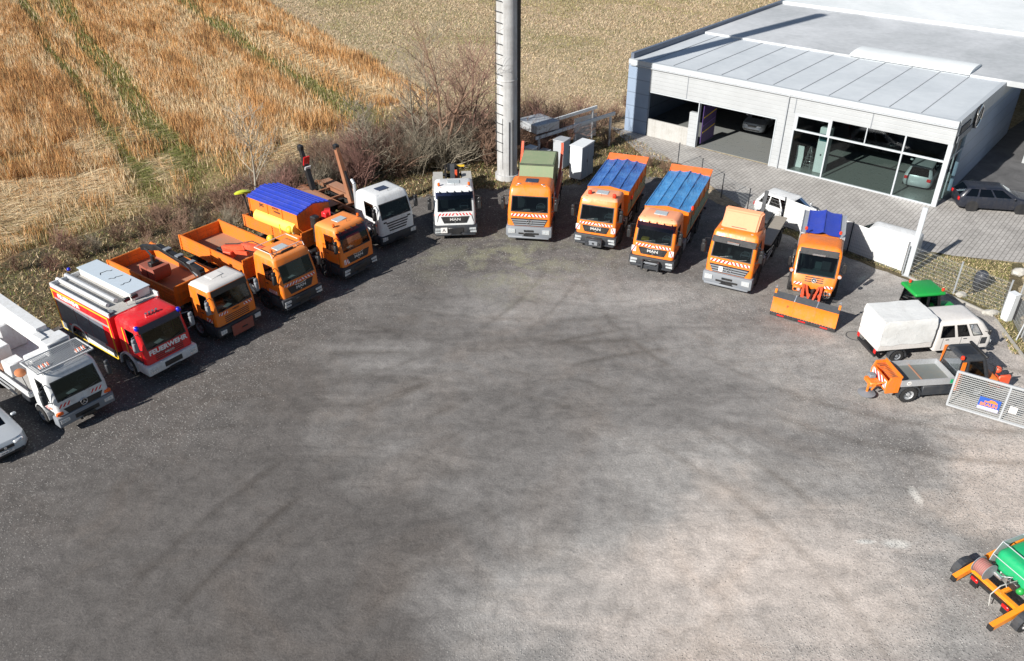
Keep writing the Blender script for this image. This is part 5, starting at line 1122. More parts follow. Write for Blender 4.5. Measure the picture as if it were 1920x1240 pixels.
v_bluetip((7.35, 38.75, 0), -23, 'orange tipper under a lighter blue tarpaulin with a purple sun visor over its windscreen', 8.2, BLUE_L, True, visor=VISORP, plate=2)
# ---- orange truck with roof deflector
def v_deflector():
    t = thing('flatbed_truck', 'orange truck with a tall pinkish roof deflector, next to the snow plough truck', 'truck', (10.9, 36.75, 0), -28); t.scale = (1.04, 1.04, 1.04)
    cab, Y, zs, zt, zr = truck_cab(t, 'actros', ORANGE, yb=1.95, bump_m=GREYP, hatch=None)
    chassis(t, 7.6, (1.45, 5.0, 6.3), rimc=GREYD, frame=BLACKP)
    d = MB(); lo = [(-0.86, 0.78, zr + 0.08), (0.86, 0.78, zr + 0.08), (1.02, 1.9, zr + 0.06), (-1.02, 1.9, zr + 0.06)]; hi = [(-0.84, 1.50, zr + 0.78), (0.84, 1.50, zr + 0.78), (0.96, 1.88, zr + 0.86), (-0.96, 1.88, zr + 0.86)]
    bm = bmesh.new(); V = [bm.verts.new(p) for p in lo + hi]
    for f in ((0, 1, 2, 3), (4, 5, 6, 7), (0, 1, 5, 4), (1, 2, 6, 5), (2, 3, 7, 6), (3, 0, 4, 7)): bm.faces.new([V[i] for i in f])
    bmesh.ops.recalc_face_normals(bm, faces=bm.faces[:]); bmesh.ops.bevel(bm, geom=bm.edges[:], offset=0.07, segments=3, affect='EDGES'); bm.verts.index_update()
    d.add([v.co.copy() for v in bm.verts], [[v.index for v in f.verts] for f in bm.faces]); bm.free(); d.box(-0.38, 0.38, 0.90, 0.98, zr + 0.13, zr + 0.22, 1, 0.02); d.build('roof_deflector', [ORANGE_FADE_SKY, BLACKP], cab, 30)
    v = MB(); xa = 1.05; za, zb = zt - 0.05, zt + 0.18; v.add([(-xa, Y(za) - 0.14, za), (xa, Y(za) - 0.14, za), (xa, Y(zb) - 0.02, zb), (-xa, Y(zb) - 0.02, zb), (-xa, Y(za) - 0.10, za), (xa, Y(za) - 0.10, za), (xa, Y(zb) + 0.02, zb), (-xa, Y(zb) + 0.02, zb)], [(0, 1, 2, 3), (4, 5, 6, 7), (0, 1, 5, 4), (3, 2, 6, 7)]); v.box(-0.28, 0.28, Y(zt) - 0.2, Y(zt) - 0.17, zt - 0.02, zt + 0.08, 1); v.build('sun_visor', [BLACKP, CHROME], cab)
    p = MB(); p.box(-0.48, -0.28, Y(1.2) - 0.085, Y(1.2) - 0.075, 1.05, 1.32); p.build('paper_sign', HAZW, cab)
    f = MB()
    for sg in (-1, 1): f.box(sg * 0.42 - 0.07, sg * 0.42 + 0.07, 2.3, 7.6, 1.02, 1.25, 0); f.box(sg * 0.88 - 0.32, sg * 0.88 + 0.32, 3.6, 7.4, 1.20, 1.26, 1); f.tube((sg * 1.2, 2.5, 1.3), (sg * 1.2, 4.4, 0.9), 0.03)
    for y in (2.5, 3.4, 4.6, 5.8, 7.0): f.box(-0.42, 0.42, y, y + 0.15, 1.05, 1.2, 0)
    f.box(-0.45, 0.45, 6.0, 7.2, 1.28, 1.5, 2, 0.03); f.beam((-0.1, 6.9, 1.3), (-0.1, 7.3, 2.6), 0.18, 0.2, 2)
    f.build('hooklift_frame', [BLACKP, paint('tan grey deck', (0.30, 0.27, 0.23), 0.7, 0.4), GREYD], t)
v_deflector()
# ---- snow plough truck
def v_plough():
    t = thing('snow_plough_truck', 'orange truck with a wide snow plough blade in front and a blue covered hopper', 'truck', (14.8, 35.5, 0), -21)
    prof = [(0.95, 0.0, 0.95), (1.45, 0.10, 1.02), (2.35, 0.62, 1.02), (2.55, 0.66, 1.00)]
    lv = [(0.85, 0.02, 2.25, 0.98, 0.18, 0.06), (1.15, 0.02, 2.25, 1.04, 0.18, 0.06), (1.46, 0.26, 2.25, 1.07, 0.14, 0.06), (2.48, 0.66, 2.25, 1.06, 0.12, 0.06), (2.66, 0.76, 2.25, 1.02, 0.16, 0.06)]
    cab = shell(t, lv, [ORANGE, BLACKP, INTER], fr=(0, 0.04, 0.60, 1), front=(2,), side=((1, 2),), glassm=GLASS)
    Y = lambda z: np.interp(z, [0.85, 1.15, 1.46, 2.48, 2.66], [0.02, 0.02, 0.26, 0.66, 0.76])
    i_ = MB(); i_.box(-0.95, 0.95, 0.42, 0.95, 1.1, 1.47, 0, 0.06); i_.box(-0.95, 0.95, 0.9, 2.2, 0.9, 1.0, 0); i_.box(-0.94, 0.94, 2.12, 2.2, 0.95, 2.4, 0); i_.build('dashboard', [paint('pale teal dash', (0.16, 0.22, 0.22), 0.7, 0.1)], cab)
    for sx in (-0.48, 0.48): s_ = MB(); s_.box(sx - 0.24, sx + 0.24, 1.3, 1.75, 1.0, 1.2, 0, 0.05); s_.box(sx - 0.23, sx + 0.23, 1.7, 1.84, 1.1, 1.85, 0, 0.05); s_.build('seat', INTG, cab)
    v = MB(); v.add([(-0.9, 0.56, 2.42), (0.9, 0.56, 2.42), (0.9, 0.74, 2.68), (-0.9, 0.74, 2.68)], [(0, 1, 2, 3)]); v.box(-0.30, 0.30, 0.54, 0.56, 2.42, 2.50, 1); v.build('sun_visor', [BLACKP, CHROME], cab)
    g = MB()
    for k in range(3): z = 1.20 + 0.085 * k; g.add([(-0.42, Y(z) - 0.015, z), (0.42, Y(z) - 0.015, z), (0.44, Y(z + .04) - 0.015, z + 0.04), (-0.44, Y(z + .04) - 0.015, z + 0.04)], [(0, 1, 2, 3)])
    gr = g.build('grille', BLACKP, cab); star(gr, 0, Y(1.27) - 0.03, 1.29, 0.11, 30)
    for sg in (-1, 1):
        c = MB(); x0 = sg * 0.72; chevrons(c, x0 - 0.19, x0 + 0.19, 1.00, 1.14, Y, 2, 1.0, -sg, 0.02); c.build('hazard_stripes', [HAZW, HAZR], cab, 0)
        h = MB(); h.box(x0 - 0.20, x0 + 0.20, -0.10, 0.25, 0.62, 0.94, 0, 0.06); ho = h.build('lamp_housing', ORANGE, t)
        for dx in (-0.08, 0.09): q = MB(); q.tube((x0 + dx, -0.09, 0.78), (x0 + dx, -0.115, 0.78), 0.075, n=14); q.build('headlight', LAMP if dx > 0 else BLACKP, ho)
        m = MB(); m.path([(sg * 1.0, 0.6, 1.55), (sg * 1.22, 0.30, 1.65)], 0.02); m.tube((sg * 1.12, 0.28, 1.62), (sg * 1.12, 0.20, 1.62), 0.10, n=14, mi=0); mo = m.build('work_lamp', ORANGE, t)
        q = MB(); q.tube((sg * 1.12, 0.199, 1.62), (sg * 1.12, 0.19, 1.62), 0.085, n=14); q.build('lens', LAMP, mo)
        m = MB(); m.path([(sg * 1.0, 0.7, 2.2), (sg * 1.28, 0.6, 2.2), (sg * 1.28, 0.6, 1.6)], 0.018); m.box(sg * 1.28 - 0.10, sg * 1.28 + 0.10, 0.58, 0.70, 1.65, 2.15, 0, 0.03); m.build('mirror', BLACKP, t)
        bq = MB(); bq.tube((sg * 0.82, 2.3, 2.5), (sg * 0.82, 2.3, 2.95), 0.012); bq.build('pole', GREYD, t); beacon(t, sg * 0.82, 2.3, 2.93, 0.07, 0.13, paint('red orange beacon', (0.75, 0.04, 0.01), 0.25, 0.0), 0.03)
    chassis(t, 5.4, (1.35, 4.2), rear_dual=False, tank=True, rimc=ORANGE, r=0.56)
    s = MB()
    for sg in (-1, 1):
        arch(s, sg * 0.86 if sg > 0 else -1.10, 1.10 if sg > 0 else -0.86, 1.35, 0.56, 0.62, -5, 185, 0.03, 10); arch(s, sg * 0.86 if sg > 0 else -1.10, 1.10 if sg > 0 else -0.86, 4.2, 0.56, 0.62, -5, 185, 0.03, 10)
    s.build('mudguard', BLACKP, t)
    h = MB(); h.prism([(-0.3, 1.35), (0.3, 1.35), (0.85, 2.1), (0.85, 2.62), (-0.85, 2.62), (-0.85, 2.1)], 2.55, 5.4, 'y', 0); h.box(-1.05, 1.05, 2.45, 5.5, 1.15, 1.33, 1)
    ho = h.build('salt_hopper', [ORANGE_B, BLACKP], t, 25)
    for sg in (-1, 1):
        xs_ = sorted((sg * 0.80, sg * 1.06)); p = MB(); p.box(xs_[0], xs_[1], 2.5, 5.45, 2.58, 2.66, 0, 0.01); p.box(sg * 1.06 - 0.02, sg * 1.06 + 0.02, 2.5, 5.45, 1.9, 2.7, 0); p.build('side_panel', ALU, ho)
    tarp_roof(ho, -0.79, 0.79, 2.5, 5.45, 2.67, BLUE_D, 2, 0.13, BLUE_D, 0.02)
    # blade: one part of the truck, in its own slightly turned frame
    b = MB(); segs = ((-1.55, -0.52), (-0.515, 0.515), (0.52, 1.55))
    for xa, xb in segs:
        b.prism([(0.0, 0.22), (0.06, 0.55), (0.10, 0.80), (0.05, 1.0), (0.09, 1.0), (0.15, 0.80), (0.12, 0.55), (0.05, 0.22)], xa, xb, 'x', 0)
        for x in np.linspace(xa + 0.1, xb - 0.1, 4): b.box(x - 0.02, x + 0.02, 0.12, 0.26, 0.3, 0.95)
    bl = b.build('plough_blade', ORANGE, t); bl.location = (-0.2, -2.05, 0); bl.rotation_euler = (0, 0, R(-12))
    e = MB(); s_ = MB(); r_ = MB(); f = MB()
    for xa, xb in segs:
        e.prism([(-0.03, 0.03), (0.01, 0.24), (0.05, 0.24), (0.02, 0.03)], xa, xb, 'x', 0)
        for x in np.linspace(xa + 0.06, xb - 0.06, 8): s_.tube((x, 0.0, 0.20), (x, -0.02, 0.20), 0.016, n=6)
        r_.box((xa + xb) / 2 - 0.17, (xa + xb) / 2 + 0.17, -0.035, -0.02, 0.08, 0.15)
        f.prism([(0.05, 1.0), (0.09, 1.0), (0.34, 1.20), (0.30, 1.22)], xa, xb, 'x', 0)
    e.build('rubber_edge', BLACKP, bl); s_.build('bolts', CHROME, bl); r_.build('nameplates', REDD, bl); f.build('rubber_flap', GREYD, bl)
    s_ = MB()
    for x in (-0.52, 0.52): s_.beam((x, 0.04, 1.01), (x, 0.29, 1.235), 0.05, 0.02)
    s_.build('clamps', CHROME, bl)
    for sg in (-1, 1):
        m = MB(); m.beam((sg * 1.5, 0.2, 0.85), (sg * 1.5, 0.25, 1.35), 0.10, 0.05, 0); m.tube((sg * 1.5, 0.25, 1.35), (sg * 1.5, 0.25, 1.62), 0.012, n=6, mi=1); m.box(sg * 1.5 - 0.05, sg * 1.5 + 0.05, 0.22, 0.28, 1.45, 1.52, 1); m.build('marker_rod', [ORANGE, CHROME], bl)
    # blade carrier
    c = MB()
    for sg in (-1, 1): c.beam((sg * 0.42, 0.0, 0.85), (sg * 0.34, -1.75, 0.45), 0.10, 0.16); c.beam((sg * 0.30, -0.1, 1.05), (sg * 0.05, -1.3, 0.75), 0.09, 0.09); c.beam((sg * 0.9, -1.75, 0.6), (sg * 0.2, -1.0, 0.5), 0.10, 0.12); c.box(sg * 0.42 - 0.06, sg * 0.42 + 0.06, -0.25, -0.05, 0.45, 1.10, 0, 0.01)
    c.box(-0.45, 0.45, -0.2, -0.06, 0.5, 0.62, 0); c.box(-0.30, 0.30, -1.7, -1.0, 0.45, 0.75, 0, 0.03); c.box(-1.0, 1.0, -1.82, -1.72, 0.5, 0.7, 0, 0.01); c.tube((0.1, -0.15, 0.95), (-0.1, -1.35, 0.85), 0.05, n=8, mi=1); c.ball((0.05, -0.22, 0.86), 0.12, n=6, mi=1)
    for k in range(6): x = 0.45 + 0.06 * k; c.path([(x, -0.1, 0.9), (x + 0.05, -0.3, 0.75 - 0.02 * k), (x - 0.1, -0.25, 0.55)], 0.012, 4, 1 if k % 2 else 2)
    c.build('blade_carrier', [REDOR, BLACKP, CHROME], t, 25)
v_plough()
# ---- small white crew cab with canvas box (faces right)
def v_crew():
    t = thing('crew_cab_truck', 'small white crew cab truck with a white canvas box, facing the right mesh fence', 'truck', (21.35, 31.75, 0), 98)
    W = 0.80
    lv = [(0.45, 0.02, 2.75, W - 0.02, 0.2, 0.05), (0.80, -0.02, 2.75, W, 0.22, 0.05), (1.12, 0.10, 2.75, W, 0.20, 0.05), (1.72, 0.62, 2.75, W - 0.05, 0.18, 0.05), (1.82, 0.78, 2.75, W - 0.08, 0.18, 0.05)]
    cab = shell(t, lv, [WHITE_P, BLACKP, INTER], fr=(0, 0.10, 0.30, 0.36, 0.60, 0.66, 0.95, 1), front=(2,), side=((1, 2), (3, 2), (5, 2)), glassm=GLASSD, capins=((0.05, 0.07), (0.08, 0.2)), name='cab')
    i_ = MB(); i_.box(-0.7, 0.7, 0.3, 2.65, 0.6, 1.05, 0); i_.build('seat', INTER, cab)
    d = MB()
    for sg in (-1, 1):
        for y in (0.62, 1.55, 2.42): d.box(sg * W - 0.004, sg * W + 0.004, y, y + 0.015, 0.55, 1.10)
        for y in (1.30, 2.15): d.box(sg * W - 0.02, sg * W + 0.02, y, y + 0.16, 1.0, 1.03)
        d.box(sg * (W + 0.002) - 0.003, sg * (W + 0.002) + 0.003, 0.30, 0.58, 0.66, 1.0)
    d.build('door_seams', GREYD, cab)
    for sg in (-1, 1):
        l = MB(); l.box(sg * 0.6 - 0.12, sg * 0.6 + 0.12, -0.04, 0.02, 0.62, 0.78, 0, 0.02); l.build('headlight', LAMP, cab)
        m = MB(); m.path([(sg * 0.76, 0.5, 1.3), (sg * 0.98, 0.42, 1.35)], 0.015); m.box(sg * 0.98 - 0.07, sg * 0.98 + 0.07, 0.38, 0.46, 1.25, 1.5, 0, 0.02); m.build('mirror', BLACKP, t)
    b = MB(); b.box(-0.79, 0.79, -0.10, 0.2, 0.30, 0.48, 0, 0.04); b.build('bumper', GREYD, t)
    c = MB(); c.box(-0.35, 0.35, 0.5, 5.5, 0.35, 0.55); c.box(-0.75, 0.75, 5.42, 5.52, 0.38, 0.50); c.build('chassis', BLACKP, t)
    for y in (0.85, 4.4):
        for sg in (-1, 1): wheel(t, sg * 0.68, y, 0.30, 0.2, GREYP, 20, sg)
    a = MB()
    for sg in (-1, 1): arch(a, sg * 0.56 if sg > 0 else -0.80, sg * 0.80 if sg > 0 else -0.56, 4.4, 0.30, 0.38, -5, 185, 0.03, 8)
    a.build('mudguard', GREYD, t)
    bd = MB(); bd.box(-0.84, 0.84, 2.95, 5.5, 0.72, 1.02, 0, 0.02); bo = bd.build('load_bed', WHITE_P, t)
    cv = MB(); bm = bmesh.new(); bmesh.ops.create_cube(bm, size=1); bmesh.ops.subdivide_edges(bm, edges=bm.edges[:], cuts=7, use_grid_fill=True)
    rr = random.Random(2)
    for v in bm.verts:
        x, y, z = v.co.x * 1.72, v.co.y * 2.5, v.co.z * 1.22
        if v.co.z > 0.3 : x *= 1 - 0.05 * (v.co.z - 0.3) / 0.2; y *= 1 - 0.02 * (v.co.z - 0.3) / 0.2
        k = 0.009; v.co = Vector((x + rr.gauss(0, k), y + rr.gauss(0, k), z + rr.gauss(0, k) * 0.8))
        v.co += Vector((0, 4.22, 1.60))
        if v.co.z < 1.05: v.co.z = 1.0 + 0.04 * math.sin(v.co.y * 14) 
    bm.verts.index_update(); cv.add([v.co.copy() for v in bm.verts], [[v.index for v in f.verts] for f in bm.faces]); bm.free(); cv.build('canvas_box', WHITE_C, t, 22)
    for sg in (-1, 1): l = MB(); l.box(sg * 0.72 - 0.08, sg * 0.72 + 0.08, 5.5, 5.54, 0.55, 0.75, 0, 0.01); l.build('tail_light', TAILR, t)
v_crew()
# ---- small orange and black municipal vehicle
def v_small():
    t = thing('utility_vehicle', 'small orange and black utility vehicle with aluminium bed sides and a spreader at its tail', 'truck', (19.85, 28.45, 0), 96)
    W = 0.66
    lv = [(0.50, 0.25, 1.62, W - 0.04, 0.2, 0.05), (0.95, 0.12, 1.62, W, 0.22, 0.05), (1.05, 0.14, 1.62, W, 0.20, 0.05), (1.85, 0.50, 1.58, W - 0.07, 0.16, 0.05), (1.93, 0.56, 1.56, W - 0.09, 0.14, 0.05)]
    cab = shell(t, lv, [GREYD, BLACKP, INTER], fr=(0, 0.05, 0.72, 1), front=(2,), side=((1, 2), (1, 1)), rear=(2,), glassm=GLASS, capins=((0.05, 0.05), (0.07, 0.2)))
    i_ = MB(); i_.box(-0.6, 0.6, 0.3, 1.55, 0.5, 0.6); i_.box(-0.5, 0.5, 1.2, 1.5, 0.6, 1.35, 0, 0.06); i_.build('seat', INTG, cab)
    for sg in (-1, 1):
        p = MB(); p.prism([(1.40, 0.45), (1.62, 0.45), (1.62, 1.86), (1.46, 1.86)], sg * W, sg * (W + 0.03), 'x', 0); p.build('pillar', ORANGE, cab)
        m = MB(); m.path([(sg * 0.62, 0.4, 1.7), (sg * 0.88, 0.28, 1.7)], 0.012); m.box(sg * 0.88 - 0.06, sg * 0.88 + 0.06, 0.24, 0.30, 1.35, 1.72, 0, 0.02); m.build('mirror', BLACKP, t)
    r_ = MB(); r_.box(-0.62, 0.62, 0.50, 0.62, 1.95, 2.04, 0, 0.02); r_.box(-0.3, 0.3, 0.8, 1.4, 2.0, 2.012); r_.build('roof_visor', BLACKP, cab)
    q = MB(); q.tube((-0.62, 1.66, 1.2), (-0.62, 1.66, 2.0), 0.015); q.build('pole', GREYD, t); beacon(t, -0.62, 1.66, 1.98, 0.075, 0.13, paint('red orange beacon', (0.75, 0.04, 0.01), 0.25, 0.0), 0.03)
    n_ = MB(); n_.box(-0.62, 0.62, -0.35, 0.35, 0.42, 0.86, 0, 0.10, seg=2); n_.box(-0.35, 0.35, -0.45, -0.3, 0.4, 0.7, 1, 0.03); no = n_.build('bonnet', [ORANGE, BLACKP], t)
    for sg in (-1, 1): l = MB(); l.tube((sg * 0.42, -0.34, 0.68), (sg * 0.42, -0.38, 0.68), 0.09, n=14); l.build('headlight', LAMP, no)
    f = MB(); f.box(-0.3, 0.3, -0.75, -0.3, 0.35, 0.6, 0, 0.04); f.tube((-0.45, -0.6, 0.5), (0.45, -0.6, 0.5), 0.06, n=10); f.box(-0.5, -0.35, -0.95, -0.4, 0.3, 0.9, 0, 0.04); f.ball((0.2, -0.8, 0.75), 0.16, n=7); f.path([(-0.2, -0.5, 0.6), (-0.3, -1.1, 0.9), (0.1, -1.0, 0.5)], 0.03, 6, 1); f.build('brush_carrier', [REDOR, BLACKP], t)
    c = MB(); c.box(-0.32, 0.32, 0.3, 4.3, 0.42, 0.62); c.build('chassis', BLACKP, t)
    s_ = MB()
    for sg in (-1, 1):
        s_.box(sg * 0.60 - 0.09, sg * 0.60 + 0.07, 1.72, 3.02, 0.32, 0.78, 0, 0.03)
        for k in range(3): s_.box(sg * 0.675 - 0.01, sg * 0.675 + 0.01, 1.85, 2.9, 0.42 + 0.12 * k, 0.47 + 0.12 * k)
        for y in (0.55, 3.55): arch(s_, sg * 0.48 if sg > 0 else -0.72, sg * 0.72 if sg > 0 else -0.48, y, 0.38, 0.44, -10, 190, 0.05, 10)
    s_.build('side_cladding', GREYD, t)
    for y in (0.55, 3.55):
        for sg in (-1, 1): wheel(t, sg * 0.58, y, 0.38, 0.22, ALU, 24, sg)
    b = MB(); b.box(-0.70, 0.70, 1.75, 4.05, 0.86, 0.92, 0); bo = b.build('load_floor', paint('grey green floor', (0.13, 0.15, 0.15), 0.6, 0.5), t)
    for nm, a in (('side_board', (-0.72, -0.68, 1.75, 4.05, 0.86, 1.16)), ('side_board', (0.68, 0.72, 1.75, 4.05, 0.86, 1.16)), ('head_board', (-0.68, 0.68, 1.75, 1.79, 0.92, 1.16))):
        s_ = MB(); s_.box(*a); s_.build(nm, [ALU], t)
    s_ = MB(); s_.box(-0.67, 0.67, 2.95, 3.0, 0.925, 0.96); s_.box(-0.735, 0.735, 2.94, 3.01, 0.9, 1.18) if False else None; s_.build('strap', RUSTF, t)
    k = MB(); k.lathe([(0, 0), (0.10, 0.0)], (0, 0, 0), 'x', 20); o = k.build('speed_sticker', HAZW, t); o.location = (-0.725, 3.72, 1.02); text('62', 0.11, LETTERK, o, (-0.006, 0, 0), (90, 0, -90), 0.001)
    k = MB(); k.box(-0.724, -0.721, 1.82, 1.94, 0.90, 1.10); k.build('sticker', GREENT, t)
    h = MB(); h.prism([(4.06, 0.55), (4.62, 0.55), (4.62, 0.95), (4.50, 1.30), (4.06, 1.30)], -0.68, -0.60, 'x', 0); h.prism([(4.06, 0.55), (4.62, 0.55), (4.62, 0.95), (4.50, 1.30), (4.06, 1.30)], 0.60, 0.68, 'x', 0); h.box(-0.6, 0.6, 4.06, 4.10, 0.6, 1.3, 0); h.box(-0.6, 0.6, 4.54, 4.60, 0.6, 1.1, 0); h.box(-0.6, 0.6, 4.1, 4.54, 0.6, 0.65, 0)
    for x in np.linspace(-0.55, 0.55, 12): h.box(x - 0.01, x + 0.01, 4.1, 4.52, 1.20, 1.22, 1)
    h.box(-0.69, 0.69, 4.04, 4.08, 1.28, 1.36, 0); ho = h.build('spreader_hopper', [ORANGE, RUST], t)
    cv = MB(); chevrons(cv, -0.58, 0.58, 0.7, 1.08, lambda z: 0, 4, 0.9, 1); cv.v = [(x, 4.61 - y, z) for x, y, z in cv.v]; cv.build('hazard_stripes', [HAZW, HAZR], ho, 0)
    d = MB(); d.lathe([(0, 0.0), (0.34, 0.02), (0.36, 0.06), (0.1, 0.12), (0, 0.14)], (-0.1, 5.05, 0.16), 'z', 18, 1); d.tube((-0.1, 5.05, 0.2), (-0.1, 5.05, 0.8), 0.05, mi=0); d.box(-0.3, 0.3, 4.62, 5.1, 0.62, 0.82, 0, 0.04); d.path([(-0.5, 4.6, 1.0), (-0.45, 4.95, 0.9), (-0.3, 5.0, 0.5)], 0.04, 6, 0); d.box(0.0, 0.28, 4.75, 5.0, 0.85, 1.0, 1, 0.02); d.build('spreading_disc', [ORANGE, GREYP], t)
v_small()
# ---- small green tractor behind the crew cab
def v_green():
    t = thing('compact_tractor', 'compact tractor with a bright green roof and orange beacons, behind the white crew cab truck', 'tractor', (20.8, 33.75, 0), 98)
    lv = [(0.75, 0.9, 2.3, 0.55, 0.12, 0.1), (1.15, 0.86, 2.35, 0.60, 0.12, 0.1), (1.92, 1.05, 2.28, 0.56, 0.12, 0.1)]
    cab = shell(t, lv, [BLACKP, BLACKP, INTER], fr=(0, 0.06, 0.48, 0.54, 0.95, 1), front=(1,), side=((1, 1), (3, 1)), rear=(1,), glassm=GLASS, cap=False)
    i_ = MB(); i_.box(-0.3, 0.3, 1.5, 2.0, 0.8, 1.1, 0, 0.05); i_.box(-0.28, 0.28, 1.95, 2.08, 1.0, 1.6, 0, 0.05); i_.build('seat', INTER, cab)
    r_ = MB(); r_.box(-0.66, 0.66, 0.92, 2.44, 1.92, 2.10, 0, 0.10, seg=3); r_.build('cab_roof', GREEN, cab, 50)
    for x, y in ((-0.40, 1.05), (0.35, 2.1)): beacon(t, x * 1.3, y, 2.08, 0.06, 0.12, paint('red orange beacon', (0.75, 0.04, 0.01), 0.25, 0.0), 0.05)
    h = MB(); h.box(-0.32, 0.32, -0.1, 0.9, 0.65, 1.1, 0, 0.10, seg=2); h.build('bonnet', GREEN, t)
    m = MB(); m.box(-0.1, 0.1, 0, 2.3, 0.4, 0.7); m.build('chassis', BLACKP, t)
    for sg in (-1, 1): wheel(t, sg * 0.5, 0.3, 0.30, 0.2, YELLOW, 18, sg); wheel(t, sg * 0.52, 2.0, 0.45, 0.28, YELLOW, 22, sg)
    f = MB()
    for sg in (-1, 1): arch(f, sg * 0.38 if sg > 0 else -0.68, sg * 0.68 if sg > 0 else -0.38, 2.0, 0.45, 0.52, 0, 180, 0.03, 8)
    f.build('mudguard', GREEN, t)
v_green()
# ---- cars
def car(name, label, loc, rz, P, L=4.3, W=1.76, H=1.42, wagon=True, plate=None, group=None, g=GLASSD, rim=ALU):
    t = thing(name, label, 'car', loc, rz, group); w_ = W / 2; B = L
    rl = B - (0.12 if wagon else 0.9)
    lv = [(0.22, 0.12, B - 0.1, w_ - 0.08, 0.35, 0.25), (0.40, 0.0, B, w_, 0.42, 0.28), (0.62, 0.03, B, w_, 0.44, 0.28), (0.80, 0.16, B - 0.02, w_ - 0.01, 0.42, 0.25), (0.95, 1.05, B - (0.05 if wagon else 0.5), w_ - 0.06, 0.30, 0.2), (H - 0.07, 1.85, rl - 0.30, w_ - 0.22, 0.18, 0.15)]
    body = shell(t, lv, [P, BLACKP, INTER], fr=(0, 0.05, 0.36, 0.40, 0.70, 0.74, 0.97, 1), front=(4,), side=((1, 4), (3, 4), (5, 4)), rear=(4,), glassm=g, capins=((0.04, 0.05), (0.07, 0.22)), name='body', seal=False)
    i_ = MB(); i_.box(-w_ + 0.15, w_ - 0.15, 1.15, rl - 0.2, 0.5, 0.93); 
    for x in (-0.35, 0.35): i_.box(x - 0.22, x + 0.22, 2.1, 2.3, 0.9, 1.25, 0, 0.05)
    i_.build('seat', INTER, body)
    for sg in (-1, 1):
        l = MB(); l.box(sg * (w_ - 0.36) - 0.20, sg * (w_ - 0.36) + 0.18, 0.03, 0.30, 0.60, 0.735, 0, 0.04, rot=(0, 0, sg * 14)); l.build('headlight', LAMP, body)
        m = MB(); m.box(sg * (w_ + 0.08) - 0.10, sg * (w_ + 0.08) + 0.10, 1.35, 1.47, 0.93, 1.06, 0, 0.04); m.build('mirror', P, body)
        m = MB(); m.box(sg * (w_ - 0.2) - 0.12, sg * (w_ - 0.2) + 0.12, B - 0.06, B + 0.006, 0.65, 0.85, 0, 0.02); m.build('tail_light', TAILR, body)
    gr = MB(); gr.box(-0.32, 0.32, -0.005, 0.06, 0.56, 0.68, 0, 0.01); gr.box(-0.62, 0.62, -0.02, 0.03, 0.30, 0.40, 0, 0.01); gr.build('grille', BLACKP, body)
    d = MB()
    for sg in (-1, 1):
        for y in (1.35, 2.35, 3.3): d.box(sg * w_ - 0.004, sg * w_ + 0.003, y, y + 0.012, 0.35, 0.85)
    d.build('door_seams', BLACKP, body)
    a = MB()
    for y in (0.85, B - 0.85):
        for sg in (-1, 1): wheel(t, sg * (w_ - 0.12), y, 0.31, 0.2, rim, 22, sg); a.lathe([(0.0, 0), (0.37, 0)], (sg * (w_ + 0.004), y, 0.31), 'x', 20)
    a.build('wheel_arch', BLACKP, body)
    if plate:
        p = MB(); p.box(-0.26, 0.26, -0.045, -0.03, 0.42, 0.53); po = p.build('number_plate', HAZW, t); text(plate, 0.085, LETTERK, po, (0, -0.048, 0.475), (90, 0, 0), 0.001)
    return t
c_ = car('parked_car', 'silver estate car cut off by the left edge, parked beside the white platform truck', (-18.95, 23.75, 0), 49, SILVER, plate='KB SB 373')
lp = MB(); lp.tube((0, -0.01, 0.64), (0, -0.03, 0.64), 0.05, n=12); lp.build('emblem', CHROME, c_)
car('parked_car', 'white hatchback behind the fence screen, between the orange deflector truck and the snow plough', (18.1, 43.9, 0), 44, WHITE, L=4.2, H=1.5, g=GLASSD)
# white van behind the screen
def v_van():
    t = thing('parked_van', 'white van with a rounded roof behind the right end of the white fence screen', 'van', (19.3, 42.4, 0), 230.5); w_ = 0.92; t.scale = (0.84, 0.80, 0.86)
    lv = [(0.3, 0.05, 4.4, w_, 0.3, 0.2), (0.75, 0.0, 4.4, w_, 0.3, 0.2), (1.0, 0.25, 4.4, w_, 0.3, 0.2), (1.55, 1.1, 4.38, w_ - 0.10, 0.25, 0.2)]
    b = shell(t, lv, [WHITE, BLACKP, INTER], fr=(0, 0.05, 0.3, 0.98, 1), front=(2,), side=(), glassm=GLASSD, capins=((0.12, 0.10), (0.20, 0.28), (0.24, 0.5)), name='body', seal=False)
    for y in (0.85, 3.5):
        for sg in (-1, 1): wheel(t, sg * (w_ - 0.10), y, 0.31, 0.2, ALU, 20, sg)
    for sg in (-1, 1): l = MB(); l.box(sg * 0.65 - 0.14, sg * 0.65 + 0.14, -0.01, 0.1, 0.6, 0.75, 0, 0.02); l.build('headlight', LAMP, b)
v_van()
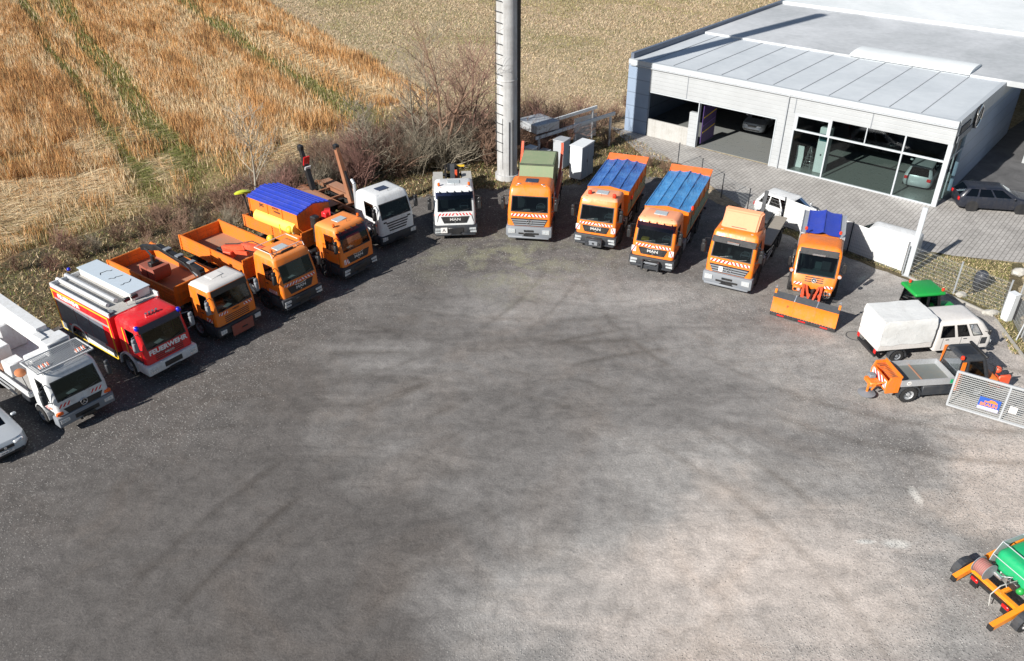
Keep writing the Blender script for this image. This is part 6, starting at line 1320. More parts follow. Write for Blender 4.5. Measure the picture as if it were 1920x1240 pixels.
# ---- trailer at the bottom right
def v_trailer():
    t = thing('tank_trailer', 'orange framed trailer with a green water tank and hose reel at the bottom right corner', 'trailer', (14.63, 17.13, 0), -68); t.scale = (0.92, 0.92, 0.92)
    # local: -y is the rear facing the camera's left ; frame runs to +y
    # rear at y=0 extends to +y 3.6
    f = MB()
    for sg in (-1, 1):
        tp = -0.95 if sg > 0 else -0.45; f.beam((sg * 0.98, tp, 0.42), (sg * 0.98, 0.9, 0.80), 0.17, 0.22, 0); f.beam((sg * 0.98, 0.85, 0.80), (sg * 0.98, 4.0, 0.84), 0.17, 0.22, 0); f.box(sg * 0.98 - 0.09, sg * 0.98 + 0.09, tp - 0.07, tp + 0.05, 0.30, 0.50, 1, 0.01)
        f.beam((sg * 0.98, 0.9, 0.92), (sg * 0.98, 3.6, 1.30), 0.13, 0.15, 0)
    f.beam((-0.98, 0.25, 0.62), (0.98, 0.25, 0.62), 0.14, 0.14, 0); f.beam((-0.98, 1.2, 0.7), (0.98, 1.2, 0.7), 0.12, 0.12, 0); f.beam((0.2, 0.25, 0.62), (0.2, 1.2, 0.7), 0.12, 0.12, 0); f.beam((-0.98, 3.4, 0.7), (0.98, 3.4, 0.7), 0.14, 0.14, 0)
    f.box(-0.8, 0.8, 0.08, 0.16, 0.42, 0.56, 1); f.build('frame', [paint('amber orange paint', (0.86, 0.27, 0.012), 0.35, 0.15), BLACKP], t, 20)
    k = MB(); k.box(-0.70, 0.66, 0.72, 2.9, 0.82, 1.66, 0, 0.22, seg=4); k.box(-0.45, 0.45, 1.15, 2.6, 1.64, 1.70, 0, 0.04, seg=2); k.tube((0.1, 1.5, 1.69), (0.1, 1.5, 1.74), 0.04, mi=1); k.tube((0, 2.25, 1.69), (0, 2.25, 1.76), 0.18, n=18, mi=2); k.build('water_tank', [GREENT, ALU, BLACKP], t, 50)
    c = MB()
    for sg in (-1, 1):
        c.prism([(0.62, 0.85), (0.72, 1.35), (0.98, 1.82), (3.0, 1.82), (3.0, 1.58), (1.4, 1.58), (1.25, 1.22), (1.15, 0.85)], sg * 0.76 - 0.012, sg * 0.76 + 0.012, 'x', 0)
    for (y, z) in ((0.72, 1.35), (0.98, 1.82), (1.9, 1.82), (3.0, 1.82)): c.tube((-0.76, y, z), (0.76, y, z), 0.018, n=6)
    c.build('cage', GALV, t)
    h = MB(); h.lathe([(0.10, -0.20), (0.24, -0.20), (0.26, -0.14), (0.27, 0.0), (0.26, 0.14), (0.24, 0.20), (0.10, 0.20)], (-0.62, 0.30, 0.98), 'x', 20, 0); 
    for kx in np.linspace(-0.18, 0.18, 7):
        pr = [(0.255 + 0.025 * math.cos(a), kx + 0.025 * math.sin(a)) for a in np.linspace(0, 2 * math.pi, 7)]; h.lathe(pr, (-0.62, 0.30, 0.98), 'x', 20, 0)
    for sx in (-0.22, 0.22): h.lathe([(0.0, sx), (0.33, sx), (0.33, sx + 0.02), (0, sx + 0.02)], (-0.62, 0.30, 0.98), 'x', 20, 1)
    h.build('hose_reel', [paint('pink hose', (0.33, 0.13, 0.12), 0.6, 0.4), GREYP], t)
    m = MB(); m.box(0.05, 0.45, 0.6, 0.95, 0.72, 1.05, 0, 0.04); m.ball((0.5, 0.72, 0.85), 0.14, n=7, mi=1); m.ball((0.0, 0.85, 1.12), 0.10, n=7, mi=0); m.tube((-0.5, 0.6, 0.85), (-0.1, 0.6, 0.85), 0.09, n=10, mi=2)
    rr = random.Random(9)
    for k_ in range(12):
        p = Vector((rr.uniform(-0.5, 0.5), rr.uniform(0.45, 0.95), rr.uniform(0.75, 1.15))); m.path([p, p + Vector((rr.uniform(-.2, .2), rr.uniform(-.15, .15), rr.uniform(0, .2))), p + Vector((rr.uniform(-.3, .3), rr.uniform(-.2, .2), rr.uniform(-.1, .1)))], 0.014, 5, rr.choice([0, 2, 3]))
    m.path([(0.2, 0.6, 1.0), (0.15, 0.2, 0.95), (0.1, -0.05, 0.6), (0.25, -0.15, 0.25)], 0.02, 6, 3); m.build('pump', [BLACKP, GREEN, CHROME, GREYL], t)
    for sg in (-1, 1):
        l = MB(); l.box(sg * 0.62 - 0.14, sg * 0.62 + 0.14, 0.04, 0.08, 0.42, 0.56, 0, 0.02); l.build('tail_light', TAILR, t)
        g = MB(); g.box(sg * 0.62 - 0.14, sg * 0.62 + 0.14, 0.10, 0.115, 0.15, 0.42); g.build('mud_flap', BLACKP, t)
        g = MB(); arch(g, sg * 1.10 if sg > 0 else -1.36, sg * 1.36 if sg > 0 else -1.10, 0.25, 0.35, 0.43, -10, 190, 0.02, 10); g.build('mudguard', GREYD, t)
        wheel(t, sg * 1.23, 0.25, 0.35, 0.20, HAZW, 26, sg)

v_trailer()

# ================================================================== MAST
def mast():
    t = thing('mast', 'tall round concrete mast with climbing rungs and a black cable ladder', 'mast', (-0.32, 52.3, 0), 0)
    m, n, b = _nodes('mast concrete'); v = coords(n); f = noise(n, v, 1.2, 5, 0.7); sp = N(n, 'ShaderNodeSeparateXYZ'); n.links.new(v, sp.inputs[0])
    mp = N(n, 'ShaderNodeMapping'); mp.inputs['Scale'].default_value = (3, 3, 0.15); n.links.new(v, mp.inputs['Vector']); st = noise(n, mp.outputs[0], 1.5, 4, 0.6)
    c = ramp(n, math_(n, 'MULTIPLY', f, math_(n, 'MULTIPLY', st, 2.0)), [(0.25, (0.32, 0.32, 0.32)), (0.6, (0.47, 0.48, 0.49))]); n.links.new(c, b.inputs['Base Color']); b.inputs['Roughness'].default_value = 0.75; bump(n, b, f, 0.15, 0.01)
    p = MB(); p.lathe([(0.80, 0.0), (0.80, 0.35), (0.66, 0.36)], (0, 0, 0), 'z', 40); p.lathe([(0.665, 0.3), (0.64, 10), (0.60, 18), (0.56, 27.8), (0, 27.8)], (0, 0, 0), 'z', 48)
    for z in (6.5, 13.5): p.lathe([(0.655, z), (0.665, z + 0.02), (0.665, z + 0.10), (0.65, z + 0.12)], (0, 0, 0), 'z', 48)
    p.build('shaft', [m], t)
    l = MB(); l.tube((-0.72, -0.05, 2.0), (-0.64, -0.05, 27.4), 0.018, n=6)
    for k in range(40): z = 2.0 + 0.62 * k; l.path([(-0.74, -0.06, z), (-0.62, -0.35, z - 0.0), (-0.30, -0.66, z - 0.02)], 0.028, 5)
    l.build('ladder', GREYD, t)
    c = MB()
    for x in (0.66, 0.82): c.tube((x, 0.12, 2.2), (x - 0.04, 0.12, 27.4), 0.022, n=6)
    c.box(0.64, 0.86, 0.10, 0.16, 2.2, 27.4, 0)
    for k in range(60): z = 2.3 + 0.42 * k; c.box(0.60, 0.84, 0.08, 0.11, z, z + 0.05, 0)
    c.build('cable_ladder', BLACKP, t)
    g = MB(); g.box(0.12, 0.16, -0.68, -0.66, 0.4, 4.0); g.box(-0.30, -0.28, -0.62, -0.60, 0.8, 4.2); g.box(0.34, 0.42, -0.60, -0.54, 0.3, 4.1); g.build('earth_cable', GREYD, t)
mast()
# ---- technical cabinets and the roof over them
def cabinet(x, y, w_, d, h, rz, label, M=GALV, doors=2):
    t = thing('equipment_cabinet', label, 'cabinet', (x, y, 0), rz); b = MB(); b.box(-w_ / 2, w_ / 2, 0, d, 0.12, h, 0, 0.02); b.box(-w_ / 2 + 0.04, w_ / 2 - 0.04, 0.04, d - 0.04, 0, 0.12, 1); b.box(-w_ / 2 - 0.04, w_ / 2 + 0.04, -0.05, d + 0.04, h, h + 0.07, 0, 0.02); bo = b.build('housing', [M, GREYD], t)
    for i in range(doors):
        x0 = -w_ / 2 + w_ * i / doors + 0.02; d_ = MB(); d_.box(x0, x0 + w_ / doors - 0.04, -0.018, -0.002, 0.16, h - 0.06, 0, 0.006); do = d_.build('door', paint('cabinet door', (0.20, 0.27, 0.36), 0.5, 0.15, coat=0), bo)  # door colour holds the blue shade of the cabinet fronts
        hn = MB(); hn.box(x0 + w_ / doors - 0.14, x0 + w_ / doors - 0.10, -0.045, -0.018, h * 0.5, h * 0.5 + 0.2); hn.build('handle', BLACKP, do)
CABW = paint('cabinet white', (0.66, 0.69, 0.72), 0.5, 0.15, coat=0)
cabinet(5.0, 52.2, 1.6, 0.9, 2.3, 56, 'largest grey white cabinet, with two narrow doors, behind the green container truck', CABW, 2)
cabinet(3.7, 53.9, 0.9, 0.8, 2.0, 56, 'grey cabinet left of the largest cabinet, under the steel canopy', GALV, 1)
cabinet(2.4, 53.6, 0.8, 0.6, 1.3, 56, 'low blue grey cabinet close to the foot of the mast', GALV, 1)
cabinet(1.5, 53.2, 0.6, 0.6, 1.7, 50, 'narrow white cabinet nearest to the mast', CABW, 1)
def canopy():
    t = thing('steel_canopy', 'white steel canopy of two long beams on posts between the mast and the building', 'canopy', (1.6, 54.2, 0), 38)
    for y in (0.0, 1.9):
        b = MB(); b.beam((0, y, 2.05), (7.4, y, 2.35), 0.12, 0.22); b.build('beam', CABW, t)
    for x in (0.3, 3.6, 7.0):
        for y in (0.0, 1.9): p = MB(); p.beam((x, y, 0), (x, y, 2.15), 0.12, 0.12); p.build('post', CABW, t)
    r_ = MB(); r_.box(0.0, 2.0, -0.1, 2.0, 2.90, 2.35); r_.build('roof_panel', GALV, t)
    w_ = MB(); w_.box(5.2, 7.4, 1.86, 1.9, 0.2, 1.9); w_.build('side_panel', GALV, t)
canopy()

# ================================================================== BUILDING
def mat_panel(name, col, pitch=0.3, ax=2):
    m, n, b = _nodes(name); v = coords(n); sp = N(n, 'ShaderNodeSeparateXYZ'); n.links.new(v, sp.inputs[0])
    s = math_(n, 'FRACT', math_(n, 'DIVIDE', sp.outputs[ax], pitch)); gl = ramp(n, s, [(0.0, 0.0), (0.06, 1.0), (0.94, 1.0), (1.0, 0.0)])
    f = noise(n, v, 0.6, 4, 0.6); k = ramp(n, f, [(0.3, 0.9), (0.7, 1.04)]); c = mix(n, 1.0, mix(n, gl, tuple(q * 0.62 for q in col), col), k, 'MULTIPLY')
    n.links.new(c, b.inputs['Base Color']); b.inputs['Roughness'].default_value = 0.45; bump(n, b, gl, 0.5, 0.02); return m
PANEL = mat_panel('white sandwich panel', (0.395, 0.415, 0.435), 0.28); PANELB = mat_panel('blue grey panel', (0.26, 0.33, 0.44), 1.0)  # blue grey darkened so the colour carries the side wall's shade
def mat_roof(name, a, b_, s=0.25):
    m, n, b = _nodes(name); v = coords(n); f = noise(n, v, s, 5, 0.65, 0.5); g = noise(n, v, 2.0, 4, 0.6); c = ramp(n, math_(n, 'MULTIPLY_ADD', g, 0.3, math_(n, 'MULTIPLY', f, 0.8)), [(0.38, a), (0.68, b_)]); n.links.new(c, b.inputs['Base Color']); b.inputs['Roughness'].default_value = 0.6; return m
ROOFL = mat_roof('light roof membrane', (0.46, 0.50, 0.54), (0.56, 0.60, 0.64)); ROOFG = mat_roof('grey roof membrane', (0.36, 0.38, 0.40), (0.56, 0.58, 0.61), 0.12); ROOFW = mat_roof('white roof membrane', (0.60, 0.64, 0.66), (0.76, 0.79, 0.81), 0.1)
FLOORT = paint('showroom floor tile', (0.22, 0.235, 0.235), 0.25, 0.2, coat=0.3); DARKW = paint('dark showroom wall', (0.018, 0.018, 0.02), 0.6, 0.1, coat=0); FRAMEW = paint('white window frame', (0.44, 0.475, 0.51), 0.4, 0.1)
BX, BY, BA = 8.65, 62.05, -39.7
def showroom():
    t = thing('showroom_building', 'flat roofed showroom with white panelled front, open bay and large corner window', 'building', (BX, BY, 0), BA)
    L = 22.9; H = 5.35; D = 10.9; D2 = 60
    w_ = MB(); zo = 3.35; zw = 3.95
    w_.box(1.9, 11.9, 0, 0.25, zo, H - 0.3, 0); w_.box(11.9, 13.1, 0, 0.25, 0, H - 0.3, 0); w_.box(13.1, L, 0, 0.25, zw, H - 0.3, 0); w_.box(0, 1.9, 0, 0.25, 0, H - 0.3, 1)
    w_.box(0, L, -0.06, 0.25, H - 0.298, H + 0.05, 2)
    for x in (5.0, 13.0, 18.0): w_.box(x - 0.03, x + 0.03, -0.012, 0.0, (zo if x < 12 else zw), H - 0.3, 3)
    wa = w_.build('wall', [PANEL, PANELB, FRAMEW, GREYP], t)
    w_ = MB(); w_.box(5.4, 6.05, -0.02, 0.3, 0, 2.5, 0, 0.02); w_.box(2.0, 5.4, 0.02, 0.14, 0, 1.3, 1); w_.build('door_screen', [PANEL, GREYL], t)
    w_ = MB(); w_.box(L - 0.2, L, 3.2, D2 * 0.3, 0, H - 0.3, 0); w_.box(L - 0.25, L + 0.04, 0.25, D2 * 0.3, H - 0.9, H + 0.05, 1); w_.build('side_wall', [PANELB, FRAMEW], t)
    w_ = MB(); w_.box(0, 0.2, 0.25, D2, 0, H - 0.3, 0); w_.box(-0.05, 0.22, 0.26, D2, H - 0.298, H + 0.42, 1); w_.build('side_wall', [PANELB, paint('dark blue parapet', (0.10, 0.13, 0.19), 0.5, 0.2)], t)
    r_ = MB(); r_.box(0.22, L - 0.02, 0.25, D, H - 0.25, H + 0.02, 0)
    for x in np.arange(1.6, L - 0.5, 1.9): r_.box(x - 0.02, x + 0.02, 0.3, D - 0.05, H + 0.02, H + 0.055, 1)
    ro = r_.build('roof', [ROOFL, paint('roof seam', (0.36, 0.38, 0.41), 0.6, 0.2, coat=0)], t)
    r_ = MB(); r_.box(0.22, L + 1.5, D, D + 15, H - 0.2, H + 0.16, 0); r_.box(0.22, L + 14, D + 15, D2, H - 0.2, H + 0.40, 1); r_.build('roof', [ROOFG, ROOFW], t)
    s = MB(); pr = [(1.6 * math.cos(a), 0.28 * math.sin(a)) for a in np.linspace(0, math.pi, 13)]
    s.prism([(D + 1.4 + u, H + 0.16 + v) for u, v in pr], 12.3, 20.6, 'x', 0); s.build('rooflight', [ROOFW], ro)
    g_ = MB(); g_.beam((0.2, -0.10, H - 0.34), (L, -0.10, H - 0.34), 0.09, 0.07); g_.tube((12.5, -0.09, 0), (12.5, -0.09, H - 0.36), 0.045, n=8); g_.build('gutter', GALV, t)
    f = MB(); f.box(0.2, L - 0.2, 0.3, 14, -0.05, 0.02, 0); f.build('floor', [FLOORT], t)
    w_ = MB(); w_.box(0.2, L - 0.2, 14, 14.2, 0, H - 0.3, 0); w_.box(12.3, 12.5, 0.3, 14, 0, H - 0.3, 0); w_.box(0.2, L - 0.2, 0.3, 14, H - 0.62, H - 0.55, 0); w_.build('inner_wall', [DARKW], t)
    # openings
    d = MB(); d.box(6.05, 6.12, -0.03, 0.3, 0, zo, 0); d.box(11.83, 11.9, -0.03, 0.0, 0, zo, 0); d.box(2.0, 11.83, -0.03, 0.0, zo - 0.08, zo, 0); d.build('door_frame', FRAMEW, t)
    xs = [13.1, 15.5, 20.15, L]
    fr = MB()
    for x in xs[:3]: fr.box(x, x + 0.09, -0.03, 0.12, 0.08, zw, 0)
    fr.box(13.1, L, -0.035, 0.13, 0.0, 0.08, 0); fr.box(13.19, L, -0.028, 0.115, 2.82, 2.93, 0); fr.box(13.19, 15.5, -0.026, 0.11, 3.78, zw, 0); fr.box(13.19, 13.32, -0.026, 0.11, 2.93, 3.78, 0); fr.box(15.36, 15.5, -0.026, 0.11, 2.93, 3.78, 0)
    for x in (17.8,): fr.box(x, x + 0.06, -0.02, 0.1, 2.93, zw, 0)
    fo = fr.build('window_frame', FRAMEW, t)
    for a, b in zip(xs, xs[1:]):
        for za, zb in ((0.08, 2.82), (2.93, zw)): g = MB(); g.quad((a, 0.05, za), (b, 0.05, za), (b, 0.05, zb), (a, 0.05, zb)); g.build('pane', GLASSB, fo)
    c = MB(); c.box(L - 0.26, L + 0.03, -0.04, 0.25, 0, zw, 0); c.build('corner_column', FRAMEW, t)
    g = MB(); g.quad((L - 0.1, 0.25, 0), (L - 0.1, 3.2, 0), (L - 0.1, 3.2, zw), (L - 0.1, 0.25, zw)); g.build('side_window', GLASSB, t)
    sf = MB(); sf.box(L - 0.12, L - 0.06, 1.7, 1.78, 0, zw); sf.box(L - 0.12, L - 0.06, 0.25, 3.2, 2.85, 2.93); sf.build('side_window_frame', FRAMEW, t)
    sg_ = MB(); sg_.lathe([(0, 0), (0.75, 0), (0.75, 0.12), (0.62, 0.14), (0.60, 0.10), (0, 0.10)], (0, 0, 0), 'x', 28, 0); sg_.lathe([(0.62, 0.13), (0.68, 0.17), (0.74, 0.13)], (0, 0, 0), 'x', 28, 1)
    for k in range(3):
        a = R(90 + 120 * k); sg_.beam((0.12, 0, 0), (0.13, 0.62 * math.cos(a), 0.62 * math.sin(a)), 0.05, 0.09, 1, 0.03, 0.02)
    o = sg_.build('round_sign', [BLACKP, CHROME], t); o.location = (L + 0.05, 4.3, H - 0.65)
    q = MB(); q.box(L - 0.02, L + 0.10, 0.6, 2.6, H - 0.86, H - 0.4, 0); q.box(L + 0.04, L + 0.09, 0.4, 3.4, zw + 0.05, H - 0.95, 1); q.build('sign_board', [GREYD, GREYP], t)
    p = MB(); p.quad((6.3, 0.5, 0.3), (6.3, 2.4, 0.3), (6.3, 2.4, 2.9), (6.3, 0.5, 2.9)); 
    p.box(6.24, 6.29, 0.45, 2.45, 0.2, 3.0, 0); po = p.build('banner', [paint('dark purple banner', (0.06, 0.03, 0.14), 0.5, 0.1)], t)
    s = MB()
    for k, zz in enumerate((1.0, 1.5, 2.1)): s.beam((6.31, 0.55, zz), (6.31, 2.35, zz + 0.25), 0.012, 0.07, k % 2)
    s.build('banner_stripes', [YELLOW, VISOR if False else paint('violet stripe', (0.18, 0.09, 0.35), 0.5, 0.1)], po)
showroom()
def bw(x, y): a = R(BA); return (BX + x * math.cos(a) - y * math.sin(a), BY + x * math.sin(a) + y * math.cos(a), 0.025)
car('display_car', 'silver white car facing out of the open showroom bay', bw(8.0, 5.2), BA + 4, SILVER, L=4.6, H=1.5, g=GLASSD)
car('display_car', 'black car facing out of the open showroom bay, right of the silver one', bw(10.8, 5.8), BA + 4, BLACKP, L=4.5, H=1.4, g=GLASSD)
car('display_car', 'blue white car seen from behind the right pane of the showroom window', bw(20.6, 6.2), BA + 186, SILVER, L=4.3, H=1.45, g=GLASSD)
car('display_car', 'black car in the dim middle of the showroom window', bw(18.0, 8.0), BA + 60, BLACKP, L=4.4, H=1.4, g=GLASSD)
car('parked_car', 'dark car on the paving right of the showroom, at the right edge', (31.9, 47.0, 0), 80, paint('dark blue grey car', (0.012, 0.016, 0.028), 0.3, 0.1), L=4.5, H=1.45, g=GLASSD)
def totem():
    x, y, z = bw(15.0, 0.9); t = thing('display_totem', 'tall white display column behind the left showroom pane', 'display', (x, y, z), BA); b = MB(); b.box(-0.36, 0.36, -0.1, 0.5, 0, 3.1, 0, 0.03); bo = b.build('column', CABW, t); s = MB(); s.box(-0.28, 0.28, -0.115, -0.102, 2.2, 2.7); s.build('screen', paint('teal screen', (0.02, 0.10, 0.12), 0.2, 0.0), bo); q = MB(); q.box(-0.05, 0.05, -0.112, -0.102, 1.2, 1.32); q.build('handle', BLACKP, bo)
    x, y, z = bw(14.1, 1.3); t = thing('display_rack', 'chrome wire rack beside the white display column', 'rack', (x, y, z), BA); r_ = MB()
    for k in range(4):
        a = R(90 * k + 45); r_.tube((0.35 * math.cos(a), 0.35 * math.sin(a), 0), (0.05 * math.cos(a), 0.05 * math.sin(a), 1.5), 0.018)
    for zz, rr_ in ((0.3, 0.36), (0.7, 0.28), (1.1, 0.2)): r_.lathe([(rr_, zz), (rr_ + 0.02, zz + 0.02), (rr_, zz + 0.04)], (0, 0, 0), 'z', 14)
    r_.build('rack_frame', CHROME, t)
    x, y, z = bw(13.5, 1.0); t = thing('information_panel', 'slim curved white information panel at the left edge of the showroom window', 'panel', (x, y, z), BA); b = MB(); b.prism([(0, 0), (0.1, 0.7), (0.0, 1.5), (0.05, 1.5), (0.16, 0.7), (0.08, 0)], -0.25, 0.25, 'x', 0); b.build('panel_board', CABW, t)
totem()
# white annex right of the showroom
def annex():
    t = thing('annex_building', 'pale block shaped building beyond the showroom at the right edge', 'building', (35.6, 55.0, 0), BA); b = MB(); b.box(0, 14, 0, 12, 0, 3.6, 0); b.box(-0.1, 14.1, -0.1, 12.1, 3.6, 3.8, 1); bo = b.build('wall', [PANEL, FRAMEW], t)
    r_ = MB(); r_.box(0.1, 13.9, 0.1, 11.9, 3.802, 3.84); r_.build('roof', ROOFW, t)
    for x in (1.5, 4.5): w_ = MB(); w_.box(x, x + 1.8, -0.03, 0.0, 1.0, 2.4); w_.build('window', HATCHD, t)
annex()
# dark conifer at the top right corner
def conifer(x, y, H, label):
    t = thing('conifer', label, 'tree', (x, y, 0), 0); k = MB(); k.tube((0, 0, 0), (0, 0, H), 0.25, 0.03, 8); k.build('trunk', TW_B, t)
    rg = np.random.default_rng(3); n = 9000; z = H * rg.random(n) ** 0.8; rad = (H - z) * 0.30 * np.sqrt(rg.random(n)) * (0.75 + 0.35 * np.sin(z * 4)); a = rg.random(n) * 6.283
    c = MB(); P = np.stack([rad * np.cos(a), rad * np.sin(a), z - rad * 0.25], 1)
    for p, aa in zip(P, a):
        s = 0.22; d = Vector((math.cos(aa), math.sin(aa), -0.3)); e = Vector((-math.sin(aa), math.cos(aa), rg.uniform(-.4, .4))); p = Vector(p); c.add([p - e * s * 0.5, p + e * s * 0.5, p + d * s * 1.6], [(0, 1, 2)])
    m = mat_blade('dark needles', (0.012, 0.03, 0.022), (0.03, 0.06, 0.035)); c.build('crown', m, t, 0)
conifer(66.0, 112.0, 9, 'dark conifer in the top right corner beyond the flat roofs')

# ================================================================== FENCES
WIRE = paint('zinc wire', (0.42, 0.44, 0.45), 0.5, 0.2, metal=0.4, coat=0)
def mesh_panel(mb, a, b, z0, z1, sx=0.05, sz=0.20, r=0.0028, mi=0):
    a = Vector((*a, 0)); b = Vector((*b, 0)); L = (b - a).length; d = (b - a) / L; n = int(L / sx)
    for i in range(n + 1):
        p = a + d * (i * L / n); mb.beam((p.x, p.y, z0), (p.x, p.y, z1), r * 2, r * 2, mi)
    for z in np.arange(z0, z1 + 0.01, sz): mb.beam((a.x, a.y, z), (b.x, b.y, z), r * 3, r * 3, mi)
def fence(label, pts, h, screen=None, posts=GALV, name='mesh_fence', sx=0.05, skip=()):
    t = thing(name, label, 'fence', (pts[0][0], pts[0][1], 0), 0); o = Vector((pts[0][0], pts[0][1]))
    loc = [(p[0] - o.x, p[1] - o.y) for p in pts]
    for i, p in enumerate(loc):
        m = MB(); m.beam((p[0], p[1], 0), (p[0], p[1], h + 0.08), 0.055, 0.045); m.box(p[0] - 0.04, p[0] + 0.04, p[1] - 0.04, p[1] + 0.04, h + 0.08, h + 0.10); m.build('post', posts, t)
    for i, (a, b) in enumerate(zip(loc, loc[1:])):
        m = MB(); mesh_panel(m, a, b, 0.06, h, sx); m.build('mesh_panel', WIRE, t, 0)
    return t, loc
back = [(11.5, 54.6), (12.5, 51.6), (13.3, 48.9), (14.35, 46.5), (15.9, 44.6)]
fence('mesh fence with thin dark posts along the paving behind the blue covered tippers', back, 1.5, posts=GREYD, sx=0.10)
mid = [(15.9, 44.6), (17.2, 42.95), (18.65, 41.2), (20.71, 38.75)]
t_, loc_ = fence('mesh fence backed by a white privacy screen behind the snow plough truck', mid, 1.75, posts=GREYD, sx=0.10)
m, n, b = _nodes('white privacy screen'); v = coords(n); sp = N(n, 'ShaderNodeSeparateXYZ'); n.links.new(v, sp.inputs[0]); s = math_(n, 'FRACT', math_(n, 'DIVIDE', sp.outputs[2], 0.19)); gl = ramp(n, s, [(0.0, 0.82), (0.12, 1.0), (0.9, 1.0), (1.0, 0.82)]); n.links.new(mix(n, 1.0, (0.70, 0.71, 0.72), gl, 'MULTIPLY'), b.inputs['Base Color']); b.inputs['Roughness'].default_value = 0.7
for a, b_ in zip(loc_, loc_[1:]):
    q = MB(); q.beam((a[0] + 0.05, a[1] + 0.05, 0.92), (b_[0] + 0.05, b_[1] + 0.05, 0.92), 0.012, 1.66); q.build('privacy_screen', m, t_)
right = [(20.71, 38.67), (22.44, 36.50), (23.95, 34.6)]
fence('mesh fence with pale posts above the green roofed tractor', right, 1.75, sx=0.06)
side = [(24.2, 34.1), (23.75, 32.35), (23.25, 30.35), (22.9, 28.4)]
t_, loc_ = fence('mesh fence with slanting braces along the right edge, by the crew cab truck', side, 1.9, sx=0.06)
for p in loc_[1:]:
    m_ = MB(); m_.beam((p[0] - 0.35, p[1] - 0.2, 0), (p[0], p[1], 1.7), 0.05, 0.05); m_.build('brace', GALV, t_)
t = thing('gate_pillar', 'pale blue grey gate box at the corner where the two mesh fences meet', 'pillar', (23.85, 34.0, 0), 20); m_ = MB(); m_.box(-0.18, 0.18, -0.2, 0.2, 0, 1.45, 0, 0.02); m_.box(-0.20, 0.20, -0.22, 0.22, 1.452, 1.48, 0, 0.01); m_.build('housing', CABW, t); m_ = MB(); m_.box(0.14, 0.16, -0.36, -0.22, 0.15, 1.3); m_.build('hinge', BLACKP, t)
def gate():
    A = Vector((17.9, 27.15, 0)); B = Vector((21.3, 25.0, 0)); L = (B - A).length; rz = math.degrees(math.atan2(B.y - A.y, B.x - A.x))
    t = thing('gate_leaf', 'grey metal gate leaf of close wires carrying a blue sign, at the right edge', 'gate', A, rz); f = MB(); z0, z1 = 0.12, 1.78
    f.beam((0, 0, z0), (L, 0, z0), 0.06, 0.08); f.beam((0, 0, z1), (L, 0, z1), 0.06, 0.08)
    for x in (0.02, 1.95, L - 0.02): f.beam((x, 0, z0), (x, 0, z1), 0.07, 0.055)
    f.build('gate_frame', GALV, t)
    m_ = MB()
    for z in np.arange(z0 + 0.07, z1 - 0.02, 0.095): m_.beam((0.03, 0, z), (L, 0, z), 0.016, 0.036)
    for x in np.arange(0.07, L, 0.065): m_.beam((x, 0.012, z0), (x, 0.012, z1), 0.007, 0.007)
    m_.build('mesh_panel', WIRE, t, 0)
    s = MB(); s.box(1.05, 1.82, -0.05, -0.03, 0.42, 0.98, 0); s.box(1.06, 1.81, -0.053, -0.0502, 0.43, 0.56, 1); so = s.build('sign', [paint('sign blue', (0.02, 0.09, 0.42), 0.4, 0.05), paint('sign pale strip', (0.62, 0.55, 0.60), 0.4, 0.05)], t)
    text('BRAUN', 0.20, paint('sign orange', (0.85, 0.22, 0.04), 0.5, 0.05), so, (1.43, -0.054, 0.66), (90, 0, 0), 0.001, 0.006, 0.95)
    tr = MB(); tr.prism([(1.25, 0.78), (1.72, 0.78), (1.72, 0.84), (1.60, 0.92), (1.45, 0.93), (1.38, 0.84), (1.25, 0.84)], -0.055, -0.051, 'y', 0); tr.build('emblem', MATS['sign orange'], so)
    p = MB(); p.box(2.15, 2.42, -0.05, -0.04, 0.62, 0.92); p.build('paper_sign', HAZW, t)
gate()
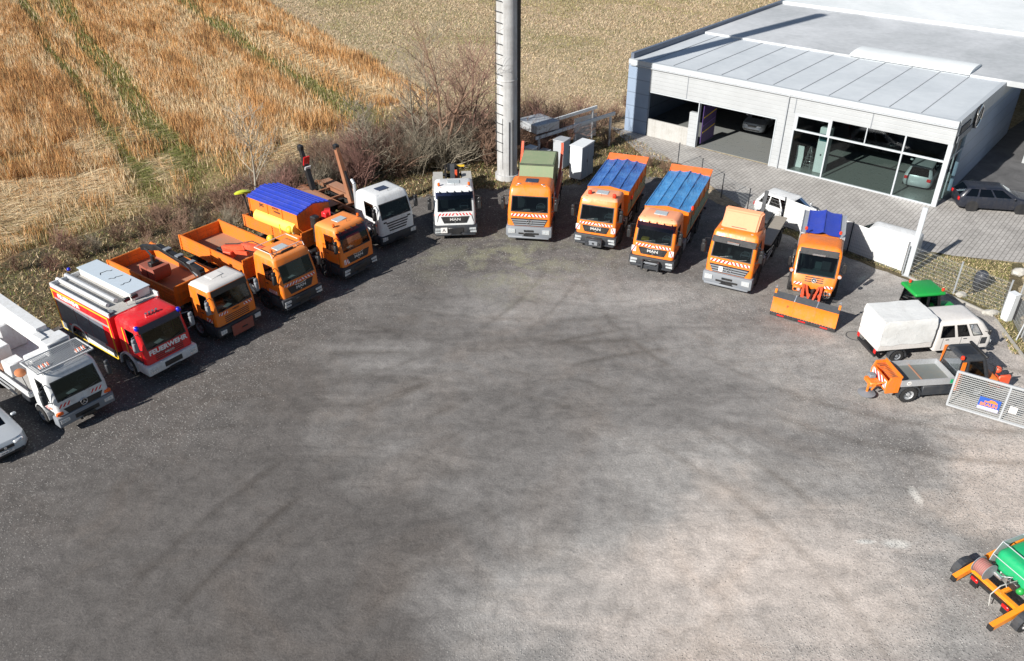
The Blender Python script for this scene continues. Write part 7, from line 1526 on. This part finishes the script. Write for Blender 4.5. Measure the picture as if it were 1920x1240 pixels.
# manhole, boulders, bin
t = thing('manhole_cover', 'round concrete manhole cover in the gravel right of the plough blade', 'manhole', (16.05, 32.55, 0.0), 0); m_ = MB(); m_.lathe([(0.36, 0.006), (0.36, 0.02), (0.30, 0.024), (0, 0.024)], (0, 0, 0), 'z', 28, 0); m_.lathe([(0.40, 0.004), (0.40, 0.018), (0.365, 0.018)], (0, 0, 0), 'z', 28, 1); m_.build('cover', [paint('grey concrete', (0.22, 0.21, 0.20), 0.8, 0.4, coat=0), GREYD], t)
def rock(x, y, s, label, c=(0.45, 0.44, 0.41)):
    b = MB(); bm = bmesh.new(); bmesh.ops.create_icosphere(bm, subdivisions=2, radius=1); rr = random.Random(int(x * 10))
    for v in bm.verts: v.co = Vector((v.co.x * s[0], v.co.y * s[1], v.co.z * s[2])) * rr.uniform(0.85, 1.12)
    bm.verts.index_update(); b.add([v.co.copy() for v in bm.verts], [[v.index for v in f.verts] for f in bm.faces]); bm.free(); o = b.build('boulder', paint('pale stone', c, 0.85, 0.4, coat=0), None, 20); o.location = (x, y, s[2] * 0.5); tag(o, label, 'stone')
rock(22.75, 36.3, (0.32, 0.2, 0.16), 'pale stone beside the foot of the fence post above the green tractor')
rock(23.4, 34.55, (0.42, 0.2, 0.16), 'long pale stone block under the fence near the gate box')
rock(26.9, 38.6, (0.45, 0.3, 0.25), 'white boulder in the dry grass beyond the right fence', (0.7, 0.68, 0.64))
def bin_():
    t = thing('dark_bin', 'dark rounded barrel standing behind the right mesh fence', 'bin', (24.0, 37.1, 0), 20); b = MB(); b.lathe([(0, 0.0), (0.26, 0.0), (0.31, 0.2), (0.33, 0.6), (0.30, 0.85), (0.2, 0.98), (0, 1.0)], (0, 0, 0), 'z', 22); b.build('barrel', paint('blue black barrel', (0.015, 0.02, 0.035), 0.4, 0.1), t, 50); r_ = MB()
    for k in range(7): r_.beam((-1.0 + 0.12 * k, -0.35, 0.05), (-0.9 + 0.12 * k, -0.35, 0.62), 0.02, 0.03)
    r_.beam((-1.05, -0.35, 0.62), (-0.1, -0.35, 0.62), 0.03, 0.03); r_.beam((-1.05, -0.35, 0.08), (-0.2, -0.35, 0.08), 0.03, 0.03); r_.build('rack_frame', BLACKP, t)
bin_()
t = thing('white_post', 'tall plain white post at the right end of the white privacy screen', 'post', (20.85, 38.45, 0), -40); m_ = MB(); m_.box(-0.13, 0.13, -0.05, 0.05, 0, 3.9, 0, 0.02); m_.build('post', FRAMEW, t); m_ = MB(); m_.box(-0.2, 0.2, -0.12, 0.12, 0, 0.04); m_.build('foot_plate', GALV, t)
kb = MB(); kb.beam((23.3, 33.9, 0.05), (22.7, 28.0, 0.05), 0.10, 0.14); o = kb.build('kerb', paint('kerb concrete', (0.34, 0.33, 0.31), 0.85, 0.3, coat=0)); o['kind'] = 'structure'
kb = MB(); kb.beam((20.9, 38.2, 0.05), (23.4, 34.3, 0.05), 0.08, 0.12); o = kb.build('kerb', MATS['kerb concrete']); o['kind'] = 'structure'
